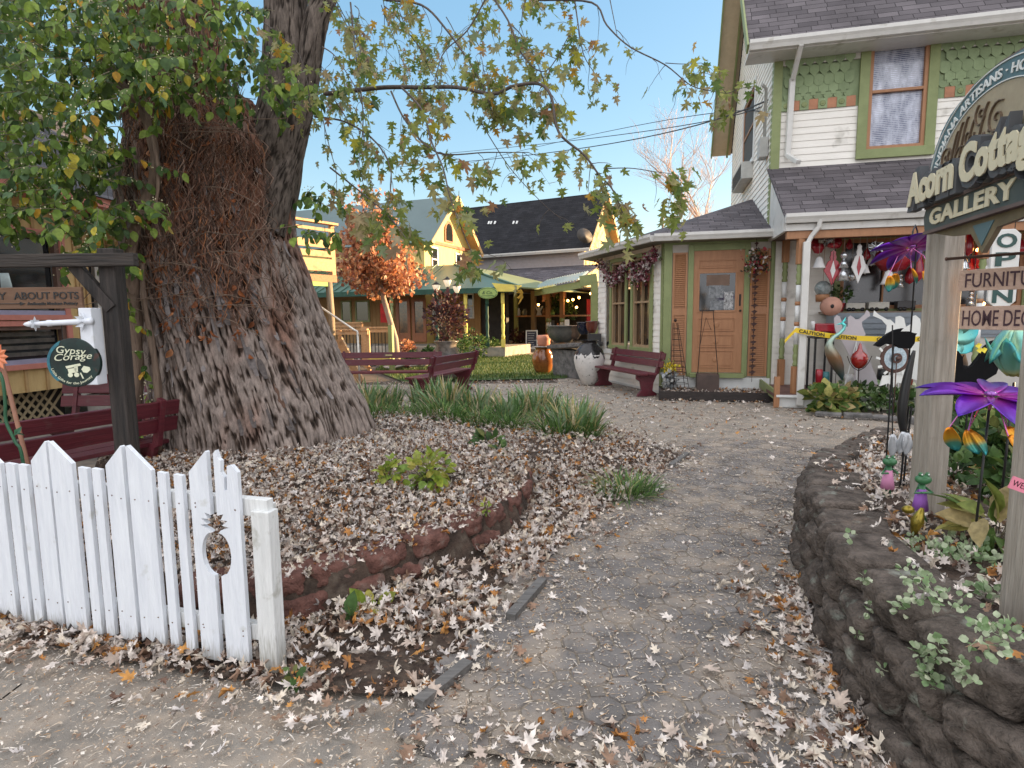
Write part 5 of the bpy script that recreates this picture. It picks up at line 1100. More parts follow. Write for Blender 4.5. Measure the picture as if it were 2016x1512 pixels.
for (s0, s1) in ((sh0, sh1), (sh2, sh3)):
    za, zb4 = dz0-.06, dz1-.02 if s0 == sh0 else dz1-.0; b = MB(); b.ub(DF, s0, s1, za, zb4, .0, .012); e = .035
    frame_rect(b, DF, s0, s1, za, zb4, e, .012, .04); zm = za+(zb4-za)*.52; b.ub(DF, s0+e, s1-e, zm-.06, zm+.06, .012, .04)
    z = za+e+.01
    while z < zb4-e-.02:
        if abs(z-zm) > .075:
            b.add([DF.pt(s0+e,z,.036), DF.pt(s1-e,z,.036), DF.pt(s1-e,z+.03,.016), DF.pt(s0+e,z+.03,.016), DF.pt(s0+e,z-.004,.03), DF.pt(s1-e,z-.004,.03)], [(0,1,2,3),(4,5,1,0)])
        z += .036
    b.build('shutter', cinn, CT, world=True)
b = MB(); b.ub(DF, du0, du1, dz0, dz1, .0, .02); gx0, gx1 = dh(1377,570)[0], dh(1447,570)[0]; gz0, gz1 = dh(1410,611)[1], dh(1410,538)[1]
b.m = 0; pz = [(gz1+.09, gz1+.24)]+[(dh(1410,y1)[1], dh(1410,y0)[1]) for y0, y1 in ((626,652),(659,684),(690,724))]
frame_rect(b, DF, gx0-.035, gx1+.035, gz0-.035, gz1+.035, .035, .02, .032)
for (a0, a1) in pz: frame_rect(b, DF, gx0-.01, gx1+.01, a0, a1, .016, .02, .034); b.ub(DF, gx0+.04, gx1-.04, a0+.04, a1-.04, .02, .028)
for (a0, a1) in pz[1:]:
    for uu in ((gx0+gx1)/2,): b.lathe([(.05,0),(.055,.006),(.045,.01),(.0,.006)], DF.pt(uu,(a0+a1)/2,.028), 16, R=DF.n.to_track_quat('Z','Y').to_matrix())
door = b.build('door', cinn, CT, world=True, bevel=.003)
b = MB(); b.ub(DF, gx0, gx1, gz0, gz1, .0205, .024); b.build('glass', glass, door, world=True)
b = MB(); b.ub(DF, gx0+.12, gx1-.10, gz1-.23, gz1-.03, .0245, .027); b.build('display_box', mat('kraft_box', (.16,.10,.07)), door, world=True)
b = MB(); c = DF.pt((gx0+gx1)/2+.02, gz0+.22, .03)
for (du_, zz, w, h_) in ((-.02,.22,.26,.26),(.0,.0,.24,.2)): q = DF.pt((gx0+gx1)/2+du_, gz0+zz, .0); b.ub(DF, (gx0+gx1)/2+du_-w/2, (gx0+gx1)/2+du_+w/2, gz0+zz+.01, gz0+zz+h_-.02, .0245, .028)
b.build('display_pots', mat('grey_pot', (.10,.11,.12), col2=(.28,.29,.30), vscale=22), door, world=True)
b = MB(); b.ub(DF, gx1-.19, gx1-.03, gz0+.01, gz0+.34, .0245, .028); b.build('display_vase', mat('zigzag_white', (.05,.05,.05), col2=(.6,.6,.6), vscale=26), door, world=True)
b = MB(); b.ball(DF.pt(du1-.05, dh(1455,590)[1]-.2, .05), .022, 10); b.ub(DF, du1-.075, du1-.045, dh(1455,600)[1]-.02, dh(1455,590)[1]+.1, .02, .03); b.build('handle', MATS['black_iron'], door, world=True)
# paired windows in the canted wall
wm = (wa0+wa1)/2; wl = sorted((wh(1207,600)[0], wh(1234,600)[0])); wr_ = sorted((wh(1249,600)[0], wh(1283,600)[0]))
amber = mat('bay_glass', (.02,.018,.016), col2=(.10,.055,.025), vscale=4, rough=.08, spec=.9)
cw = woodmat('light_sash', (.30,.20,.11), (.36,.25,.15), 'z')
for (q0, q1) in (wl, wr_): window(WF2, CT, q0, q1, wz0+.05, wz1, None, .085, .05, n=.015, rail=wz0+(wz1-wz0)*.52, mull=1, glassm=amber, framem=cw, deep=.05)
# its hipped roof and gutter
og = .36; zgb = DF.off(og).hit(1400,462)[1]+.04
def corner(f1, f2, n):                          # where two walls offset by n meet
    a, b_ = f1.o+f1.n*n, f2.o+f2.n*n; d1, d2 = f1.u, f2.u; den = d1.x*d2.y-d1.y*d2.x; t = ((b_.x-a.x)*d2.y-(b_.y-a.y)*d2.x)/den; return a+d1*t
def Z(p, z): return V((p.x, p.y, z))
c12 = corner(DF, WF2, og); c23 = corner(WF2, WF3, og); cR = DF.pt(UD+.03, 0, og); cB = WF3.pt(1.5,0,og); apx = V((5.10,12.75,0)); za = PD(1470,393,apx.y).z
b = MB(); q = [Z(cR,zgb), Z(c12,zgb), Z(c23,zgb), Z(cB,zgb)]; A = Z(apx, za); A2 = A+V((.5,2.5,0))
for i in range(3): slab(b, [q[i], q[i+1], A], .04)
slab(b, [q[3], Z(cB,zgb)+V((2.5,.5,0)), A], .04); slab(b, [q[0], A, A+V((.9,-.25,0)), Z(cR,zgb)+V((.1,-.0,0))], .04)
b.build('roof', shing, CT, world=True)
b = MB()
for (f, a, c) in ((DF, cR, c12), (WF2, c12, c23), (WF3, c23, cB)): gutter(b, Z(a,zgb+.01), Z(c,zgb+.01), .13, .10, f.n)
b.build('gutter', gutm, CT, world=True)
b = MB(); b.add([Z(cR,zgb-.12), Z(c12,zgb-.12), Z(c23,zgb-.12), Z(cB,zgb-.12), V((4.9,13.2,zgb-.12))], [(0,1,2,3,4)]); b.build('soffit', mat('bay_soffit', (.17,.16,.12)), CT, world=True)
# electrical: meter box, mast
b = MB(); b.ub(SWF, .25, .55, sw(1505,320)[1], sw(1505,285)[1], 0.02, .16); b.tube([SWF.pt(.3, sw(1505,290)[1], .08), SWF.pt(.3, sw(1505,200)[1], .08), SWF.pt(.2, sw(1505,196)[1], .16)], .03, 8); b.build('meter_box', mat('meter_grey', (.42,.42,.40), var=.1), CT, world=True)
# unseen house added beyond the right edge to cast shade over the path
NB = thing('shade_caster_house', 'plain cream house added out of view to shade the path', 'house', (20, 1, 0))
b = MB(); b.box((21,0.5,2.3), (12,14,4.6)); b.build('wall', cream_w, NB, world=True)
b = MB(); b.add([(14.5,-7,4.5),(27.5,-7,4.5),(27.5,8,4.5),(14.5,8,4.5),(21,-7,7.2),(21,8,7.2)], [(0,4,5,3),(4,1,2,5),(0,1,4),(3,5,2),(0,3,2,1)]); b.build('roof', shing, NB, world=True)
# ================================================================ far buildings
lemon = mat('lemon_board', (0.52,0.40,0.13), rough=.7, col2=(0.60,0.47,0.17), vscale=2, stretch=(4,4,.6))
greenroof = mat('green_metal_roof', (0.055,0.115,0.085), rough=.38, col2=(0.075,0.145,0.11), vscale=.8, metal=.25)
tealroof = mat('blue_green_roof', (0.075,0.115,0.115), rough=.45, col2=(0.09,0.135,0.135), vscale=.7, metal=.2)
blackroof = shingle('black_shingle', ((.012,.012,.015),(.022,.022,.026)), w=.35, h=.16)
greysh = shingle('grey_shingle', ((.055,.050,.058),(.11,.10,.11)), w=.35, h=.16)
orangew = woodmat('fresh_pine', (0.40,0.22,0.09), (0.50,0.30,0.14), 'x'); honey = woodmat('honey_board', (0.27,0.15,0.055), (0.36,0.22,0.09), 'z')
darkin = mat('interior_shade_dark', (.016,.013,.012), var=.6, vscale=3); oakdoor = mat('red_oak_door', (.30,.10,.03), var=.15, rough=.4)  # near-black interior colour stands for the shade deep under the porches
deepg = mat('deep_green_paint', (.012,.06,.04), var=.2); yelp = mat('bright_yellow_paint', (.66,.55,.12), var=.08)
greyside = mat('grey_siding', (.30,.27,.27), var=.06)
# --- green roofed house with the yellow gable
GF = Fr(PD(838,600,26).xy, (.933,-.359)); gh = GF.hit; g3 = lambda u, n, z: GF.pt(u, z, n)
GH = thing('green_roof_house', 'yellow gabled house with a green metal porch roof and red oak french doors, far centre', 'house', tuple(GF.o))
ez = gh(838,470)[1]; pz_ = PD(882,392,28.1).z; GL = 9.0; GD = 4.7; gz0 = .38
b = MB(); b.ub(GF, -GL, 0, gz0, ez, -GD, 0); b.add([g3(0,0,ez), g3(0,-GD,ez), g3(0,-GD/2,pz_), g3(-GL,0,ez), g3(-GL,-GD,ez), g3(-GL,-GD/2,pz_)], [(0,1,2),(3,5,4),(0,2,5,3),(1,4,5,2)]); b.build('wall', lemon, GH, world=True)
b = MB(); oz = .55; dzz = (pz_-ez)/(GD/2)
slab(b, [g3(-GL,.35,ez-.35*dzz+.12), g3(oz,.35,ez-.35*dzz+.12), g3(oz,-GD/2,pz_+.12), g3(-GL,-GD/2,pz_+.12)], .06); slab(b, [g3(oz,-GD-.35,ez-.35*dzz+.12), g3(-GL,-GD-.35,ez-.35*dzz+.12), g3(-GL,-GD/2,pz_+.12), g3(oz,-GD/2,pz_+.12)], .06); b.build('roof', tealroof, GH, world=True)
b = MB()
for n_ in (.36, -GD-.36): b.bar(g3(oz+.02,n_,ez-.36*dzz+.02), g3(oz+.02,-GD/2,pz_+.04), .05, .2)
slab(b, [g3(0,-GD-.3,ez-.3*dzz+.04), g3(oz,-GD-.3,ez-.3*dzz+.04), g3(oz,-GD/2,pz_+.04), g3(0,-GD/2,pz_+.04)], .02); b.build('bargeboard', mat('orange_soffit', (.55,.34,.14), var=.1), GH, world=True)
GE = Fr(g3(0.0,0,0).xy, (.359,.933)); 
if GE.n.dot(GF.u) < 0: GE.n = -GE.n
b = MB(); wz = ez-.1; cW = GD*.5
P_ = [(cW+.42*math.cos(a), ez+.55+.55*math.sin(a)) for a in [math.pi*k/8 for k in range(9)]]+[(cW-.42, ez+.1),(cW+.42, ez+.1)]
b.prism(P_, lambda u,z,d: GE.pt(u,z,.05-d), .05); w = b.build('window', mat('red_brown_trim', (.28,.09,.04)), GH, world=True)
b = MB(); b.prism([((x-cW)*.78+cW, (z-ez-.4)*.8+ez+.42) for x, z in P_], lambda u,z,d: GE.pt(u,z,.06-d), .008); b.build('pane', glass, w, world=True)
b = MB(); b.ub(GE, .1, GD-.1, ez-.12, ez+.02, 0, .06); b.bar(GE.pt(.2,ez+.1,.03), GE.pt(GD/2-.2,pz_-.4,.03), .03, .10, up=GE.n); b.build('trim_beam', MATS['red_brown_trim'], GH, world=True)
for (u_, z0_, z1_) in ((.9, ez-1.35, ez-.25), (3.3, ez-1.25, ez-.3)):
    b = MB(); frame_rect(b, GE, u_-.3, u_+.3, z0_, z1_, .07, 0, .05); b.ub(GE, u_-.3, u_+.3, (z0_+z1_)/2-.03, (z0_+z1_)/2+.03, .0, .045); w = b.build('window', wht, GH, world=True); b = MB(); b.ub(GE, u_-.23, u_+.23, z0_+.07, z1_-.07, .0, .02); b.build('pane', glass, w, world=True)
# porch roof (ribbed green metal) and its hip
PN = 2.5; pe = GF.off(PN); pez = pe.hit(900,568)[1]; ue = pe.hit(1022,563)[0]; uw = -GL; ptop = ez-1.15
ih = gh(905,512)[0]; 
b = MB(); cE = g3(ue,PN,pez); cI = g3(1.35,-.2,ptop); slab(b, [g3(uw,PN,pez), cE, cI, g3(uw,0,ptop)], .05); u = uw
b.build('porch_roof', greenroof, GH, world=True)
b = MB(); rbk = g3(ue+1.0,-4.2,pez); slab(b, [cE, rbk, g3(1.6,-4.2,ptop), cI], .05); b.build('porch_roof', mat('painted_sunlit_roof', (.20,.24,.12), rough=.4, var=.1, metal=.1), GH, world=True)  # sunlight on this side of the roof is put into its paler colour
b = MB(); k = 0
while uw+k*.4 < 1.3: u = uw+k*.4; b.bar(g3(u,PN,pez+.02), g3(u,0.02,ptop+.02), .035, .03); k += 1
b.bar(cE+V((0,0,.03)), cI+V((0,0,.03)), .10, .05); b.build('roof_rib', greenroof, GH, world=True)
b = MB(); b.ub(GF, uw, ue, pez-.20, pez-.01, PN-.02, PN+.06); b.build('fascia', deepg, GH, world=True)
b = MB(); b.ub(GF, uw, 4.7, gz0-.4, gz0, -.5, PN-.1); b.build('porch_floor', concrete2, GH, world=True)
b = MB(); b.ub(GF, -GL, .0, gz0, pez, .002, .03); b.ub(GF, .0, 2.3, gz0, pez+.4, -1.0, -.7); k = 0
while k < 26: u = -3.0+k*.2; b.ub(GF, u, u+.03, gz0, pez, .031 if u < 0 else -.699, .045 if u < 0 else -.68); k += 1
b.build('porch_wall', honey, GH, world=True)
b = MB(); b.ub(GF, 2.3, 3.5, gz0, pez+.2, -1.1, -.8); b.build('passage_shade', darkin, GH, world=True)  # solid dark slab; the open doorway's shade is its colour
def door_at(fr, x0, x1, y0, y1, parent, m, n=.05, name='door'):
    u0, z1 = fr.hit(x0, y0); u1, z0 = fr.hit(x1, y1); b = MB(); frame_rect(b, fr, u0, u1, z0, z1, .14, n, n+.05); b.ub(fr, u0+.14, u1-.14, z0+.14, z0+.40, n, n+.04); d = b.build(name, m, parent, world=True)
    b = MB(); b.ub(fr, u0+.13, u1-.13, z0+.35, z1-.13, n, n+.02); b.build('pane', mat('orange_reflection_glass', (.03,.02,.015), col2=(.22,.11,.04), vscale=3.5, rough=.08, spec=.9), d, world=True)  # orange reflections are painted into this door glass colour
door_at(GF, 781, 811, 588, 673, GH, oakdoor); door_at(GF, 812, 842, 588, 673, GH, oakdoor)
for (x0, x1, y0, y1) in ((590,612,575,640),(672,694,592,634),(700,730,592,634),(852,872,590,650)):
    u0, z1 = gh(x0,y0); u1, z0 = gh(x1,y1); b = MB(); frame_rect(b, GF, u0, u1, z0, z1, .07, .03, .07); w = b.build('window', wht if x0 > 850 else sage, GH, world=True); b = MB(); b.ub(GF, u0+.07, u1-.07, z0+.07, z1-.07, .03, .045); b.build('pane', glass, w, world=True)
b = MB(); GB = GF.off(-.7); u0, z1 = GB.hit(919,578); u1, z0 = GB.hit(934,627); frame_rect(b, GB, u0, u1, z0, z1, .06, .02, .06); b.ub(GB, u0, u1, (z0+z1)/2-.03, (z0+z1)/2+.03, .02, .05); w = b.build('window', wht, GH, world=True); b = MB(); b.ub(GB, u0+.05, u1-.05, z0+.05, z1-.05, .02, .035); b.build('pane', glass, w, world=True)
PFx = GF.off(PN-.15)
for px_, mt in ((772,sage),(860,deepg),(917,yelp),(959,deepg),(990,yelp)):
    u = PFx.hit(px_,620)[0]; c = PFx.pt(u,0,0); b = MB(); L_ = pez-.2-gz0; b.box((c.x,c.y,gz0+L_*.08),(.15,.15,L_*.16)); b.lathe([(.06,L_*.16),(.075,L_*.2),(.045,L_*.25),(.07,L_*.4),(.045,L_*.5),(.07,L_*.56),(.05,L_*.62),(.06,L_*.8)], (c.x,c.y,gz0), 10); b.box((c.x,c.y,gz0+L_*.9),(.13,.13,L_*.2)); b.build('porch_post', mt, GH, world=True)
# little lit entrance gable end
b = MB(); EF = GF.off(PN+.05); P_ = [EF.hit(x,y) for x, y in ((969,557),(1027,562),(1019,571),(1012,574),(980,574),(977,568))]; b.prism(P_, lambda u,z,d: EF.pt(u,z,.05-d), .08); b.build('entry_fascia', yelp, GH, world=True)
# --- oval green sign and hanging fish-like lantern
OF = GF.off(PN+.2); u0, z0_ = OF.hit(960,577); ox, oz_ = .40*1.0, .215
t = thing('oval_sign', 'oval light green shop sign with faint script hanging from the green porch eave', 'sign', tuple(OF.pt(u0,z0_)))
b = MB(); b.prism([(u0+ox*math.cos(a), z0_+oz_*math.sin(a)) for a in [2*math.pi*k/28 for k in range(28)]], lambda u,z,d: OF.pt(u,z,-d), .04); b.build('board', mat('lime_board', (.28,.40,.12), var=.08), t, world=True, bevel=.01)
b = MB(); b.prism([(u0+ox*.93*math.cos(a), z0_+oz_*.9*math.sin(a)) for a in [2*math.pi*k/28 for k in range(28)]]+[(u0+ox*.88*math.cos(a), z0_+oz_*.84*math.sin(a)) for a in [2*math.pi*(27-k)/28 for k in range(28)]], lambda u,z,d: OF.pt(u,z,.004-d), .004)
put_text(b, '& Co.', OF, u0-.22, u0+.2, z0_-.04, .12, .002, .006, shear=.3); b.ub(OF, u0-.25, u0+.25, z0_-.11, z0_-.09, .002, .008); b.build('lettering', deepg, t, world=True)
# --- black roofed house
BF = Fr(PD(1150,500,32).xy, (.88,-.47)); bh_ = BF.hit; b3 = lambda u, n, z: BF.pt(u, z, n)
BH = thing('black_roof_house', 'grey sided house with a steep black shingle roof, far centre right', 'house', tuple(BF.o))
bez = bh_(1150,480)[1]; BL = 9.5; BD = 5.0; brz = PD(1178,383,BF.pt(0,0,-BD/2).y).z; bd = (brz-bez)/(BD/2)
b = MB(); clap(b, BF, -BL, 0, 2.5, bez, course=.16); b.build('siding', greyside, BH, world=True)
b = MB(); b.ub(BF, -BL, 0, 0, bez-.02, -BD, -.03); b.add([b3(0,0,bez), b3(0,-BD,bez), b3(0,-BD/2,brz), b3(-BL,0,bez), b3(-BL,-BD,bez), b3(-BL,-BD/2,brz)], [(0,1,2),(3,5,4),(0,2,5,3),(1,4,5,2)]); b.build('wall', mat('gable_yellow', (.60,.46,.17), var=.1), BH, world=True)
b = MB(); slab(b, [b3(-BL,.3,bez-.3*bd+.1), b3(.45,.3,bez-.3*bd+.1), b3(.45,-BD/2,brz+.1), b3(-BL,-BD/2,brz+.1)], .06); slab(b, [b3(.45,-BD-.3,bez-.3*bd+.1), b3(-BL,-BD-.3,bez-.3*bd+.1), b3(-BL,-BD/2,brz+.1), b3(.45,-BD/2,brz+.1)], .06); b.build('roof', blackroof, BH, world=True)
b = MB(); gutter(b, b3(-BL,.3,bez-.3*bd+.10), b3(.45,.3,bez-.3*bd+.10), .17, .14, BF.n); b.build('gutter', gutm, BH, world=True)
b = MB()
for n_ in (.3, -BD-.3): b.bar(b3(.47,n_,bez-.3*bd+.0), b3(.47,-BD/2,brz+.0), .05, .22)
slab(b, [b3(0,-BD-.3,bez-.3*bd), b3(.45,-BD-.3,bez-.3*bd), b3(.45,-BD/2,brz), b3(0,-BD/2,brz)], .03); b.build('bargeboard', MATS['orange_soffit'], BH, world=True)
b = MB(); 
for x in (938,943,951,990,997):
    u, z = bh_(x, 433); n_ = -(z-bez)/bd if z > bez else 0; b.bar(b3(u,n_+.02,z+.12), b3(u,n_+.14,z-.06), .10, .05)
b.build('snow_guard', mat('pale_metal', (.7,.7,.68)), BH, world=True)
t = MB(); c = b3(.1,.35,bez+.3); t.lathe([(0,0),(.35,.05),(.45,.15)], c, 16, R=V((.3,-.9,.4)).to_track_quat('Z','Y').to_matrix()); t.tube([c, b3(0,0,bez)], .02, 5); t.build('satellite_dish', mat('dish_dark', (.05,.045,.04)), BH, world=True)
# lower grey porch roof in front of it, its lean-to and the open display porch beneath
QF = BF.off(5.0); q = lambda x, y, n=0: QF.off(n).hit(x, y)
zt_ = bh_(1000,530)[1]; zl = q(1060,568)[1]
b = MB(); slab(b, [QF.pt(-BL+.5,zl,0), QF.pt(1.0,zl,0), b3(1.0,.02,zt_), b3(-BL+.5,.02,zt_)], .06); b.build('porch_roof', greysh, BH, world=True)
b = MB(); x0, x1 = q(1008,600)[0], q(1178,600)[0]
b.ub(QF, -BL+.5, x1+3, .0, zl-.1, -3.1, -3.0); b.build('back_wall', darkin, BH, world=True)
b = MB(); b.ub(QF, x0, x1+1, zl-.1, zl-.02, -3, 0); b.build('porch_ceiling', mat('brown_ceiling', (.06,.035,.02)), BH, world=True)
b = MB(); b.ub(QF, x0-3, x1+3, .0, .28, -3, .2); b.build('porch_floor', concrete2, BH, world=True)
tan = woodmat('tan_post', (.20,.13,.07), (.26,.18,.10), 'z')
for px_, mt, w in ((1014,sage,.16),(1049,tan,.20),(1078,cinn,.20),(1105,cinn,.18)):
    u = q(px_,640)[0]; b = MB(); b.ub(QF, u-w/2, u+w/2, .28, zl-.1, -.2, -.2+w); b.build('porch_post', mt, BH, world=True)
    if mt is cinn:
        for z0, z1, m3 in ((.75,.95,sage),(.95,1.25,wht),(1.25,1.45,sage)): b = MB(); b.lathe([(w*.62,0),(w*.7,(z1-z0)/2),(w*.62,z1-z0)], QF.pt(u,z0,-.1), 12); b.build('turning', m3, BH, world=True)
b = MB(); zc_ = q(1060,622)[1]; b.ub(QF, q(1014,620)[0], q(1160,620)[0], zc_-.04, zc_+.03, -.45, -.02); b.build('counter', cinn, BH, world=True)
b = MB(); LF = Fr(PD(1052,573,24).xy, (PD(1145,549,20.5)-PD(1052,573,24)).xy)
za, zb5 = PD(1052,571,24).z, PD(1146,553,20.5).z; ln_ = (PD(1145,549,20.5).xy-PD(1052,573,24).xy).length
b.prism([(0,za-.24),(ln_,zb5-.24),(ln_,zb5),(0,za)], lambda u,z,d: LF.pt(u,z,-d), .06); b.build('leanto_beam', sage, BH, world=True)
b = MB(); NN = 18
for k in range(NN):
    t0, t1 = k/NN, (k+.5)/NN; t2 = (k+1)/NN; pA = lambda t: LF.pt(ln_*t, za+(zb5-za)*t+.02, .1); bk = V((.8,3.5,.55))
    b.add([pA(t0), pA(t1)+V((0,0,.06)), pA(t1)+bk+V((0,0,.06)), pA(t0)+bk, pA(t2), pA(t2)+bk], [(0,1,2,3),(1,4,5,2)])
b.build('corrugated_roof', mat('pale_corrugated', (.34,.42,.38), rough=.35, metal=.3), BH, world=True)
b = MB(); p = PD(1142,548,20.5); b2_ = PD(1176,541,20.3); b.bar(p+V((0,0,-.1)), b2_+V((0,0,-.13)), .08, .36); b.build('leanto_end_beam', sage, BH, world=True)
b = MB(); p = PD(1170,600,20.3); b.bar((p.x,p.y,.1), (p.x,p.y,2.7), .22); b.build('leanto_post', sage, BH, world=True)
# goods on the far porch: pots, figures, plants
def blob_things(lst):
    for (nm, lb, cat, px_, y0, y1, w, m_, kind, n_) in lst:
        fr = QF.off(n_); u, z1 = fr.hit(px_, y0); _, z0 = fr.hit(px_, y1); p = fr.pt(u,0,0); h = z1-z0; b = MB(); r = w/1150*p.y/2
        if kind == 'vase': b.lathe([(r*.5,0),(r,h*.35),(r*.9,h*.6),(r*.4,h*.8),(r*.55,h)], (p.x,p.y,z0), 14)
        elif kind == 'angel': b.prism([(a*r, z0+c*h) for a, c in ((-.7,0),(-.55,.1),(-.35,.45),(-1,.9),(-.75,1),(-.3,.72),(-.22,.8),(-.2,.95),(0,1.02),(.2,.95),(.22,.8),(.3,.72),(.75,1),(1,.9),(.35,.45),(.6,.1),(.75,0))], lambda uu,z,d: V((p.x+uu, p.y+d, z)), .04)
        elif kind == 'jar': b.lathe([(r*.9,0),(r,h*.2),(r,h*.7),(r*.6,h*.8),(r*.65,h)], (p.x,p.y,z0), 14)
        elif kind == 'box': b.box((p.x,p.y,z0+h/2),(r*2,r*1.6,h)); b.box((p.x,p.y,z1+.01),(r*2.1,r*1.7,.03))
        tag(b.build(nm, m_, bevel=0 if kind != 'box' else .01), lb, cat)
white2 = mat('white_figure', (.74,.72,.68), var=.05)
blob_things([('angel_figure','white angel cut-out standing on the far porch counter','figure',1061,602,622,17,white2,'angel',-.2),
 ('ginger_jar','white jar at the left end of the far porch counter','jar',1021,607,622,7,white2,'jar',-.2),
 ('glass_jar','grey glass jar on the far porch counter beside the white jar','jar',1033,608,622,10,mat('smoky_glass',(.12,.13,.13),rough=.2),'jar',-.2),
 ('round_pot','brown round pot beside the angel on the far counter','pot',1072,607,622,10,mat('brown_glaze',(.20,.09,.04),rough=.25,var=.3),'vase',-.2),
 ('green_pot','lime green pot among plants on the far counter','pot',1088,610,622,9,mat('lime_glaze',(.25,.42,.10),rough=.3),'vase',-.2),
 ('red_cabinet','red cabinet deep in the far porch at its right end','cabinet',1161,590,640,12,mat('red_cabinet',(.30,.012,.015)),'box',-1.2),
 ('lidded_box','small grey box stacked below the far counter','box',1083,632,646,16,mat('slate_box',(.14,.14,.15)),'box',-.5),
 ('orange_pot','small orange pot on the far low shelf','pot',1098,636,646,6,mat('orange_glaze',(.55,.16,.05)),'vase',.0),
 ('white_planter','small white planter by the orange pot on the far low shelf','planter',1116,630,644,9,white2,'box',.0)])
# far counter plants and hanging patterned cloths
def bushy(name, label, c, r, n, cols, tmpl, s, cat='plant', sc=(1,1,1), up=.3, stems=None, pot=None, group=None, droop=None):
    t = thing(name, label, cat, c, group=group); X = NR.normal(0,1,(n,3)); X /= np.linalg.norm(X,axis=1)[:,None]; rad = NR.rand(n)**.45
    P = X*rad[:,None]*np.array([r*sc[0],r*sc[1],r*sc[2]])+np.array([0,0,r*sc[2]]); P *= (1+.25*vn(P[:,0]*3+c[0],P[:,2]*3,1.2/max(r,.2),4)[:,None]-.1); P[:,2] = np.abs(P[:,2])
    D = X+np.array([0,0,up])+NR.normal(0,.4,(n,3)); inst('foliage', tmpl, orient(P, D, NR.normal(0,.7,(n,3))+np.array([0,-.3,1]), NR.uniform(s*.7,s*1.3,n)), NR.randint(0,len(tmpl),n), cols, t)
    if stems:
        b = MB()
        for k in range(stems): e = P[NR.randint(n)]; b.tube([(0,0,0), (e[0]*.4,e[1]*.4,e[2]*.5), tuple(e)], max(.003,r*.012), 4, cap=False)
        b.build('stem', woodmat('plant_stem', (.06,.05,.03), (.12,.10,.06), 'z'), t)
    return t
fgreen = leafmat('shrub_leaf', [(3,(.04,.085,.02)),(3,(.06,.12,.03)),(2,(.09,.15,.04)),(1,(.03,.06,.02)),(1,(.16,.17,.05))], transl=.3)
OV = [oval(.35,.1,.2), oval(.25,.15,.4)]
p = QF.pt(*q(1094,610,-.4), -.4); bushy('potted_fern', 'leafy green plant above the lime pot on the far counter', (p.x,p.y,p.z-.1), .38, 160, fgreen, OV, .16)
p = QF.pt(*q(1118,618,-.6), -.6); bushy('potted_ivy', 'trailing green plant at the right end of the far counter', (p.x,p.y,p.z-.3), .42, 160, fgreen, OV, .15)
for (x0, x1, y0, y1, lb) in ((1068,1074,575,594,'narrow patterned pink banner hung in the far porch'),(1082,1101,575,592,'wide patterned pink cloth hung in the far porch'),(1109,1115,575,590,'small patterned pink cloth right of the wide one in the far porch')):
    b = MB(); fr = QF.off(-.8); u0, z1 = fr.hit(x0,y0); u1, z0 = fr.hit(x1,y1); b.ub(fr, u0, u1, z0, z1, 0, .02); tag(b.build('patterned_cloth', mat('pink_pattern', (.40,.15,.14), col2=(.45,.33,.30), vscale=14)), lb, 'banner', 'patterned cloths hung in the far porch')
# --- trees behind: bare tree and autumn woods
def bare_tree(name, label, base, h, seed, m, r0=.12, spread=.5, dens=6):
    t = thing(name, label, 'tree', base); R_ = random.Random(seed); b = MB(); tw_ = MB()
    def grow(p, d, l, r, lv):
        k = 5; pts = [p]
        for i in range(k): d = (d+V((R_.gauss(0,.09), R_.gauss(0,.09), .05))).normalized(); pts.append(pts[-1]+d*(l/k))
        (b if lv < 2 else tw_).tube(pts, [r*(1-.5*i/k) for i in range(k+1)], 6 if lv < 2 else 3, cap=False)
        if lv >= 4: return
        for i in range(dens if lv < 3 else 4):
            j = R_.randint(2, k); a = V((R_.gauss(0,1), R_.gauss(0,1), R_.gauss(.35,.4))).normalized(); grow(pts[j], (d*.75+a*spread*1.3).normalized(), l*R_.uniform(.45,.68), r*.5, lv+1)
    grow(V((0,0,0)), V((0,0,1)), h*.5, r0, 0); b.build('trunk', m, t); tw_.build('crown', m, t); return t
tb = woodmat('pale_bare_bark', (.42,.31,.26), (.55,.43,.37), 'z')
pp = PD(1395,470,34); bare_tree('bare_tree', 'leafless pale tree rising behind the corner room roof', (pp.x,pp.y,0), 14, 3, tb, .11, .62, 6)
pp = PD(1300,470,44); bare_tree('bare_tree', 'smaller leafless tree further left behind the corner room roof', (pp.x+1,pp.y,0), 9, 9, tb, .07, .7, 6)
pp = PD(1305,430,30); b = MB(); b.tube([(pp.x,pp.y,0),(pp.x,pp.y,PD(1305,398,30).z)], .055, 8); tag(b.build('utility_pole', woodmat('pole_wood', (.16,.10,.08), (.22,.15,.12), 'z')), 'thin bare utility pole rising above the corner room roof', 'pole')
autl = leafmat('autumn_far_leaf', [(3,(.26,.16,.10)),(2,(.20,.15,.10)),(2,(.32,.20,.13)),(1,(.14,.13,.07))], transl=.2)
for (x, d, h, r, lb) in ((1215,60,7.5,3.0,'hazy autumn tree behind the black roofed house, nearest its gable'),(1255,64,8.0,3.3,'hazy autumn tree behind the corner room roof'),(1180,70,8,3.5,'hazy autumn tree mostly hidden by the black roofed house'),(640,52,9,4,'tree beyond the green roofed house at its left'),(560,48,8,3.5,'tree hidden behind the big trunk at the far left')):
    c = PD(x,480,d); t = bushy('autumn_tree', lb, (c.x,c.y,h-2*r), r, 1500, autl, OV, .42, cat='tree', sc=(1.2,1,1), group='hazy autumn trees beyond the houses'); b = MB(); b.tube([(0,0,-(h-2*r)),(0,0,r*.8)], .2, 7); b.build('trunk', tb, t)
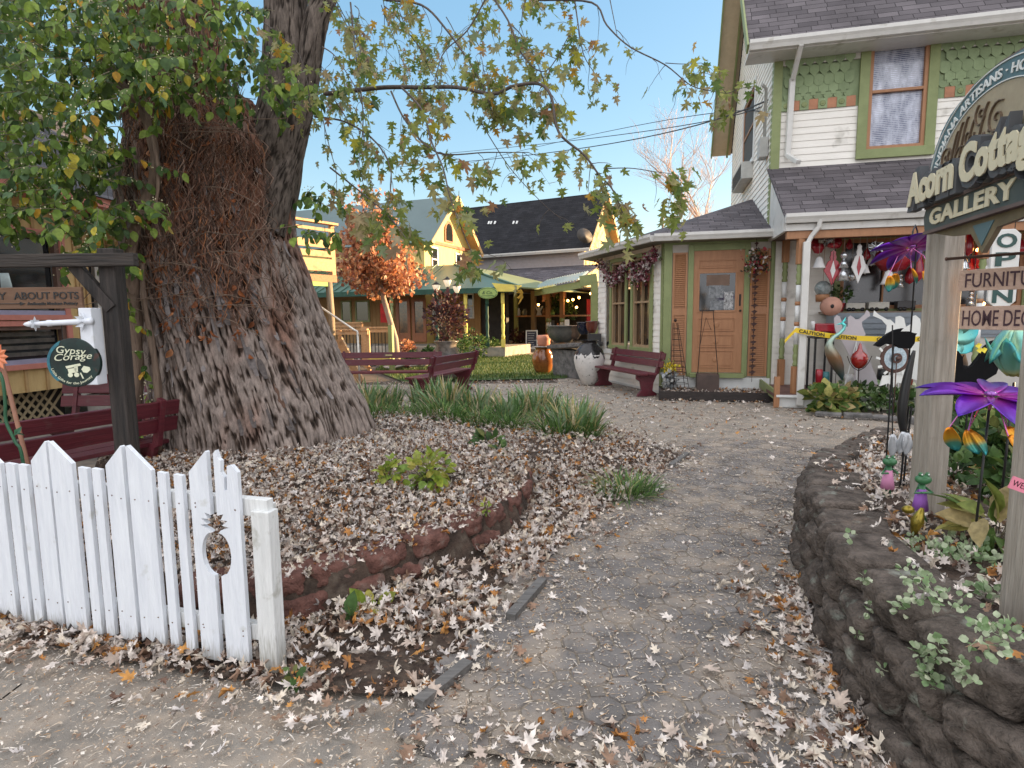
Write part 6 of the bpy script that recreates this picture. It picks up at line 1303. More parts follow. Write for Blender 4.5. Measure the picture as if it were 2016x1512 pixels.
# overhead cables
cab = mat('cable_black', (.02,.02,.022), rough=.6)
for (A, mid, B, r, lb) in ((PD(760,330,40),PD(1100,298,24),HF.pt(.0,PD(1490,205,11.5).z,-.5),.016,'thick overhead cable sagging to the cottage corner, uppermost'),(PD(760,312,40),PD(1150,274,22),HF.pt(.0,PD(1490,205,11.5).z-.04,-.5),.012,'thin overhead cable twisting round the thick one'),(PD(830,345,40),PD(1180,262,22),HF.pt(.0,PD(1490,233,11.5).z,-.5),.010,'lowest overhead cable running to the cottage corner')):
    b = MB(); S = [A*((1-t)**2)+(mid*2-(A+B)*.5)*(2*t*(1-t))+B*(t*t) for t in [k/24 for k in range(25)]]; b.tube(S, r, 5); tag(b.build('overhead_cable', cab), lb, 'cable', 'overhead cables to the cottage')
# ================================================================ timber deck and stairs, just right of the trunk
pine = woodmat('deck_pine', (.42,.25,.12), (.54,.35,.19), 'x', dirt=((.25,.17,.10), .2, 6)); logw = woodmat('log_post', (.16,.12,.08), (.27,.21,.14), 'z', bump=.4)
DKF = Fr(PD(655,600,13.8).xy, (.57,.82)); dkh = DKF.hit; d3_ = lambda u, n, z: DKF.pt(u, z, n)
DK = thing('timber_deck', 'raised pine deck with board railing, log post and stairs right of the big trunk', 'deck', tuple(DKF.o))
zd = dkh(620,540)[1]; zt0 = dkh(640,441)[1]
b = MB(); b.ub(DKF, -3.2, .12, zd-.16, zd, -2.6, .05); b.build('platform', woodmat('deck_edge_board', (.30,.13,.07), (.38,.19,.10), 'x'), DK, world=True)
for y0, y1 in ((448,454),(472,487),(493,505),(509,533)):
    b = MB(); b.ub(DKF, -3.2, -.0, dkh(620,y1)[1], dkh(620,y0)[1], .055, .09); b.build('rail_board', pine, DK, world=True)
b = MB(); b.ub(DKF, -3.2, .14, zt0-.02, zt0+.03, -.02, .15); b.build('top_rail', pine, DK, world=True)
b = MB(); b.ub(DKF, .0, .10, zd+.005, zt0-.025, -.04, .05); b.ub(DKF, -.02,.08, zd+.005, zt0-.025, -2.5,-2.4); b.build('rail_post', pine, DK, world=True)
b = MB(); b.ub(DKF, -.02, .03, zd+.0, zt0-.03, -2.39, -.05) if False else None
c = DKF.pt(dkh(648,600)[0]+.02, 0, .0); b = MB(); zlo = dkh(650,666)[1]; b.tube([(c.x,c.y,zlo-.9),(c.x+.02,c.y,zlo+.6),(c.x,c.y,zd-.16)], [.085,.08,.075], 10); b.build('log_post', logw, DK, world=True)
b = MB(); b.ub(DKF, -3.2, -.15, zd-.26, zd-.165, .0, .05); b.build('green_trim', mat('spring_green', (.22,.42,.10), var=.05), DK, world=True)
yb = mat('yellow_brace_paint', (.62,.50,.13), var=.06); c = DKF.pt(dkh(632,600)[0], 0, -.9); zc2 = zd-.17
b = MB(); b.box((c.x,c.y,(zc2+.9)/2+.0), (.09,.09,zc2-.9)); b.bar((c.x,c.y,zc2-.38),(c.x+.27,c.y,zc2-.02),.05,.05); b.bar((c.x,c.y,zc2-.38),(c.x-.27,c.y,zc2-.02),.05,.05); b.lathe([(.05,0),(.075,.05),(.05,.1),(.075,.2),(.05,.3)], (c.x,c.y,1.25), 10); b.build('braced_post', yb, DK, world=True)
b = MB(); b.ub(DKF, -3.4, -.9, .0, zd-.2, -2.7, -2.5); b.build('back_wall', honey, DK, world=True)
# entry landing and steps below
zl_ = dkh(650,667)[1]; sx0, sx1 = dkh(628,690)[0], dkh(663,690)[0]
for k, (y0, y1) in enumerate(((667,672),(680,690),(696,706),(711,720))):
    SFk = DKF.off(.12+.14*k); u0 = SFk.hit(610,y0)[0]; u1 = SFk.hit(658+k*1.5,y0)[0]; z1, z0 = SFk.hit(640,y0)[1], SFk.hit(640,y1)[1]; b = MB(); b.ub(SFk, u0, u1, z0, z1, -.30, 0); b.build('step', pine, DK, world=True)
b = MB(); b.ub(DKF, -3.2, sx1-.30, -.02, zl_-.06, -2.2, -.1); b.build('landing', woodmat('brown_landing', (.10,.045,.03), (.15,.07,.045), 'x'), DK, world=True)
b = MB(); b.bar(d3_(sx1,.1,zl_+.0), d3_(sx1+.06,.75,.05), .05, .2); b.build('stringer', pine, DK, world=True)
wmetal = mat('white_handrail', (.66,.64,.58), rough=.4)
b = MB(); A = PD(607,588,13.6); Bq = PD(698,650,12.6); b.tube([A, Bq, PD(703,652,12.6), PD(705,661,12.6)], .022, 6); p = PD(704,655,12.6); b.tube([(p.x,p.y,0), tuple(p)], .022, 6); b.tube([PD(620,622,13.6), PD(648,645,13.3)], .022, 6); b.build('handrail', wmetal, DK, world=True)
# ramp railing in front of the green roofed house
RF = Fr(PD(700,700,17).xy, (.95,-.25)); rh_ = RF.hit; RR = thing('ramp_railing', 'pine ramp railing with thin balusters, between the deck and the orange tree', 'railing', tuple(RF.o))
b = MB()
for (x0,x1,y,n) in ((645,713,635,-1.5),(662,724,648,0),(712,768,644,-.8)):
    fr = RF.off(n); u0, z = fr.hit(x0,y); u1, _ = fr.hit(x1,y); b.ub(fr, u0, u1, z-.04, z+.01, -.06, .06)
    b.ub(fr, u0, u1, .13, .20, -.02, .02); b.ub(fr, u0, u1, z-.16, z-.06, -.02, .02)
b.build('top_rail', pine, RR, world=True)
for (x0,x1,y,n,sm) in ((662,724,648,0,1),(712,768,644,-.8,2),(645,713,635,-1.5,3)):
    fr = RF.off(n); u0, z = fr.hit(x0,y); u1, _ = fr.hit(x1,y); b = MB(); k = 0
    for uu in (u0, u1-.1): b.ub(fr, uu, uu+.1, 0, z-.045, -.12, -.065)
    b.build('rail_post', pine, RR, world=True); b = MB(); uu = u0+.2
    while uu < u1-.15: b.tube([fr.pt(uu,.2,.0), fr.pt(uu,z-.1,.0)], .012, 5); uu += .115
    b.build('balusters', MATS['black_iron'], RR, world=True)
b = MB(); fr = RF.off(.3); b.prism([fr.hit(722,707), fr.hit(768,700), fr.hit(768,706), fr.hit(735,709)], lambda u,z,d: fr.pt(u,z,-d), .06); tag(b.build('ramp_board', yelp), 'bright yellow board at the foot of the pine ramp railing', 'board')
b = MB(); fr = RF.off(.1); u = fr.hit(765,670)[0]; b.ub(fr, u, u+.12, 0, fr.hit(765,640)[1], -.1, .02); b.build('green_post', sage, RR, world=True)
b = MB(); fr = RF.off(-2.0); u0, z1 = fr.hit(748,598); u1, z0 = fr.hit(764,635); b.ub(fr, u0, u1, z0, z1, -.1, 0); tag(b.build('red_flag', mat('red_cloth', (.36,.012,.015), var=.2)), 'red cloth hanging behind the orange tree trunk', 'flag')
# orange tree
c = PD(760,712,17.5); t = thing('orange_maple', 'small maple in sunlit orange autumn leaf before the green roofed house', 'tree', (c.x,c.y,0))
b = MB(); zb = PD(748,590,17.5).z; b.tube([(.35,0,0),(.30,0,.9),(.0,0,zb),(-.2,0,zb+1.2),(-.5,0,zb+2.4)], [.11,.09,.08,.05,.02], 8)
OL = []; rr_ = random.Random(8); tl_ = []
for k in range(130):
    a = rr_.uniform(0,6.28); h_ = rr_.random(); base = V((-.05-.2*h_, 0, zb+.05+h_*2.0)); L2 = (1.75*(1-h_*.62))*rr_.uniform(.6,1); d = V((math.cos(a), math.sin(a), rr_.uniform(.1,.9))).normalized(); e = base+d*L2+V((-.1,0,.15)); tl_.append((base, e))
    b.tube([base, base.lerp(e,.5)+V((0,0,.05)), e], [.02,.012,.005], 4, cap=False)
    for j in range(62): q_ = base.lerp(e, rr_.uniform(.25,1.05)); OL.append(tuple(q_+V((rr_.gauss(0,.14), rr_.gauss(0,.14), rr_.gauss(0,.12)))))
for j in range(240): OL.append((rr_.gauss(-.45,.28), rr_.gauss(0,.3), zb+2.3+rr_.uniform(-.6,.95)))
b.build('trunk', woodmat('grey_trunk', (.24,.18,.14), (.36,.29,.23), 'z'), t)
OL = np.array(OL); n = len(OL); inst('crown', [maple(.5,.2,1,50), oval(.4,.1,.3)], orient(OL, NR.normal(0,.5,(n,3))+np.array([0,0,-.8]), NR.normal(0,1,(n,3)), NR.uniform(.09,.15,n)), NR.randint(0,2,n),
     leafmat('orange_leaf', [(4,(.48,.19,.085)),(3,(.34,.12,.07)),(4,(.56,.27,.13)),(3,(.62,.36,.19)),(2,(.20,.08,.06)),(2,(.50,.30,.20))], transl=.35), t)
# ================================================================ urns, pots, lamp post
blkglaze = mat('black_glaze', (.018,.017,.018), rough=.25, var=.3); drip = mat('chipped_white_glaze', (.62,.60,.57), rough=.5, var=.08, dirt=((.03,.028,.028), .05, 16))
t = thing('drip_urn', 'tall white urn with a ragged black collar beside the red bench', 'urn', tuple(PD(1160,764,12.9).xy)+(0,)); s = 1.0
prof = [(.13,0),(.17,.03),(.30,.35),(.345,.55),(.335,.66),(.27,.80),(.17,.90),(.155,.95),(.20,.98)]
b = MB(); b.lathe(prof[:7], (0,0,0), 40); b.build('body', drip, t)
b = MB(); vs = []; nth = 60; fs = []
for k in range(nth):
    a = 2*math.pi*k/nth; low = .70-.12*abs(noise.noise(V((math.cos(a)*3,math.sin(a)*3,1))))*2-.04*math.sin(a*9)
    for z in (low, (low+.8)/2, .80, .90, .95, .985):
        for i in range(1,len(prof)):
            if prof[i][1] >= z-1e-6 or i == len(prof)-1: break
        f = (z-prof[i-1][1])/(prof[i][1]-prof[i-1][1]); r = prof[i-1][0]+(prof[i][0]-prof[i-1][0])*f+.006; vs.append((r*math.cos(a), r*math.sin(a), z))
for k in range(nth):
    for j in range(5): p, q2 = k*6+j, ((k+1) % nth)*6+j; fs.append((p,q2,q2+1,p+1))
b.smooth = True; b.add(vs, fs); b.lathe([(.20,.985),(.16,.975),(.13,.90)], (0,0,0), 30); b.build('collar', blkglaze, t)
# lamp post
c = PD(884,700,17.5); t = thing('lamp_post', 'black lamp post with three pale glass lanterns behind the burgundy shrub', 'street lamp', (c.x,c.y,0)); zT = PD(884,566,17.5).z
b = MB(); b.lathe([(.14,0),(.14,.1),(.07,.2),(.05,.4),(.04,zT-.3),(.06,zT-.25),(.035,zT)], (0,0,0), 10); b.build('pole', MATS['black_iron'], t)
lg = mat('lantern_glass', (.75,.70,.60), rough=.3, emit=(1,.85,.6), estr=.12)
for dx, dz in ((-.33,-.02),(0,.12),(.27,-.06)):
    b = MB(); b.tube([(0,0,zT-.45),(dx*.6,0,zT-.48),(dx,0,zT-.3),(dx,0,zT-.12+dz)] if dx else [(0,0,zT-.1),(0,0,zT+.02)], .018, 6); ar = b.build('arm', MATS['black_iron'], t)
    b = MB(); b.lathe([(.05,0),(.11,.14),(.125,.2)], (dx,0,zT-.1+dz), 10); b.build('lantern', lg, ar); b = MB(); b.lathe([(.15,0),(.06,.05),(.015,.1)], (dx,0,zT+.10+dz), 10); b.build('cap', MATS['black_iron'], ar)
# dark urn with burgundy shrub
c = PD(880,735,14.2); t = thing('glazed_urn', 'big grey and brown urn holding a burgundy shrub behind the benches', 'urn', (c.x,c.y,0)); zr_ = PD(880,671,14.2).z
b = MB(); b.lathe([(.18,0),(.28,.12),(.36,.38),(.34,.58),(.24,zr_-.1),(.30,zr_-.02),(.31,zr_),(.25,zr_-.01)], (0,0,0), 24); b.build('body', mat('ash_glaze', (.05,.045,.042), col2=(.22,.19,.16), vscale=4, rough=.25), t)
burg = leafmat('burgundy_leaf', [(4,(.06,.022,.025)),(2,(.10,.035,.03)),(2,(.035,.018,.018)),(1,(.16,.08,.06))], transl=.25)
bushy('burgundy_shrub', 'burgundy leaved shrub growing in the big grey urn', (c.x,c.y,zr_-.05), .52, 700, burg, OV, .10, sc=(1,.8,1.15), up=.8, stems=24)
# brown urn, terracotta pot, stone plinth and bowls
c = PD(1069,734,15.6); t = thing('brown_urn', 'honey brown glazed urn with banded shoulders standing on the lawn edge', 'urn', (c.x,c.y,0)); zr_ = PD(1069,683,15.6).z
b = MB(); b.lathe([(.16,0),(.24,.1),(.30,.34),(.275,.52),(.19,zr_-.07),(.21,zr_-.03),(.23,zr_)], (0,0,0), 30); b.build('body', mat('honey_glaze', (.15,.045,.012), col2=(.36,.13,.035), vscale=3, rough=.15, coat=.5), t)
b = MB(); b.lathe([(.29,zr_),(.30,zr_+.015),(.05,zr_+.03)], (0,0,0), 24); b.build('lid', mat('stone_lid', (.30,.26,.23)), t)
b = MB(); h_ = PD(1069,662,15.6).z; pr = [(.14,0),(.18,.06),(.17,.12),(.20,.2),(.17,h_-zr_)]; b.lathe(pr, (c.x+.02,c.y,zr_+.03), 9); tag(b.build('terracotta_pot', mat('terracotta', (.50,.21,.13), var=.1)), 'broken rimmed terracotta pot sitting on the honey brown urn', 'pot')
STF = Fr(PD(1095,720,15.2).xy, (PD(1165,720,13.8)-PD(1095,720,15.2)).xy); ln2 = (PD(1165,720,13.8).xy-PD(1095,720,15.2).xy).length; zs_ = PD(1100,684,15.2).z
PLs = mat('grey_fieldstone', (.075,.072,.070), rough=.95, col2=(.19,.18,.175), vscale=7, bump=1, bscale=22)
t = thing('stone_plinth', 'rough grey stone plinth carrying the row of glazed bowls', 'plinth', tuple(STF.o)); b = MB(); b.prism([(0,0),(ln2,0),(ln2+.05,zs_-.04),(-.05,zs_-.04)], lambda u,z,d: STF.pt(u,z,.1-d), .6); b.build('body', PLs, t, world=True)
b = MB(); b.prism([(-.15,zs_-.04),(ln2+.15,zs_+.10),(ln2+.15,zs_+.20),(-.15,zs_+.06)], lambda u,z,d: STF.pt(u,z,.2-d), .75); b.build('slab', PLs, t, world=True, bevel=.02)
def bowl(name, lb, px_, y0, y1, d, w, m, rim=None, g='bowls on the stone plinth'):
    p = PD(px_, y1, d); zt = PD(px_, y0, d).z; h = zt-p.z; r = w/1150*d/2; t = thing(name, lb, 'bowl', tuple(p), group=g)
    b = MB(); b.lathe([(r*.55,0),(r*.85,h*.3),(r*.98,h*.65),(r*.93,h*.92),(r*1.06,h),(r*.95,h*.98),(r*.7,h*.5)], (0,0,0), 28); b.build('body', m, t); return t
bowl('glazed_bowl','wide grey-green glazed bowl, nearest on the stone plinth',1107,641,674,15.0,62,mat('celadon_glaze', (.055,.060,.055), col2=(.13,.12,.10), vscale=3, rough=.2))
bowl('glazed_bowl','brown glazed bowl behind the grey-green one on the plinth',1127,641,668,14.9,38,mat('tan_glaze', (.12,.075,.045), col2=(.19,.12,.08), vscale=3, rough=.25))
bowl('glazed_bowl','shiny cobalt black jar between the brown bowls on the plinth',1150,634,658,14.4,30,mat('cobalt_glaze', (.008,.012,.03), rough=.08, coat=.6))
bowl('glazed_bowl','small red-brown bowl at the wall end of the plinth',1165,632,656,14.0,24,mat('oxblood_glaze', (.14,.035,.022), rough=.2, coat=.4))
b = MB(); c = PD(1170,668,13.7); b.box((c.x,c.y,c.z),(.30,.25,.26)); tag(b.build('electrical_box', mat('dark_metal_box', (.035,.033,.033), rough=.5), bevel=.01), 'dark metal box fixed near the corner of the cottage room above the white urn', 'box')
# sandwich board
c = PD(1047,692,25.5); t = thing('sandwich_board', 'white framed chalkboard sandwich sign standing on the far paving', 'sign', (c.x,c.y,0)); Tb = Fr((c.x,c.y),(1,-.15)); z1 = PD(1047,650,25.5).z
b = MB(); frame_rect(b, Tb, -.26, .26, .16, z1, .05, -.02, .02); b.prism([(-.26,0),(-.20,0),(-.14,.12),(.14,.12),(.20,0),(.26,0),(.26,.16),(-.26,.16)], lambda u,z,d: Tb.pt(u,z,.02-d), .04); b.bar(Tb.pt(-.22,0,-.45), Tb.pt(-.22,z1-.05,-.03), .03); b.bar(Tb.pt(.22,0,-.45), Tb.pt(.22,z1-.05,-.03), .03); b.build('frame', wht, t, world=True, bevel=.006)
b = MB(); b.ub(Tb, -.21, .21, .21, z1-.05, -.01, .01); b.build('chalkboard', mat('slate_board', (.03,.035,.06), var=.2), t, world=True)
b = MB(); rz = random.Random(3)
for k in range(6): z = z1-.14-k*.105; u = -.17; 
for k in range(6):
    z = z1-.15-k*.10; u = -.17
    while u < (.16 if k in (0,3) else .06): w = rz.uniform(.02,.07); b.ub(Tb, u, u+w, z, z+.022, .011, .013); u += w+.015
b.build('chalk_lines', mat('chalk', (.5,.52,.55)), t, world=True)
# far beds: paving slab, mulch bed and shrubs
b = MB(); P_ = [G(1000,697),G(1062,700),G(1062,672,.0),G(1040,672,.0)]; b.add([(p.x,p.y,.006) for p in P_], [(0,1,2,3)]); b.build('far_paving', concrete2); tag(bpy.data.objects['far_paving'], kind='structure')
for i, (x, y, r, lb, mt_, hh_) in enumerate(((905,700,.55,'leafy green shrub just right of the dark urn',fgreen,1),(935,694,.6,'green shrub in the far bed by the lawn, second from the urn',fgreen,1),(962,690,.42,'low green shrub at the right end of the far bed',fgreen,.8),(975,676,.4,'dark green bush under the far porch posts',fgreen,1),(845,696,.35,'small bright green plant left of the dark urn',fgreen,.8),(925,665,.5,'grey leaved potted shrub by the far honey coloured wall',burg,1.2),(1013,668,.5,'red-brown twiggy plant against the far porch',burg,1.1),(1035,660,.45,'red-brown twiggy plant right of its twin against the far porch',burg,1.1),(800,683,.4,'orange flowering pot plant by the oak doors',MATS['orange_leaf'],1),(812,702,.35,'dark evergreen tuft by the stone heap',fgreen,.7))):
    d = 27.6 if 1005 < x < 1040 else 1725/(max(y,688)+14-628); p = PD(x, y, d); bushy('shrub', lb, (p.x,p.y,0), r*.8, 420, mt_, OV, .11, sc=(1,1,hh_), stems=8, group='shrubs in the far beds')
b = MB(); rz = random.Random(6); t = thing('stone_heap', 'heap of pale flat stones beside the yellow ramp board', 'stones', tuple(PD(800,705,17).xy)+(0,))
for k in range(22):
    p = V((rz.uniform(-.9,1.0), rz.uniform(-.5,.5), rz.uniform(.04,.30))); bb = MB(); bb.ball(p, rz.uniform(.10,.22), 10, (1,.8,.28), Matrix.Rotation(rz.uniform(-.3,.3),3,'Y')); bb.build('stone', mat('flat_stone', (.30,.28,.27), var=.35, island=.3) if k % 5 else mat('maroon_stone', (.16,.05,.05)), t)
# ================================================================ by the corner room
bench(2.28, 11.82, math.radians(-73.6), 'maroon bench against the corner room under its flower garland')
flow = leafmat('garland_petal', [(4,(.17,.035,.05)),(3,(.42,.24,.26)),(3,(.55,.48,.46)),(2,(.09,.02,.03)),(1,(.10,.14,.05))], transl=.2)
def strand(name, label, P, r, n, m_, tm, s, cat='garland'):
    c = P[0]; t = thing(name, label, cat, tuple(c)); S = smooth_path(P, 6); pts = []
    for _ in range(n): q_ = rb.choice(S); pts.append(tuple(q_-c+V((rb.gauss(0,r), rb.gauss(0,r), rb.gauss(-r*.3,r)))))
    n = len(pts); inst('flowers', tm, orient(pts, NR.normal(0,1,(n,3)), NR.normal(0,1,(n,3)), NR.uniform(s*.6,s*1.3,n)), NR.randint(0,len(tm),n), m_, t)
    b = MB(); b.tube([p-c for p in S], .012, 5); b.build('vine', woodmat('garland_vine', (.05,.03,.02), (.1,.07,.05), 'x'), t); return t
WFo = WF2.off(.16); gp = lambda x, y: WFo.pt(*WFo.hit(x,y))
strand('flower_garland', 'dried flower garland of pink and cream blooms draped over the corner room windows', [gp(1180,518), gp(1195,535), gp(1208,555), gp(1225,528), gp(1242,520), gp(1252,548), gp(1268,535), gp(1276,512), gp(1290,500)], .062, 900, flow, [oval(.5,.3,.4), oval(.4,.1,.8)], .06)
# dark timber planter in front of the door wall
PBF = DF.off(.85); bh3 = PBF.hit; t = thing('planter_box', 'low dark timber planter box of soil and leaves under the cottage door', 'planter', tuple(PBF.o)); u0, z1 = bh3(1297,770); u1 = bh3(1535,770)[0]
b = MB(); b.ub(PBF, u0, u1, 0, z1, -.04, 0); b.ub(PBF, u0, u0+.04, 0, z1, -.8, -.041); b.build('box', woodmat('charred_plank', (.018,.014,.013), (.04,.03,.027), 'x'), t, world=True)
b = MB(); b.ub(PBF, u0+.04, u1, 0, z1-.03, -.8, -.042); b.build('soil', soil, t, world=True)
X = NR.uniform(u0+.1, u1, 420); Y = NR.uniform(-.78, -.05, 420); pts = np.array([tuple(PBF.pt(x, z1-.02, y)) for x, y in zip(X, Y)])
o = inst('leaf_litter', LT, place(pts, rotm(NR.normal(0,.5,420), NR.normal(0,.5,420), NR.rand(420)*6), NR.uniform(.05,.08,420)), NR.randint(0,len(LT),420), lit, kind='stuff'); o['label'] = 'fallen leaves lying in the dark planter box under the cottage door'; o['category'] = 'leaves'
wire = mat('rusty_wire', (.035,.022,.018), rough=.7, metal=.4)
# obelisk trellis
p = DF.off(.42); u = p.hit(1338,740)[0]; z0 = z1; zt = p.hit(1327,636)[1]; c = p.pt(u,z0,0); t = thing('obelisk_trellis', 'dark wire obelisk trellis leaning left of the cottage door', 'trellis', tuple(c)); H_ = zt-z0; b = MB(); top = V((-.10,0,H_))
for sx_, sy_ in ((-1,-1),(1,-1),(1,1),(-1,1)): b.tube([(sx_*.14, sy_*.14, 0), tuple(top+V((sx_*.035,sy_*.035,0)))], .006, 5)
for k in range(12):
    f = k/12; w = .14+(.035-.14)*f; cc = top*f; b.tube([tuple(cc+V((a*w,c_*w,0))) for a, c_ in ((-1,-1),(1,-1),(1,1),(-1,1),(-1,-1))], .004, 4)
b.ball(tuple(top+V((0,0,.05))), .03, 8); b.build('wire_frame', wire, t)
# plant stand with a brown box at its foot
p = DF.off(.5); fr = p; t = thing('plant_stand', 'tall dark wire stand straddling a brown box before the cottage door', 'plant stand', tuple(p.pt(p.hit(1395,765)[0],z1,0))); b = MB()
za = p.hit(1395,612)[1]; zb6 = p.hit(1395,738)[1]
for x0, x1 in ((1383,1373),(1404,1415)): b.tube([p.pt(p.hit(x0,612)[0],za,0), p.pt(p.hit(x1,738)[0],zb6-.1,0)], .008, 5)
b.tube([p.pt(p.hit(1383,612)[0]-.05,za,0), p.pt(p.hit(1404,612)[0]+.02,za,0)], .012, 5); b.tube([p.pt(p.hit(1378,680)[0],p.hit(1378,680)[1],0), p.pt(p.hit(1390,625)[0],p.hit(1390,625)[1],0), p.pt(p.hit(1400,650)[0],p.hit(1400,650)[1],0)], .005, 5)
b.build('stand', wire, t, world=True); b = MB(); u0_, z1_ = p.hit(1372,737); u1_ = p.hit(1416,737)[0]; b.ub(p, u0_, u1_, z1-.04, z1_, -.3, .05); b.build('box', mat('brown_crate', (.075,.050,.042), var=.2), t, world=True, bevel=.005)
# rain chain of birds and flowers right of the door
p = DF.off(.25); u, zt = p.hit(1490,470); zb7 = p.hit(1492,752)[1]; c = p.pt(u,zt,0); t = thing('hanging_chime', 'long hanging chime of rusty birds with a tuft of flowers, right of the cottage door', 'wind chime', tuple(c)); b = MB(); b.tube([(0,0,.05),(0,0,zb7-zt)], .005, 4)
for k in range(22):
    z = -.10-(zt-zb7-.15)*k/22; a = rb.uniform(-1,1); s_ = rb.uniform(.04,.075); b.add([(-s_,0,z+.02),(0,-.02,z-.015),(s_,0,z+.025),(s_*.2,.01,z+.05),(0,.03,z)], [(0,1,3),(1,2,3),(0,4,1),(1,4,2)]); b.ball((0,0,z-.02), .016, 6)
b.build('birds', mat('rust_red_metal', (.05,.022,.018), rough=.6, metal=.3), t)
pts = [(rb.gauss(0,.10), rb.gauss(0,.08), -.42+rb.gauss(0,.11)) for _ in range(260)]; n = len(pts); inst('flowers', [oval(.4,.2,.4)], orient(pts, NR.normal(0,1,(n,3)), NR.normal(0,1,(n,3)), NR.uniform(.04,.08,n)), np.zeros(n,int), leafmat('mixed_petal', [(2,(.35,.05,.06)),(2,(.10,.12,.06)),(2,(.5,.45,.42)),(1,(.5,.25,.05)),(2,(.05,.04,.03))]), t)
# pale flower figure at the room corner
p = DF.off(.35); u, z0 = p.hit(1319,768); c = p.pt(u,0,0); t = thing('flower_statue', 'grey metal plant figure crowned with yellow flowers at the corner of the room', 'garden ornament', (c.x,c.y,z1-.02)); zt = p.hit(1319,722)[1]-z1
b = MB(); b.tube([(0,0,0),(.03,0,zt*.5),(0,0,zt)], .014, 6); pts = [(rb.gauss(0,.07), rb.gauss(0,.05), rb.uniform(.02,zt*.8)) for _ in range(110)]; b.build('stem', mat('galvanised', (.35,.37,.38), metal=.5, rough=.5), t)
n = len(pts); inst('leaves', [oval(.4,.2,.4)], orient(pts, NR.normal(0,1,(n,3)), NR.normal(0,1,(n,3)), NR.uniform(.05,.10,n)), np.zeros(n,int), leafmat('silver_leaf', [(2,(.30,.32,.33)),(1,(.15,.16,.17)),(1,(.42,.42,.40))], transl=0), t)
pts = [(rb.gauss(0,.06), rb.gauss(0,.05), zt+rb.gauss(0,.05)) for _ in range(90)]; n = len(pts); inst('blooms', [oval(.5,.3,.2)], orient(pts, NR.normal(0,1,(n,3)), NR.normal(0,1,(n,3)), NR.uniform(.03,.06,n)), np.zeros(n,int), leafmat('yellow_bloom', [(3,(.70,.55,.03)),(1,(.75,.68,.2))], transl=.2), t)
# ================================================================ plants in the left bed
iris_m = leafmat('iris_leaf', [(4,(.14,.24,.09)),(3,(.20,.31,.14)),(2,(.27,.36,.21)),(2,(.42,.36,.15)),(2,(.60,.50,.32)),(2,(.09,.17,.055))], transl=.3)
lirio_m = leafmat('liriope_leaf', [(4,(.08,.16,.04)),(3,(.12,.22,.055)),(2,(.18,.28,.08)),(1,(.32,.31,.12)),(1,(.05,.10,.025)),(.6,(.5,.42,.28))], transl=.3)
BLi = [blade(.045,.35,5,lean=.05), blade(.04,.7,5,lean=.15), blade(.05,1.3,6,lean=.1)]; BLl = [blade(.022,1.6,6,lean=.3), blade(.018,2.1,6,lean=.2), blade(.025,1.1,6,lean=.4)]
def clump(name, label, x, y, r, h, n, m_, tm, group, tilt=.35):
    z = Hs(x, y); t = thing(name, label, 'plant', (x,y,z), group=group); a = NR.uniform(0,6.28,n); q = r*np.sqrt(NR.rand(n))*.6; P = np.stack([q*np.cos(a), q*np.sin(a), np.zeros(n)-.01],1)
    az = a-math.pi/2+NR.normal(0,.6,n); inst('blades', tm, place(P, rotm(-np.abs(NR.normal(0,tilt,n))*(.4+q/r), NR.normal(0,.12,n), az), NR.uniform(h*.55,h*1.1,n)), NR.randint(0,len(tm),n), m_, t); return t
IG = 'iris clumps behind the leaf drift'; LG = 'grassy clumps in the leafy bed'
for i, (px_, py, r, h, n, lb) in enumerate(((722,800,.30,.42,60,'iris clump tucked against the right flare of the big trunk'),(765,795,.22,.36,40,'iris clump second from the trunk, left of the bench end'),(850,790,.30,.45,70,'tall iris clump directly below the turned bench'),(885,800,.25,.46,60,'tall iris clump right of the turned bench'),(940,800,.26,.36,50,'iris clump in the middle of the row'),(1005,812,.22,.36,40,'iris clump right of the middle of the row'),(1045,805,.24,.40,50,'iris clump with bleached blades near the right end of the row'),(1078,800,.22,.38,40,'pale tipped iris clump next to the right end of the row'),(1130,835,.30,.36,80,'spiky blue-green clump at the right end of the row by the path'))):
    p = G(px_, py+18, .22); clump('iris_clump', lb, p.x, p.y, r*1.35, h*1.15, int(n*2.6), iris_m, BLi, IG, .3)
for i, (px_, py, r, h, n, lb) in enumerate(((740,825,.35,.22,150,'low grassy clump at the foot of the trunk flare'),(800,822,.35,.24,160,'low grassy clump under the bench end'),(870,828,.38,.26,180,'dark grassy clump below the tall irises'),(935,832,.36,.25,170,'dark grassy clump in the middle of the bed'),(990,835,.32,.25,150,'grassy clump right of the bed middle'),(1105,850,.34,.26,170,'grassy clump near the path end of the row'),(1150,850,.26,.25,130,'rightmost grassy clump of the row, beside the path'),(1228,925,.26,.20,150,'separate grassy clump out by the path, nearest the bed tip'),(1262,915,.20,.17,100,'small grassy clump beside the separate one by the path'),(1020,840,.2,.2,60,'thin grassy clump with dry stems in the drift'))):
    p = G(px_, py+10, .2); clump('grass_clump', lb, p.x, p.y, r*1.3, h*1.3, int(n*1.6), lirio_m, BLl, LG, .8)
lime = leafmat('lime_leaf', [(3,(.30,.36,.045)),(3,(.24,.33,.05)),(2,(.36,.40,.08)),(1,(.17,.26,.05)),(1,(.40,.36,.08))], transl=.35, rough=.5)
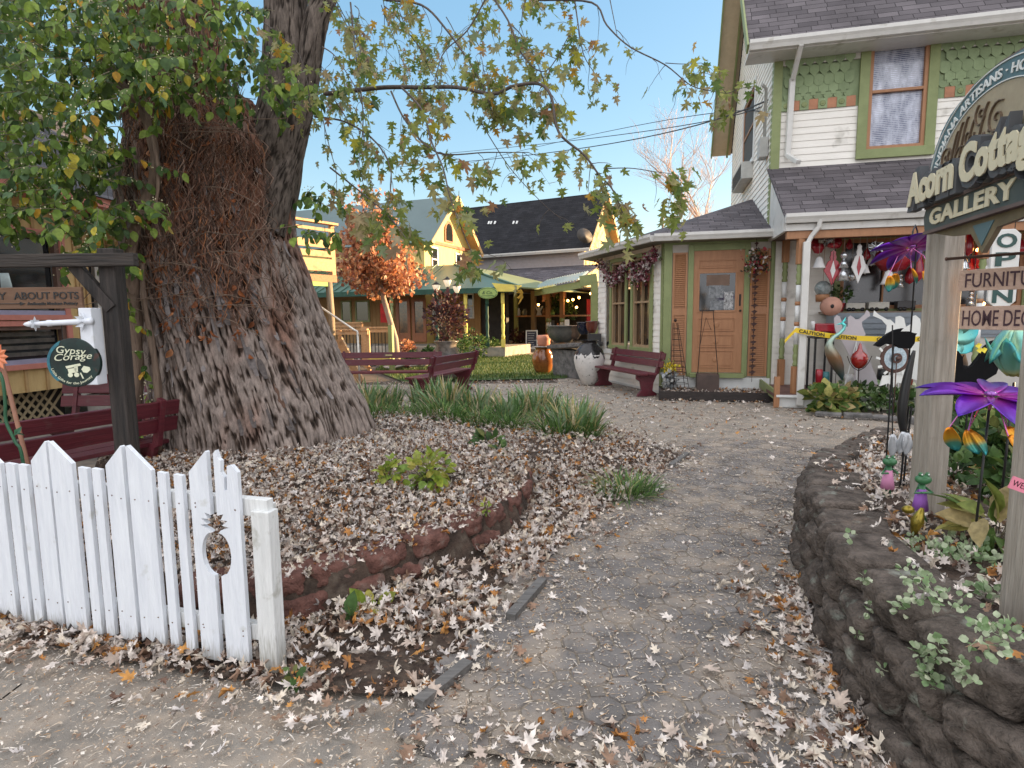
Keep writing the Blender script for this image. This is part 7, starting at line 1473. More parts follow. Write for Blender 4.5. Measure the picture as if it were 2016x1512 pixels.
def leafy(name, label, px_, py, z, r, n, m_, s, hh_=1.0, group=None, bloom=None):
    p = G(px_, py, z); t = bushy(name, label, (p.x,p.y,Hs(p.x,p.y)), r, n, m_, [oval(.33,.12,.35), oval(.38,.06,.5)], s, sc=(1,1,hh_), up=.35, stems=10, group=group)
    if bloom:
        pts = [(rb.gauss(0,r*.6), rb.gauss(0,r*.5), r*hh_*1.7+rb.gauss(0,r*.25)) for _ in range(bloom)]; k = len(pts); inst('seed_heads', [bit], place(pts, rotm(NR.normal(0,1,k), NR.normal(0,1,k), NR.rand(k)*6), NR.uniform(.004,.009,k)), np.zeros(k,int), leafmat('seed_head', [(1,(.24,.15,.10)),(1,(.34,.25,.17))], transl=0), t)
    return t
leafy('hydrangea', 'lime leaved hydrangea with brown seed heads, larger of the two in the drift', 845, 960, .27, .15, 110, lime, .075, .85, 'lime leaved shrubs in the drift', 900)
leafy('hydrangea', 'smaller lime leaved hydrangea left of the larger one', 765, 955, .27, .10, 60, lime, .055, 1.0, 'lime leaved shrubs in the drift', 500)
leafy('seedling', 'flat green seedling leaves right of the lime hydrangeas', 960, 890, .25, .10, 22, fgreen, .10, .4); leafy('seedling', 'small green seedling low in the right of the drift', 985, 905, .25, .07, 16, fgreen, .07, .5)
leafy('seedling', 'tiny grey-green seedling by the fence post', 578, 1350, .02, .035, 14, fgreen, .035, .9); leafy('seedling', 'broad variegated leaf poking from the lower litter', 690, 1225, .06, .035, 6, fgreen, .09, .6); leafy('seedling', 'mottled green leaf poking out just below the block wall', 735, 1185, .08, .04, 6, lime, .085, .6)
leafy('seedling', 'little green weed in a crack of the low block wall', 957, 1045, .15, .035, 18, lime, .025, 1.6); leafy('fern', 'dark green tuft at the left foot of the big trunk', 290, 870, .2, .10, 60, fgreen, .06, .8)
# ================================================================ gallery sign on posts, right
greyw = woodmat('weathered_post_wood', (.25,.22,.18), (.38,.34,.29), 'z', bump=.5, dirt=((.14,.11,.09), .12, 5))
SP1 = PD(1838, 800, 3.0); SP2 = PD(2022, 1150, 1.93)
def post(name, lb, p, z0, z1, w, rz, lean=(0,0)):
    t = thing(name, lb, 'post', (p.x, p.y, z0)); b = MB(); b.box((0,0,(z1-z0)/2), (w,w,z1-z0), Matrix.Rotation(rz,3,'Z'))
    for v in b.v: v.x += lean[0]*v.z; v.y += lean[1]*v.z
    b.build('pole', greyw, t, bevel=.006)
    k = MB()
    for _ in range(5): k.ball((rb.uniform(-.02,.02), -w*.5, rb.uniform(.1,z1-z0-.1)), .007, 6, (1,.3,1.4))
    return t
ZP1 = PD(1838, 330, 3.0).z
post('sign_post', 'weathered square timber post carrying the left end of the arched gallery sign', SP1, Hs(SP1.x, SP1.y)-.05, ZP1, .115, .12); post('sign_post', 'weathered square timber post at the lower right edge of the view', SP2, .35, 2.2, .10, .1)
SGF = Fr((SP1.x-.115, SP1.y+.0), (-.25,-1.0)); sg = SGF.hit
if SGF.n.x > 0: SGF.n = -SGF.n
teal = mat('sign_teal_blue', (.085,.155,.175), rough=.55, var=.08); slate = mat('sign_slate_green', (.055,.075,.072), rough=.55, var=.12); crm = mat('sign_cream_paint', (.66,.60,.42), rough=.5, var=.05); tan2 = mat('sign_tan', (.36,.30,.20), rough=.6, var=.1, vscale=12); tbrn = mat('sign_brown', (.14,.095,.06), rough=.6, var=.15); whl = mat('sign_white', (.74,.75,.72), rough=.5, var=.04); edgeb = mat('sign_edge', (.13,.095,.085), rough=.7, var=.2); dgrey = mat('letter_outline', (.075,.078,.085), rough=.6, var=.1)
S1 = thing('gallery_sign', 'arched blue and tan gallery sign with raised cream lettering on the weathered post', 'sign', tuple(SGF.pt(0,1.9)))
# arch outline read on the sign's own plane and mirrored about its middle
LA = [sg(x,y) for x, y in ((1833,352),(1838,325),(1848,290),(1860,258),(1877,226),(1895,202),(1912,184),(1922,168),(1931,143),(1938,158),(1955,147),(1985,134),(2014,129))]
um_ = .60; zT_ = max(z for u, z in LA[:8])+.012; zB = sg(1840,398)[1]-.0
half = [(u, z) for u, z in LA[:8] if u < um_-.03]; arch = half+[(um_, zT_)]+[(2*um_-u, z) for u, z in half[::-1]]
zbase = min(half[0][1]-.06, zB); poly = [(arch[0][0], zbase)]+arch+[(arch[-1][0], zbase)]
TS = lambda n0: (lambda u,z,d: SGF.pt(u,z,n0-d))
b = MB(); b.prism([(um_+(u-um_)*1.018, zbase+(z-zbase)*1.03) for u, z in poly], TS(0), .03); b.build('backboard', edgeb, S1, world=True)
b = MB(); b.prism(poly, TS(.012), .011); b.build('arch_band', teal, S1, world=True)
inner = [(um_+(u-um_)*.83, zbase+(z-zbase)*.74) for u, z in poly if True]
def arcpt(t, k=1.0): a = math.pi-t*math.pi; W_ = um_-arch[0][0]; H_ = zT_-zbase; return (um_+W_*k*math.cos(a)*1.0, zbase+H_*k*math.sin(a)**.80)
inn = [arcpt(t/30,.80) for t in range(31)]; b = MB(); b.prism([(u, zbase+(z-zbase)) for u, z in inn], TS(.018), .0055); b.build('tan_panel', tan2, S1, world=True)
b = MB()
def ribbon(pts, w, n, mb): 
    for i in range(len(pts)-1): mb.bar(SGF.pt(*pts[i], n), SGF.pt(*pts[i+1], n), .004, w, up=SGF.n)
ribbon([arcpt(t/40,.81) for t in range(41)], .007, .019, b); ribbon([arcpt(t/40,.985) for t in range(41)], .005, .014, b); b.build('white_line', whl, S1, world=True)
def spiral(cu, cz, r, t0, turns, sx=1.0): return [(cu+sx*r*(1-i/26)*math.cos(t0+turns*6.28*i/26), cz+r*(1-i/26)*math.sin(t0+turns*6.28*i/26)) for i in range(26)]
b = MB(); Hh = zT_-zbase; Wd = um_-arch[0][0]
def U(f): return arch[0][0]+Wd*f
for (f, g, r, t0, tn, sx) in ((.36,.38,.055,0,1.7,1),(.60,.30,.06,1,1.6,1),(.88,.62,.05,2,1.6,1),(.72,.48,.045,3,1.4,-1),(1.1,.5,.07,1,1.6,1),(1.3,.3,.06,2,1.5,1),(.45,.15,.04,0,1.4,1)): ribbon(spiral(U(f), zbase+Hh*g, r, t0, tn, sx), .011, .021, b)
for k, (f0, f1, g1) in enumerate(((.36,.55,.60),(.42,.62,.66),(.50,.70,.68),(.60,.80,.62),(.30,.42,.45),(.75,.98,.7))): ribbon([(U(f0+(f1-f0)*(i/10)**.7), zbase+Hh*(.03+(g1-.03)*math.sin(i/10*1.5))) for i in range(11)], .013, .0205, b)
for k in range(34):
    f = .92+.2*rb.random(); g = .12+.32*rb.random(); b.ball(SGF.pt(U(f), zbase+Hh*g, .019), .009, 6)
b.build('carving', tbrn, S1, world=True)
# arc lettering
def arcbow(u, z):
    t = .10+u*.40; p0 = arcpt(t,.855); p1 = arcpt(min(t+.002,.999),.855); d = math.hypot(p1[0]-p0[0], p1[1]-p0[1]); tx, tz = (p1[0]-p0[0])/d, (p1[1]-p0[1])/d
    return (p0[0]-tz*z, p0[1]+tx*z)
b = MB(); put_text(b, 'INDIANA ARTISANS \u00b7 HOME DECOR', SGF, 0, 1.0, 0, .036, .014, .004, offset=.0006, bow=lambda u, z: arcbow(u*2.0, z))
0 and put_text(b, 'COR \u00b7 GIFTS', SGF, 1.10, 1.75, 0, .040, .014, .004, offset=.0008, bow=lambda u, z: (lambda t: ((lambda p0, p1: (p0[0]-(p1[1]-p0[1])/math.hypot(p1[0]-p0[0],p1[1]-p0[1])*z, p0[1]+(p1[0]-p0[0])/math.hypot(p1[0]-p0[0],p1[1]-p0[1])*z))(arcpt(t,.855), arcpt(t+.002,.855))))(.115+u*.97*.385))
b.build('arc_lettering', whl, S1, world=True)
# raised shop name
uA = sg(1817,380)[0]; zA = sg(1835,398)[1]; hA = .145; uZ = uA+(sg(2014,300)[0]-uA)/.74
b = MB(); put_text(b, 'Acorn Cottage', SGF, uA, uZ, zA, hA, .026, .040, offset=.030); b.build('name_outline', dgrey, S1, world=True)
b = MB(); put_text(b, 'Acorn Cottage', SGF, uA+.010, uZ-.010, zA+.004, hA*.97, .068, .006, offset=.009); b.build('name_lettering', crm, S1, world=True)
zg1, zg0 = sg(1850,410)[1]+.01, sg(1842,455)[1]; ug0 = sg(1832,425)[0]
b = MB(); b.prism([(ug0, (zg0+zg1)/2+.02),(ug0+.02, zg1),(2*um_-ug0-.02, zg1),(2*um_-ug0, (zg0+zg1)/2),(2*um_-ug0-.02, zg0),(ug0+.02, zg0)], TS(.030), .032); gb = b.build('name_board', slate, S1, world=True, bevel=.003)
b = MB(); b.ub(SGF, ug0+.02, 2*um_-ug0-.02, zg1-.004, zg1+.012, .0, .036); b.ub(SGF, ug0+.02, 2*um_-ug0-.02, zg0-.010, zg0+.004, .0, .036); b.build('trim', edgeb, S1, world=True)
b = MB(); put_text(b, 'GALLERY', SGF, sg(1846,432)[0], sg(2019,400)[0], zg0+.028, (zg1-zg0)*.60, .031, .005, offset=.0035, spacing=1.05)
def serif(u, z, w): b.ub(SGF, u-w/2, u+w/2, z-.004, z+.004, .031, .036)
b.build('lettering', crm, S1, world=True)
b = MB(); b.prism([(um_-.45,zg0-.012),(um_-.26,zg0-.05),(um_-.10,zg0-.06),(um_,zg0-.15),(um_+.10,zg0-.06),(um_+.26,zg0-.05),(um_+.45,zg0-.012)], TS(.012), .02)
for v in b.v: pass
b.build('drop_finial', mat('sign_olive', (.16,.13,.075), var=.2), S1, world=True); b = MB(); b.prism([(um_-.08,zg0-.03),(um_,zg0-.12),(um_+.08,zg0-.03)], TS(.016), .006); b.build('drop_accent', teal, S1, world=True)
# iron rod with hand painted planks and a vertical board
RDF = Fr(SP1.xy, (.62,-1)); rd = RDF.hit; zr1 = rd(1848,513)[1]
t = thing('sign_rod', 'rusty iron rod sticking out of the weathered post', 'rod', tuple(RDF.pt(0,zr1))); b = MB(); b.tube([RDF.pt(.03,zr1,.06), RDF.pt(1.3,zr1-.0,.06)], .007, 8); b.ball(RDF.pt(.03,zr1,.06), .011, 8); b.build('rod', mat('rusty_iron', (.10,.055,.04), rough=.7, metal=.4, var=.3), t, world=True)
plank = woodmat('pale_plank', (.42,.29,.215), (.52,.37,.28), 'x', bump=.3); ink = mat('plum_paint', (.045,.014,.022), rough=.5, var=.1)
def plank_sign(label, txt, x0, x1, yt, yb, ubase, uend, wchar, split=None):
    u0, z1 = rd(x0,yt,.06); z0 = rd(x0,yb,.06)[1]; F_ = RDF.off(.06); t = thing('plank_sign', label, 'sign', tuple(F_.pt(u0,z1)), group='planks hanging from the iron rod'); u1 = u0+uend
    b = MB(); b.prism([(u0,z0),(u1,z0-.004),(u1,z1+.003),(u0+.003,z1)], lambda u,z,d: F_.pt(u,z,.012-d), .016); b.build('board', plank, t, world=True, bevel=.002)
    b = MB(); put_text(b, txt, F_, u0+ubase, u0+ubase+wchar, z0+(z1-z0)*.16, (z1-z0)*.68, .0125, .002, offset=.0004); b.build('lettering', ink, t, world=True)
    for q_ in (.06, uend-.06): b = MB(); b.tube([F_.pt(u0+q_, z1, 0), F_.pt(u0+q_, min(z1+.06, zr1), 0)], .002, 4); b.build('hook', MATS['black_iron'], t, world=True)
wF = rd(2016,550,.06)[0]-rd(1890,550,.06)[0]
plank_sign('upper pale plank lettered furniture hanging from the iron rod', 'FURNITURE', 1890, 2016, 533, 573, .030, wF*1.5, wF*1.30); plank_sign('lower pale plank lettered home decor hanging under the other plank', 'HOME DECOR', 1892, 2016, 604, 648, .014, wF*1.5, wF*1.36)
t = thing('open_sign', 'tall white board with green letters spelling open, behind the hanging planks', 'sign', tuple(PD(1978,520,3.4))); OFr = Fr(PD(1955,520,3.5).xy, (1,-.25)); oh = OFr.hit
u0, z1 = oh(1956,452); u1, z0 = oh(1999,603); c_ = (u1-u0)*.22
b = MB(); b.prism([(u0,z0+c_),(u0+c_,z0),(u1-c_,z0),(u1,z0+c_),(u1,z1-c_),(u1-c_,z1),(u0+c_,z1),(u0,z1-c_)], lambda u,z,d: OFr.pt(u,z,-d), .02); b.build('board', wht, t, world=True, bevel=.003)
b = MB(); hL = (z1-z0)/4*.68
for k, ch in enumerate('OPEN'): put_text(b, ch, OFr, u0+.02, u1-.02, z1-(k+1)*(z1-z0-.02)/4+.004, hL, .001, .004, offset=.003)
b.build('lettering', mat('bottle_green', (.02,.065,.06), rough=.5), t, world=True)
b = MB(); b.tube([OFr.pt(u0+.03,z1,-.01), OFr.pt(u0+.03,z1+.3,-.01)], .003, 4); b.tube([OFr.pt(u1-.03,z1,-.01), OFr.pt(u1-.03,z1+.3,-.01)], .003, 4); b.build('chain', MATS['black_iron'], t, world=True)
# ================================================================ spinners, herons, crows, frogs
def metal(name, c, c2=None, rough=.25): return mat(name, c, col2=c2, rough=rough, metal=.75, var=.15, vscale=14)
def grad(name, stops, axis=1, lo=0, hi=1, rough=.28, metal_=.7):
    m = bpy.data.materials.new(name); m.use_nodes = True; N = m.node_tree.nodes; L = m.node_tree.links; b = N['Principled BSDF']; b.inputs['Metallic'].default_value = metal_; b.inputs['Roughness'].default_value = rough
    a = N.new('ShaderNodeAttribute'); a.attribute_name = 'along'; cr = N.new('ShaderNodeValToRGB'); e = cr.color_ramp.elements
    for i, (p, c) in enumerate(stops): el = e[i] if i < 2 else e.new(p); el.position = p; el.color = rgb(c)
    L.new(a.outputs['Fac'], cr.inputs[0]); L.new(cr.outputs[0], b.inputs['Base Color']); MATS[name] = m; return m
def petal_mesh(name, mlist, P0, D, N_, L_, w, cup, m_, parent, seg=8, curl=0.0):
    """long cupped metal petals; each item start, direction, normal"""
    vs = []; fs = []; al = []
    for (p, d, n_) in zip(P0, D, N_):
        p, d, n_ = V(p), V(d).normalized(), V(n_); s_ = d.cross(n_).normalized(); n_ = s_.cross(d).normalized(); o = len(vs)
        for i in range(seg+1):
            t = i/seg; ww = w*math.sin(math.pi*min(1,(t*.92+.08)))**.75*(1 if t < .98 else .2); c = p+d*(L_*t)+n_*(curl*L_*t*t); cc = cup*ww
            for k, f in enumerate((-1,-.5,0,.5,1)): vs.append(c+s_*(ww*f)+n_*(cc*f*f)+ (n_*(.12*ww) if f == 0 else V((0,0,0)))); al.append(t)
        for i in range(seg):
            for k in range(4): q = o+i*5+k; fs.append((q,q+1,q+6,q+5))
    b = MB(); b.smooth = True; b.add(vs, fs); ob = b.build(name, m_, parent, recalc=False); A = ob.data.attributes.new('along','FLOAT','POINT'); A.data.foreach_set('value', np.array(al, np.float32))
    md = ob.modifiers.new('solid','SOLIDIFY'); md.thickness = .0015; return ob
purp = grad('purple_metal', [(0,(.55,.08,.42)),(.45,(.22,.03,.50)),(1,(.06,.02,.28))]); gold = grad('orange_teal_metal', [(0,(.75,.24,.02)),(.45,(.70,.40,.04)),(.62,(.10,.32,.22)),(1,(.02,.30,.36))]); tealg = grad('teal_metal', [(0,(.75,.62,.20)),(.25,(.25,.55,.45)),(1,(.03,.32,.36))])
pinkr = metal('pink_rod', (.55,.16,.40)); blackm = mat('black_metal', (.012,.012,.013), rough=.4, var=.2)
def spinner(label, c, r, tilt, down, drop=.17, seed=1, nrod=5):
    R_ = random.Random(seed); t = thing('wind_spinner', label, 'wind spinner', tuple(c), group='purple flower wind spinners'); Rt = Matrix.Rotation(tilt,3,'X'); P0 = []; D = []; N_ = []
    for k in range(9): a = 2*math.pi*k/9+.2; P0.append((0,0,.0)); d = Rt @ V((math.cos(a), math.sin(a), .06*math.sin(k*2))); D.append(d); N_.append(Rt @ V((0,0,1)))
    petal_mesh('petals', None, [V(d)*r*.12 for d in D], D, N_, r*.9, r*.20, .45, purp, t, curl=-.10)
    P0 = []; D = []; N_ = []; b = MB()
    for k in range(nrod):
        a = 2*math.pi*k/nrod+.5; e = V((math.cos(a)*r*.52, math.sin(a)*r*.40, -drop*R_.uniform(.8,1.15))); b.tube([(0,0,0), tuple(e*.45+V((math.cos(a)*.03,0,.03))), tuple(e)], .0028, 5)
        P0.append(e); D.append(V((R_.gauss(.1,.25), R_.gauss(0,.25), -1))); N_.append(V((R_.gauss(0,1), -.9, .1)))
    b.tube([(0,0,.012),(0,0,-.06)], .006, 6); b.build('rods', pinkr, t)
    petal_mesh('leaves', None, P0, D, N_, r*.42, r*.12, .7, gold, t, curl=.18)
    b = MB(); b.ball((0,0,.01), r*.09, 10, (1,1,.6)); b.build('hub', metal('violet_hub', (.30,.12,.40)), t)
    if down: b = MB(); b.tube([(0,0,-.02),(.0,.03,-c.z+.3)], .005, 6); b.build('pole', blackm, t)
    return t
spinner('large purple flower wind spinner with orange and teal leaves right of the post', PD(1950,780,2.45), .27, .20, True, .17, 1, 6)
spinner('purple flower wind spinner with orange leaves hanging left of the post under the porch eave', PD(1795,487,4.6), .30, -.38, False, .20, 4, 5)
sp_c = PD(1795,487,4.6); b = MB(); b.tube([tuple(sp_c), (sp_c.x,sp_c.y,sp_c.z-.05)], .003, 4)
b = MB(); pz0 = Hs(sp_c.x,sp_c.y); b.tube([(sp_c.x+.05,sp_c.y+.02,pz0), (sp_c.x+.05,sp_c.y+.02,sp_c.z+.12), (sp_c.x+.03,sp_c.y+.02,sp_c.z+.17), (sp_c.x,sp_c.y,sp_c.z+.12), (sp_c.x,sp_c.y,sp_c.z)], .006, 6); tag(b.build('shepherd_hook', blackm), 'tall black shepherd hook holding the farther purple spinner', 'hook')
# teal globe spinner and teal flower
c = PD(2002,690,2.9); t = thing('globe_spinner', 'teal and yellow metal globe spinner of curved blades at the right edge', 'wind spinner', tuple(c)); P0=[];D=[];N_=[]
for k in range(12): a = 2*math.pi*k/12; d = V((math.cos(a)*.6, math.sin(a)*.8, .75 if k % 2 else -.75)); P0.append(V((math.cos(a)*.03,math.sin(a)*.03,-.13 if k % 2 else .13))); D.append(V((math.cos(a)*.75, math.sin(a)*.75, .6 if k % 2 else -.6))); N_.append(V((-math.cos(a), -math.sin(a), .8 if k % 2 else -.8)))
petal_mesh('blades', None, P0, D, N_, .20, .045, .5, tealg, t, curl=.45); b = MB(); b.ball((0,0,0), .035, 10); b.tube([(0,0,-.16),(0,.02,-c.z+.4)], .006, 6); b.build('pole', blackm, t)
c = PD(1868,660,4.4); t = thing('metal_flower', 'teal metal poppy with an amber centre just right of the post', 'garden ornament', tuple(c)); P0=[];D=[];N_=[]
for k in range(6): a = 2*math.pi*k/6+.3; P0.append((0,0,0)); D.append(V((math.cos(a), -.25, math.sin(a)))); N_.append(V((0,-1,.1)))
petal_mesh('petals', None, P0, D, N_, .19, .095, .35, tealg, t, curl=.12); b = MB(); b.ball((0,-.02,0), .035, 10); b.build('centre', metal('amber_metal', (.7,.35,.05)), t); b = MB(); b.tube([(0,.01,0),(.01,.02,-c.z+.25)], .006, 6); b.build('stem', blackm, t)
# herons
hg = grad('heron_metal', [(0,(.02,.10,.13)),(.4,(.22,.12,.06)),(.75,(.30,.42,.36)),(1,(.10,.62,.60))], metal_=.5, rough=.3)
def heron(label, c, s, flip=1, zg=None):
    t = thing('heron_stake', label, 'garden ornament', tuple(c), group='teal heron stakes'); b = MB(); vs = []
    body = [(.10,-.26),(.085,-.20),(.05,-.12),(.01,-.04),(-.03,.03),(-.055,.09),(-.05,.14),(-.01,.19),(.05,.23),(.085,.27),(.09,.31),(.06,.335)]; rad = [.004,.03,.055,.065,.06,.045,.028,.020,.017,.016,.019,.014]
    b.tube([(x*s*flip,0,z*s) for x, z in body], [r*s for r in rad], 12); b.tube([(.065*s*flip,0,.33*s),(.0,-.01,.315*s)], [.012*s,.002*s], 6)
    for q in range(3): b.tube([(.07*s*flip,0,.34*s),(.10*s*flip,0,(.36+.015*q)*s)], [.006*s,.002*s], 4)
    ob = b.build('body', hg, t); al = np.array([min(1,max(0,(v.co.z/s+.26)/.60)) for v in ob.data.vertices], np.float32); A = ob.data.attributes.new('along','FLOAT','POINT'); A.data.foreach_set('value', al)
    b = MB(); b.tube([(.03*s*flip,0,-.1*s),(.03*s*flip,.01,-(c.z-(zg if zg is not None else 0)))], .005, 5); b.build('stake', blackm, t); return t
heron('teal metal heron on a stake before the left angel cut-out', PD(1642,700,9.0), 1.5, 1, .0); heron('teal metal heron just right of the gallery sign post', PD(1885,695,6.3), 1.1, 1, .2)
# red glass flames
redg = mat('red_glass', (.28,.008,.008), rough=.12, var=.3, coat=.8, spec=.8)
def flame(label, c, s, zg):
    t = thing('glass_flame', label, 'garden ornament', tuple(c), group='red glass flame stakes'); b = MB(); b.lathe([(0,-.16*s),(.06*s,-.14*s),(.11*s,-.07*s),(.125*s,0),(.10*s,.07*s),(.045*s,.12*s),(.03*s,.16*s),(.02*s,.22*s),(0,.25*s)], (0,0,0), 20); b.build('glass', redg, t)
    b = MB(); b.tube([(0,0,-.15*s),(0,0,zg-c.z)], .008, 6)
    for q in (-1,1): b.tube([(0,0,-.19*s),(q*.09*s,0,-.14*s),(q*.15*s,0,-.06*s),(q*.19*s,0,.04*s)], .006, 5)
    b.build('stake', wire, t)
flame('red glass flame ornament on a forked stake before the porch', PD(1692,706,9.0), 1.0, 0); flame('red glass flame ornament right of the gallery sign post', PD(1869,705,6.2), .8, .2)
# tin gear figure
c = PD(1763,705,8.6); t = thing('gear_figure', 'round silver and rust metal wheel ornament with pale petals before the porch', 'garden ornament', tuple(c)); s = 28/1150*8.6
b = MB(); Ry = Matrix.Rotation(math.radians(90),3,'X')
def ring(mb, r0, r1, y, th=.02, n=32):
    vs = []
    for k in range(n): a = 2*math.pi*k/n; vs += [(r0*math.cos(a),y,r0*math.sin(a)),(r1*math.cos(a),y,r1*math.sin(a)),(r1*math.cos(a),y+th,r1*math.sin(a)),(r0*math.cos(a),y+th,r0*math.sin(a))]
    mb.add(vs, [((k*4+j), (k*4+(j+1) % 4), ((k+1) % n)*4+(j+1) % 4, ((k+1) % n)*4+j) for k in range(n) for j in range(4)])
ring(b, s*.80, s*1.05, -.0); ring(b, s*.22, s*.36, -.04); b.ball((0,-.06,0), s*.16, 10); b.tube([(0,-.03,0),(0,-.03,-c.z)], .008, 6); b.build('ring', mat('rust_brown', (.10,.055,.045), rough=.6, metal=.3), t)
b = MB(); b.prism([(s*.8*math.cos(2*math.pi*k/28), s*.8*math.sin(2*math.pi*k/28)) for k in range(28)], lambda u,z,d: V((u,.0+d,z)), .01); b.build('disc', mat('brushed_blue_steel', (.34,.45,.52), col2=(.62,.72,.78), vscale=26, metal=.5, rough=.35), t)
b = MB()
for k in range(12): a = 2*math.pi*k/12; b.box((s*1.18*math.cos(a), .01, s*1.18*math.sin(a)), (s*.30,.012,s*.16), Matrix.Rotation(-a+.3,3,'Y'))
b.prism([(-s*.7,-s*1.25),(s*.7,-s*1.2),(s*.9,-s*1.9),(s*.35,-s*1.75),(s*.1,-s*2.1),(-s*.3,-s*1.8),(-s*.9,-s*2.0)], lambda u,z,d: V((u,.03+d,z)), .02); b.build('petals', whl, t)
# black crows
def crow(label, c, s, pts, zg, dx=0):
    t = thing('black_bird', label, 'bird ornament', tuple(c), group='black metal birds'); b = MB(); b.prism([(x*s, z*s) for x, z in pts], lambda u,z,d: V((u,d-.02,z)), .03); b.ball((pts[0][0]*s*.3+.1*s,0,-.1*s), s*.22, 12, (1.5,.5,1)); b.build('body', mat('crow_black', (.006,.006,.007), rough=.85, spec=.15), t); b = MB(); b.tube([(dx,0,0),(dx,0,zg-c.z)], .006, 5); b.build('stake', blackm, t); return t
W1 = [(-.95,-.35),(-.7,-.1),(-.35,.2),(.0,.38),(.35,.45),(.20,.28),(.38,.30),(.62,.30),(.85,.22),(1.0,.20),(.93,.10),(.92,-.25),(.75,-.52),(.3,-.5),(0,-.32),(-.4,-.25),(-.7,-.42)]
crow('black metal bird with a raised wing left of the gallery sign post', PD(1760,665,4.3), .155, W1, .3)
W2 = [(-1,-.35),(-.75,-.15),(-.62,.35),(-.45,.62),(-.28,.40),(-.22,-.05),(.1,.1),(.35,.45),(.5,.75),(.75,.95),(1.1,1.05),(1.35,.9),(1.3,.45),(1.05,.15),(.95,-.2),(.55,-.45),(.1,-.65),(-.3,-.85),(-.8,-.75)]
crow('big black metal bird with spread wings right of the gallery sign post', PD(1905,725,3.9), .19, W2, .3, .02)
b = MB(); c = PD(1937,690,3.85)
for dx, dz in ((-.04,.03),(.0,.0),(.07,-.05),(.09,-.07),(-.03,.0)): b.add([(c.x+dx-.02,c.y,c.z+dz),(c.x+dx,c.y-.01,c.z+dz-.018),(c.x+dx+.025,c.y,c.z+dz+.012),(c.x+dx,c.y,c.z+dz+.02)], [(0,1,2),(0,2,3)])
b.build('beak_flowers', mat('bright_yellow', (.75,.62,.05)), [o for o in bpy.data.objects if o.get('label','').startswith('big black metal')][0], world=True)
# tall black openwork heron and white blades beside the post
t = thing('wire_heron', 'tall black openwork metal bird standing just left of the gallery sign post', 'garden ornament', tuple(PD(1795,880,3.5))); b = MB()
S = smooth_path([PD(*q) for q in ((1800,690,3.5),(1788,735,3.5),(1778,790,3.5),(1776,830,3.5),(1784,870,3.5))]); b.tube(S, [.008+.02*math.sin(i/len(S)*3.1) for i in range(len(S))], 8)
for x0, x1 in ((1790,1772),(1795,1778)): b.tube([PD(x0,800,3.5), PD((x0+x1)/2,870,3.5), PD(x1,960,3.5)], .006, 5)
b.tube([PD(1757,640,3.9), PD(1757,950,3.9)], .004, 5); b.build('body', blackm, t, world=True)
b = MB(); c1 = [PD(*q) for q in ((1772,868,3.45),(1782,862,3.45),(1776,905,3.45))]
petal_mesh('wings', None, [PD(1757,855,3.4)-V(t.location), PD(1778,850,3.4)-V(t.location), PD(1785,852,3.4)-V(t.location)], [V((.02,0,-1)),V((-.12,0,-1)),V((.03,0,-1))], [V((0,-1,0))]*3, .14, .03, .4, mat('pearl_metal', (.50,.52,.55), rough=.35, metal=.5), t)
# frogs
frogg = mat('frog_green', (.05,.17,.07), rough=.4, var=.2)
def frog(label, c, s, dress, flip=1):
    t = thing('frog_figure', label, 'garden ornament', tuple(c), group='little frog stakes'); b = MB(); b.tube([(0,0,-.10*s),(0,0,-.04*s),(.0,0,.03*s)], [.022*s,.030*s,.018*s], 10); b.ball((.0,-.01*s,.06*s), .038*s, 12, (1.25,1,.8))
    for q in (-1,1): b.ball((q*.02*s,-.015*s,.092*s), .014*s, 8); b.tube([(q*.02*s,0,.01*s),(q*.055*s,-.02*s,-.02*s),(q*.03*s*flip,-.05*s,-.01*s)], .007*s, 6); b.tube([(q*.012*s,0,-.1*s),(q*.018*s,-.005,-.16*s),(q*.03*s,-.02*s,-.20*s)], .007*s, 6)
    b.build('body', frogg, t); b = MB(); b.lathe([(.045*s,-.13*s),(.034*s,-.06*s),(.024*s,.0)], (0,0,0), 12); b.build('dress', dress, t)
    b = MB(); b.ball((-.02*s,-.027*s,.094*s), .006*s, 6); b.ball((.02*s,-.027*s,.094*s), .006*s, 6); b.build('eyes', whl, t); b = MB(); b.tube([(0,0,-.1*s),(0,.01,-.32*s)], .004, 5); b.build('stake', MATS['green_metal'], t); return t
frog('little green frog in a pink dress on a stake at the bed edge', PD(1749,925,3.35), .85, mat('pink_dress', (.62,.25,.42), var=.1)); frog('little green frog with purple sleeves in front of the gallery sign post', PD(1814,962,2.75), .80, mat('purple_dress', (.28,.10,.42), var=.1), -1)
t = thing('bird_stake', 'olive and gold metal bird leaning in the leaves below the purple frog', 'garden ornament', tuple(PD(1800,1040,2.65))); b = MB(); b.tube([PD(1816,1000,2.65), PD(1806,1025,2.65), PD(1796,1060,2.65)], [.008,.030,.006], 10); b.ball(PD(1788,1003,2.62), .022, 10, (1.3,1,.9)); b.build('body', mat('gold_olive', (.16,.12,.02), col2=(.42,.32,.05), vscale=30, metal=.7, rough=.3), t, world=True)
b = MB(); b.tube([PD(1798,1050,2.65), PD(1804,1085,2.65)], [.012,.004], 6); b.build('tail', whl, t, world=True)
t = thing('welcome_tag', 'small pink tag lettered welcome tied to the post at the right edge', 'tag', tuple(PD(2008,945,2.1))); TF = Fr(PD(1994,945,1.86).xy, (1,-.1)); u0, z1 = TF.hit(1994,932); b = MB(); Rk = Matrix.Rotation(-.35,2)
def TT(u, z, d): q = Rk @ V((u, z)).to_2d(); return TF.pt(u0+q.x, z1+q.y-.02, -d)
b.prism([(0,-.03),(.10,-.03),(.10,.012),(0,.012)], TT, .004); b.build('card', mat('pink_card', (.70,.22,.30), var=.05), t, world=True)
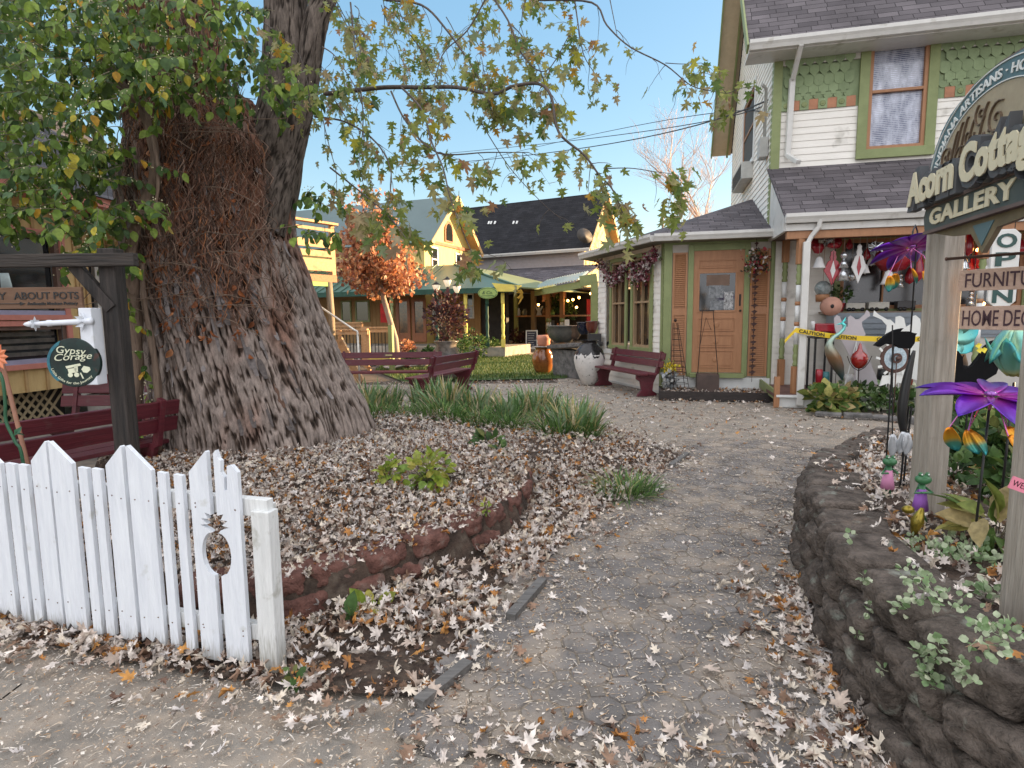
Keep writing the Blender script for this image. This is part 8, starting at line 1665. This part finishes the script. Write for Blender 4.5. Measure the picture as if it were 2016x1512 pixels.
b = MB(); vs, fs = text_mesh('WELCOME', .028, .001); b.add([TT(v.x*.85+.006, v.y-.018, -.0008) for v in vs], fs); b.build('lettering', ink, t, world=True)
# ================================================================ plants in the right bed
hosta = leafmat('hosta_leaf', [(3,(.10,.17,.04)),(2,(.20,.24,.06)),(2,(.36,.33,.10)),(1,(.42,.33,.16)),(1,(.06,.11,.03))], transl=.3, rough=.5); vari = leafmat('variegated_leaf', [(3,(.30,.38,.22)),(2,(.42,.48,.32)),(2,(.20,.30,.14)),(1,(.55,.58,.42))], transl=.25)
RB = [ (1960,900,.34,.22,160,hosta,.12,'yellowing hosta mound under the purple spinner'),(1900,920,.35,.20,130,fgreen,.10,'green mound of leaves right of the gallery sign post'),(1990,1000,.22,.16,120,fgreen,.09,'dark green leaves by the lower right post'),(1960,1090,.26,.10,40,hosta,.15,'bleached hosta leaves in front of the lower right post'),(1925,870,.5,.3,150,fgreen,.12,'leafy green clump behind the purple spinner'),(1985,850,.5,.4,150,hosta,.14,'tall yellow-green clump at the right edge'),(1880,860,.4,.25,120,fgreen,.10,'dense green clump behind the gallery sign post'),(1880,960,.2,.12,70,fgreen,.07,'low green leaves at the right foot of the sign post'),(1990,930,.35,.3,160,fgreen,.11,'dark leaves under the pink tag') ]
for (x, y, r, z, n, m_, s, lb) in RB:
    p = G(x, y, .42); t = bushy('hosta' if m_ is hosta else 'leafy_plant', lb, (p.x,p.y,Hs(p.x,p.y)-.02), r*.55, n, m_, [oval(.34,.12,.4), oval(.28,.2,.3)], s, sc=(1,1,.9), up=.3, stems=8, group='plants in the raised bed')
def wallhit(px_, py):                          # where the view line first meets the wall's face, or the bed behind it
    for k in range(120):
        z = .60-k*.005; p = G(px_, py, z)
        if bool(inpoly(np.array([p.x]), np.array([p.y]), P3)[0]):
            d = float(dpoly(np.array([p.x]), np.array([p.y]), P3)[0])
            top = .138*math.floor((.56-.25*float(sst((p.y-3.3)/2.3)))/.138) if d < .27 else Hs(p.x, p.y)
            if z <= top+.01: return p, d
    return G(px_, py, .3), 0
for i, (x, y, n, r) in enumerate(((1880,1100,60,.16),(1830,1090,50,.14),(1860,1190,90,.16),(1960,1180,60,.12),(1980,1250,120,.13),(1940,1290,80,.10),(1820,1180,60,.10),(1930,1110,40,.12),(1790,1150,40,.08),(1815,1300,70,.06),(1830,1345,70,.06),(1850,1290,50,.06),(1705,1140,26,.035),(1712,1200,22,.035),(1905,1075,36,.12),(1675,1055,14,.03),(1690,1250,20,.03),(1740,1320,14,.03),(1900,1330,60,.05),(1775,1205,40,.05))):
    p, d = wallhit(x, y); t = bushy('creeping_plant', 'variegated creeping plant with cream edged round leaves spreading over the right wall and bed', (p.x-.01,p.y-.01,p.z-.01), r*(.62 if d < .35 else .9), int(n*(.5 if d < .35 else .9)), vari, [oval(.45,.05,.1), oval(.5,.1,.2)], .021 if d < .35 else .027, sc=(1,1,.28) if d > .1 else (.5,.9,.9), up=1.2 if d > .1 else .2, group='variegated creepers on the right bed')
b = None
# porch foot garden
for i, (x, y, m_, s, lb) in enumerate(((1625,800,hosta,.16,'big yellow-green hosta at the left of the porch foot garden'),(1655,795,hosta,.14,'browning hosta beside the big one at the porch foot'),(1690,792,fgreen,.10,'green ground plant under the red glass flame'),(1725,795,vari,.08,'variegated ground plant in front of the porch'),(1760,800,fgreen,.10,'green plant under the gear ornament'),(1800,795,vari,.09,'variegated plant near the gallery post at the porch foot'),(1645,775,vari,.09,'pale variegated plant climbing a stake by the heron'),(1850,800,fgreen,.12,'green plant right of the gallery post at the porch foot'),(1900,800,hosta,.14,'yellow plant at the porch foot, right end'))):
    p = G(x, y+14, 0); bushy('foot_plant', lb, (p.x,p.y,0), .24, 110, m_, [oval(.36,.12,.35)], s, sc=(1.2,1,.8), up=.4, group='plants at the porch foot')
b = MB(); P_ = [(1605,818),(1660,822),(1720,825),(1790,832),(1850,838),(1920,845)]; t = thing('edging_stones', 'row of flat grey stones edging the garden in front of the porch', 'stone edging', tuple(G(1700,822)))
for i in range(len(P_)-1): a, c = G(*P_[i]), G(*P_[i+1]); b = MB(); b.bar((a.x,a.y,.03),(c.x-.02,c.y,.03),.16,.07+.02*(i % 2)); b.build('stone', PLs, t, world=True, bevel=.02)
# ================================================================ porch goods
AF = HF.off(1.18)
def cutout(label, pts, m_, px0=1590, py0=600, k=1/6.87, easel=True, n_=1.18):
    fr = HF.off(n_); P = [fr.hit(px0+x*k, py0+y*k) for x, y in pts]; c = fr.pt(P[0][0], fl, 0); t = thing('angel_cutout', label, 'cut-out figure', tuple(c), group='angel cut-outs on the porch'); b = MB(); b.prism(P, lambda u,z,d: fr.pt(u,z,-d), .012); b.build('figure', m_, t, world=True)
    if easel: b = MB(); um = sum(p[0] for p in P)/len(P); zt = max(p[1] for p in P)-.5; b.tube([fr.pt(um,zt,.02), fr.pt(um-.18,fl,.10)], .008, 5); b.tube([fr.pt(um,zt,.02), fr.pt(um+.02,fl,.12)], .008, 5); b.build('easel', wht, t, world=True)
lilac = mat('shade_grey_paint', (.46,.42,.44), rough=.6, var=.04)  # shadow on the left angel is put into this grey
cutout('shade-greyed angel cut-out with raised arms and trumpet, left of the pair on the porch', [(395,140),(360,180),(365,300),(390,390),(440,450),(560,680),(600,760),(640,960),(610,1010),(640,1060),(720,1040),(830,1090),(880,1065),(960,1085),(930,980),(860,800),(820,650),(730,480),(785,400),(740,290),(735,230),(845,150),(835,100),(800,70),(770,130),(700,190),(650,200),(620,170),(580,145),(545,170),(545,300),(500,290),(460,230),(440,160)], lilac)
cutout('white angel cut-out blowing a trumpet, right of the pair on the porch', [(900,75),(885,150),(1000,200),(1070,280),(1065,340),(1040,420),(1110,480),(1180,640),(1120,900),(1200,1050),(1400,1000),(1560,1040),(1530,700),(1540,300),(1520,190),(1460,140),(1410,160),(1400,260),(1330,300),(1305,180),(1250,150),(1190,165),(1185,260),(1120,200),(1080,200),(960,130)], whl, n_=1.10)
CF = HF.off(.62); ch = CF.hit; blue_g = mat('blue_grey_chest', (.20,.23,.26), rough=.5, var=.08)
t = thing('long_bench_chest', 'long blue-grey topped chest with a white front along the porch wall', 'chest', tuple(CF.pt(1,fl))); u0 = ch(1640,640)[0]; zt = ch(1700,616)[1]; zm = ch(1700,664)[1]
b = MB(); b.ub(CF, u0, 4.5, zm, zt, -.45, 0); 
for k in range(4): b.ub(CF, u0, 4.5, zm+.05+k*(zt-zm)/4.4, zm+.07+k*(zt-zm)/4.4, 0, .015)
b.build('top', blue_g, t, world=True); b = MB(); b.ub(CF, u0, 4.5, fl, zm-.003, -.43, -.03); b.build('front', mat('cream_panel', (.52,.50,.46), var=.05), t, world=True)
HG = HF.off(1.0); gp2 = lambda x, y, n=1.0: HF.off(n).pt(*HF.off(n).hit(x,y)); GO = 'ornaments hanging under the porch eave'; zbm = zpg-.30
whg = mat('white_enamel', (.70,.69,.68), rough=.3, var=.05); rdm = mat('red_enamel', (.34,.012,.025), rough=.3, var=.2, coat=.4); slv = mat('silver_metal', (.62,.65,.68), rough=.2, metal=.85, var=.2)
def hang(nm, lb, cat, px_, y0, y1, kind, m_, w, n_=1.0, m2=None):
    p = gp2(px_, y1, n_); zt = gp2(px_, y0, n_).z; h = zt-p.z; r = w/1150*p.y/2; t = thing(nm, lb, cat, (p.x,p.y,p.z), group=GO); b = MB()
    if kind == 'bell': b.lathe([(r,0),(r*.86,h*.12),(r*.62,h*.5),(r*.45,h*.85),(r*.12,h)], (0,0,0), 18); b.ball((0,0,0), r*.22, 8)
    elif kind == 'diamond': b.prism([(0,0),(r*.35,h*.18),(r,h*.42),(r*.55,h*.68),(r*.3,h*.72),(r*.38,h*.8),(r*.25,h*.88),(r*.3,h*.94),(0,h),(-r*.3,h*.94),(-r*.25,h*.88),(-r*.38,h*.8),(-r*.3,h*.72),(-r*.55,h*.68),(-r,h*.42),(-r*.35,h*.18)], lambda u,z,d: V((u,d,z)), .02)
    elif kind == 'drop': b.lathe([(0,0),(r*.8,h*.15),(r,h*.35),(r*.7,h*.65),(r*.4,h*.9),(0,h)], (0,0,0), 16)
    elif kind == 'cones': b.lathe([(r,0),(r*.2,h*.5)], (0,0,0), 14); b.lathe([(r*.8,h*.45),(r*.2,h*.8)], (0,0,0), 14); b.ball((0,0,h*.9), r*.6, 8)
    elif kind == 'bow':
        for k in range(7): a = k*.9; b.tube([(0,0,h/2),(math.cos(a)*r,-.02,h/2+math.sin(a)*h*.5),(math.cos(a+.5)*r*.8,0,h/2+math.sin(a+.5)*h*.4),(0,0,h/2)], .012, 5)
    elif kind == 'glass': b.lathe([(0,0),(r*.6,h*.1),(r,h*.5),(r*.85,h*.9),(0,h)], (0,0,0), 18)
    b.build('body', m_, t)
    if m2: b = MB(); b.prism([(0,h*.2),(r*.30,h*.42),(0,h*.70),(-r*.30,h*.42)], lambda u,z,d: V((u,-.006-d*.0+d,z)), .03); b.build('centre', m2, t)
    b = MB(); b.tube([(0,0,h*.95),(0,0,zbm-p.z)], .004, 4); b.build('cord', mat('pale_cord', (.35,.30,.26)), t)
hang('hanging_bell','white enamel bell, leftmost under the porch eave','bell',1612,505,528,'bell',whg,25)
hang('hanging_diamond','red lantern shaped ornament beside the leftmost white bell','ornament',1638,492,562,'diamond',rdm,34,1.0,whg)
hang('hanging_cones','silver tiered cone ornament right of the red lantern','ornament',1659,497,553,'cones',slv,24)
hang('hanging_diamond','white diamond ornament with a red centre, left of the purple spinner','ornament',1689,480,558,'diamond',whg,28,1.0,rdm)
hang('hanging_bell','small white bell right behind the white diamond','bell',1703,520,538,'bell',whg,18,.8)
hang('hanging_bow','silver ribbon bow left of the farther purple spinner','ornament',1724,475,498,'bow',slv,36)
hang('hanging_bow','silver ribbon bow above the farther purple spinner','ornament',1780,472,490,'bow',slv,26)
hang('glass_bauble','big dark red glass bauble behind the farther purple spinner','ornament',1758,488,536,'glass',rdm,70,.7)
hang('hanging_drop','long red drop ornament just left of the gallery sign post','ornament',1807,497,555,'drop',rdm,20,.9)
hang('hanging_bell','white bell tilted below the red bauble','bell',1748,532,560,'bell',whg,28)
hang('hanging_diamond','white diamond ornament with a red centre, right of the gallery sign post','ornament',1883,478,556,'diamond',whg,24,1.0,rdm)
hang('hanging_drop','red drop ornament right of the gallery sign post','ornament',1905,455,505,'drop',rdm,18,.9)
hang('hanging_drop','red drop ornament behind the open board','ornament',1925,480,530,'drop',rdm,18,.7)
hang('hanging_bell','silver bell right of the gallery sign post','bell',1898,508,530,'bell',slv,20)
hang('hanging_drop','small red bauble top left of the porch opening','ornament',1610,478,500,'glass',rdm,22,.8); hang('hanging_drop','dark red bauble above the tiered cones','ornament',1640,478,490,'glass',rdm,22,.9)
p = gp2(1950,520,1.0); t = thing('snow_figure', 'white and red hanging doll figure left of the open board', 'figure', tuple(p), group=GO); b = MB()
for dz, r in ((.38,.075),(.24,.10),(.06,.13)): b.ball((0,0,dz), r, 12)
for q in (-1,1): b.ball((q*.13,0,.24), .055, 8); b.ball((q*.09,0,-.06), .06, 8)
b.build('body', whg, t); b = MB(); b.lathe([(.085,.42),(.05,.50),(0,.56)], (0,0,0), 10); b.ball((.02,-.08,.14), .05, 8); b.tube([(0,0,.5),(0,0,zbm-p.z)], .004, 4); b.build('cap', rdm, t)
bulb = mat('warm_bulb', (.9,.5,.15), emit=(1,.45,.10), estr=5)
for i, (x, y) in enumerate(((1874,468),(1925,492),(1933,528),(1960,490),(1936,598),(1950,560))):
    p = gp2(x, y, .85); b = MB(); b.ball((p.x,p.y,p.z), .028, 8); tag(b.build('string_bulb', bulb), 'tiny warm string light glowing among the porch ornaments', 'light', 'string lights among the porch ornaments')
# birdhouse, pot, toy trucks, small things on the porch
p = gp2(1636,603,1.0); t = thing('birdhouse', 'round wooden birdhouse hanging below the red lantern ornament', 'birdhouse', tuple(p)); b = MB(); r = 18/1150*p.y; b.lathe([(0,-r*.55),(r,-r*.5),(r*1.02,0),(r,r*.5),(0,r*.55)], (0,0,0), 22, R=HF.n.to_track_quat('Z','Y').to_matrix()); b.build('body', mat('birdhouse_wood', (.42,.22,.16), var=.12), t); b = MB(); q = HF.n*(r*.55); b.ball(tuple(q), r*.22, 10, (1,.3,1)); b.tube([(0,0,r),(0,0,zbm-p.z)], .004, 4); b.build('hole', mat('hole_black', (.01,.008,.008)), t)
SH = HF.off(.30); sh = SH.hit; zs2 = sh(1700,613)[1]
b = MB(); b.ub(SH, sh(1620,613)[0], 4.4, zs2-.035, zs2, -.28, .0); tag(b.build('window_shelf', mat('shelf_wood', (.20,.15,.11), var=.2)), 'narrow wooden shelf under the porch window', 'shelf')
def truck(label, x0, x1, y0, m_):
    u0 = sh(x0,y0)[0]; u1, zt = sh(x1,y0); c = SH.pt(u0,zs2,-.12); t = thing('toy_truck', label, 'toy', tuple(c), group='toy trucks on the window shelf'); b = MB(); b.ub(SH, u0, u1, zs2+.045, zt, -.20, -.05); b.build('body', m_, t, world=True, bevel=.006)
    b = MB()
    for f in (.15,.38,.85): q_ = SH.pt(u0+(u1-u0)*f, zs2+.035, -.045); b.lathe([(.034,-.01),(.034,.01)], tuple(q_), 12, R=HF.n.to_track_quat('Z','Y').to_matrix())
    b.build('wheels', blackm, t, world=True)
truck('cream toy box truck, left of the two on the window shelf', 1668, 1706, 596, mat('truck_cream', (.50,.48,.42), var=.1)); truck('cream toy box truck, right of the two on the window shelf', 1713, 1754, 594, mat('truck_cream2', (.52,.50,.44), var=.1)); truck('black toy car at the right end of the window shelf', 1770, 1806, 592, mat('toy_black', (.03,.028,.03), rough=.3))
p = SH.pt(sh(1655,612)[0], zs2, -.1); t = bushy('potted_plant', 'trailing green plant in a red pot on the window shelf', (p.x,p.y,p.z+.14), .17, 90, fgreen, OV, .07, sc=(1,1,.9)); b = MB(); b.lathe([(.06,-.14),(.085,0),(.09,.01)], (0,0,0), 14); b.build('pot', rdm, t)
p = gp2(1620,568,.7); t = thing('glass_cloche', 'clear grey glass globe hanging in a wooden cradle left of the potted plant', 'ornament', tuple(p), group=GO); b = MB(); b.ball((0,0,0), .13, 14); b.build('glass', mat('grey_glass_globe', (.16,.19,.19), col2=(.35,.4,.4), rough=.1, vscale=20), t); b = MB(); b.lathe([(.10,-.22),(.11,-.12),(.10,-.10)], (0,0,0), 12); b.tube([(0,0,.12),(0,0,zbm-p.z)], .004, 4); b.build('cradle', cinn, t)
t = thing('red_toy_wagon', 'red metal toy on the black table at the left of the porch', 'toy', tuple(gp2(1620,655,.9))); b = MB(); p = gp2(1622,645,.9); b.box((p.x,p.y,p.z), (.30,.15,.14), Matrix.Rotation(HF.rot(),3,'Z')); b.tube([tuple(p+V((-.12,-.08,-.08))), tuple(p+V((-.12,.08,-.08)))], .05, 8); b.tube([tuple(p+V((.12,-.08,-.08))), tuple(p+V((.12,.08,-.08)))], .05, 8); b.build('body', rdm, t, world=True, bevel=.02)
t = thing('black_table', 'small black metal table at the left end of the porch', 'table', tuple(gp2(1610,700,.9))); b = MB(); F9 = HF.off(.9); u0, zt = F9.hit(1600,663); u1 = F9.hit(1642,663)[0]; b.ub(F9, u0, u1, zt-.03, zt, -.4, .1)
for uu, nn in ((u0+.03,.07),(u1-.03,.07),(u0+.03,-.37),(u1-.03,-.37)): b.ub(F9, uu-.015, uu+.015, fl, zt-.03, nn-.015, nn+.015)
b.build('frame', blackm, t, world=True)
for i, (x, y, w, m_, lb) in enumerate(((1612,735,14,rdm,'small red pot on the porch floor under the black table'),(1625,740,14,mat('teal_pot', (.04,.20,.22), rough=.3),'small teal pot on the porch floor'),(1672,745,18,whg,'white box shaped pot on the porch floor by the angel'),(1738,735,22,blackm,'black lantern on the porch floor between the angels'),(1785,750,20,mat('terracotta_red', (.30,.06,.03)),'red clay pot at the porch edge near the gallery post'),(1600,640,10,whg,'small white frame on the black table'))):
    p = gp2(x, y+12, .95); zt = gp2(x, y-8, .95).z; z0_ = fl if i < 5 else p.z; r = w/1150*p.y/2; b = MB(); b.lathe([(r*.7,0),(r,(zt-z0_)*.7),(r*.9,zt-z0_)], (p.x,p.y,z0_+.0), 12 if i != 5 else 4); tag(b.build('small_pot', m_), lb, 'pot', 'small pots on the porch floor')
# yellow caution tape
tape = bpy.data.materials.new('caution_tape'); tape.use_nodes = True; tape.node_tree.nodes['Principled BSDF'].inputs['Base Color'].default_value = (.75,.52,.02,1); tape.node_tree.nodes['Principled BSDF'].inputs['Roughness'].default_value = .4
t = thing('caution_tape', 'yellow tape with black lettering strung between the porch posts', 'tape', tuple(gp2(1600,655,1.5))); F5 = HF.off(1.53); TPx = [(1545,672),(1556,660),(1566,650),(1600,656),(1640,662),(1690,666),(1740,668),(1800,668),(1860,664)]; vs = []; b = MB(); bt = MB()
pts = [F5.hit(x,y) for x, y in TPx]
def tp(i, f, e, n=0): a, c = pts[i], pts[i+1]; u = a[0]+(c[0]-a[0])*f; z = a[1]+(c[1]-a[1])*f; return F5.pt(u, z+e*(.040 if i > 1 else .03), n+.01*math.sin(u*5))
for i in range(len(pts)-1):
    for k in range(6): b.add([tp(i,k/6,-1),tp(i,(k+1)/6,-1),tp(i,(k+1)/6,1),tp(i,k/6,1)], [(0,1,2,3)])
b.build('band', tape, t, world=True, recalc=False)
L0 = pts[2][0]; 
def tbow(u, z):
    for i in range(2, len(pts)-1):
        if pts[i+1][0] >= u: break
    a, c = pts[i], pts[i+1]; f = (u-a[0])/(c[0]-a[0]); return (u, a[1]+(c[1]-a[1])*f-.026+z)
for k, (ua, ub_) in enumerate(((.05,.42),(.50,.87),(1.15,1.5),(1.7,2.05))): put_text(bt, 'CAUTION', F5, L0+ua, L0+ub_, 0, .052, .014, .002, bow=tbow, offset=.002)
bt.build('lettering', blackp, t, world=True)

for i, (x, y) in enumerate(((1118,592),(1128,590),(1140,586),(1163,578),(1168,590),(1060,600),(1045,655),(1135,605))):
    fr = QF.off(-.4); u, z = fr.hit(x, y); c = fr.pt(u, z); b = MB(); b.ball((c.x,c.y,c.z), .06, 8); tag(b.build('string_bulb', bulb), 'small warm string light glowing under the far porch roof', 'light', 'string lights under the far porch roof')

# the crowd of smaller ornaments further back under the eave
MORE = [(1603,470,492,'glass',rdm,16,.5,'dark red bauble in the top left corner of the porch'),(1627,464,486,'bow',slv,18,.6,'tiny silver bow above the red lantern'),(1648,468,490,'glass',rdm,18,.45,'red bauble behind the silver cones'),(1672,470,492,'drop',rdm,12,.5,'slim red drop left of the white diamond'),(1676,536,556,'glass',slv,14,.6,'silver bauble under the tiered cones'),(1706,488,512,'drop',rdm,14,.6,'red drop right of the white diamond'),(1715,500,522,'bell',whg,16,.5,'white bell behind the silver bow'),(1738,505,528,'glass',rdm,22,.45,'deep red bauble low behind the purple spinner'),(1772,540,566,'cones',slv,14,.6,'small silver cones beneath the purple spinner'),(1790,525,560,'drop',rdm,18,.5,'red drop beneath the purple spinner'),(1822,470,500,'bow',slv,22,.7,'silver bow touching the gallery post'),(1893,460,482,'glass',rdm,20,.6,'red bauble above the right white diamond'),(1912,505,545,'diamond',rdm,20,.7,'small red lantern left of the doll figure'),(1938,470,492,'bow',slv,18,.5,'silver bow by the doll figure'),(1968,580,604,'glass',rdm,20,.6,'red bauble below the furniture plank'),(1910,575,602,'cones',slv,16,.6,'silver cones between the two planks'),(1928,578,603,'bell',whg,18,.6,'white bell between the two planks'),(2008,470,500,'drop',rdm,18,.7,'red drop right of the open board'),(1884,560,590,'bell',slv,14,.5,'little silver bell below the right white diamond')]
for x, y0, y1, kd, m_, w, n_, lb in MORE: hang({'glass':'glass_bauble','bow':'hanging_bow','drop':'hanging_drop','bell':'hanging_bell','cones':'hanging_cones','diamond':'hanging_diamond'}[kd], lb, 'ornament', x, y0, y1, kd, m_, w, n_)
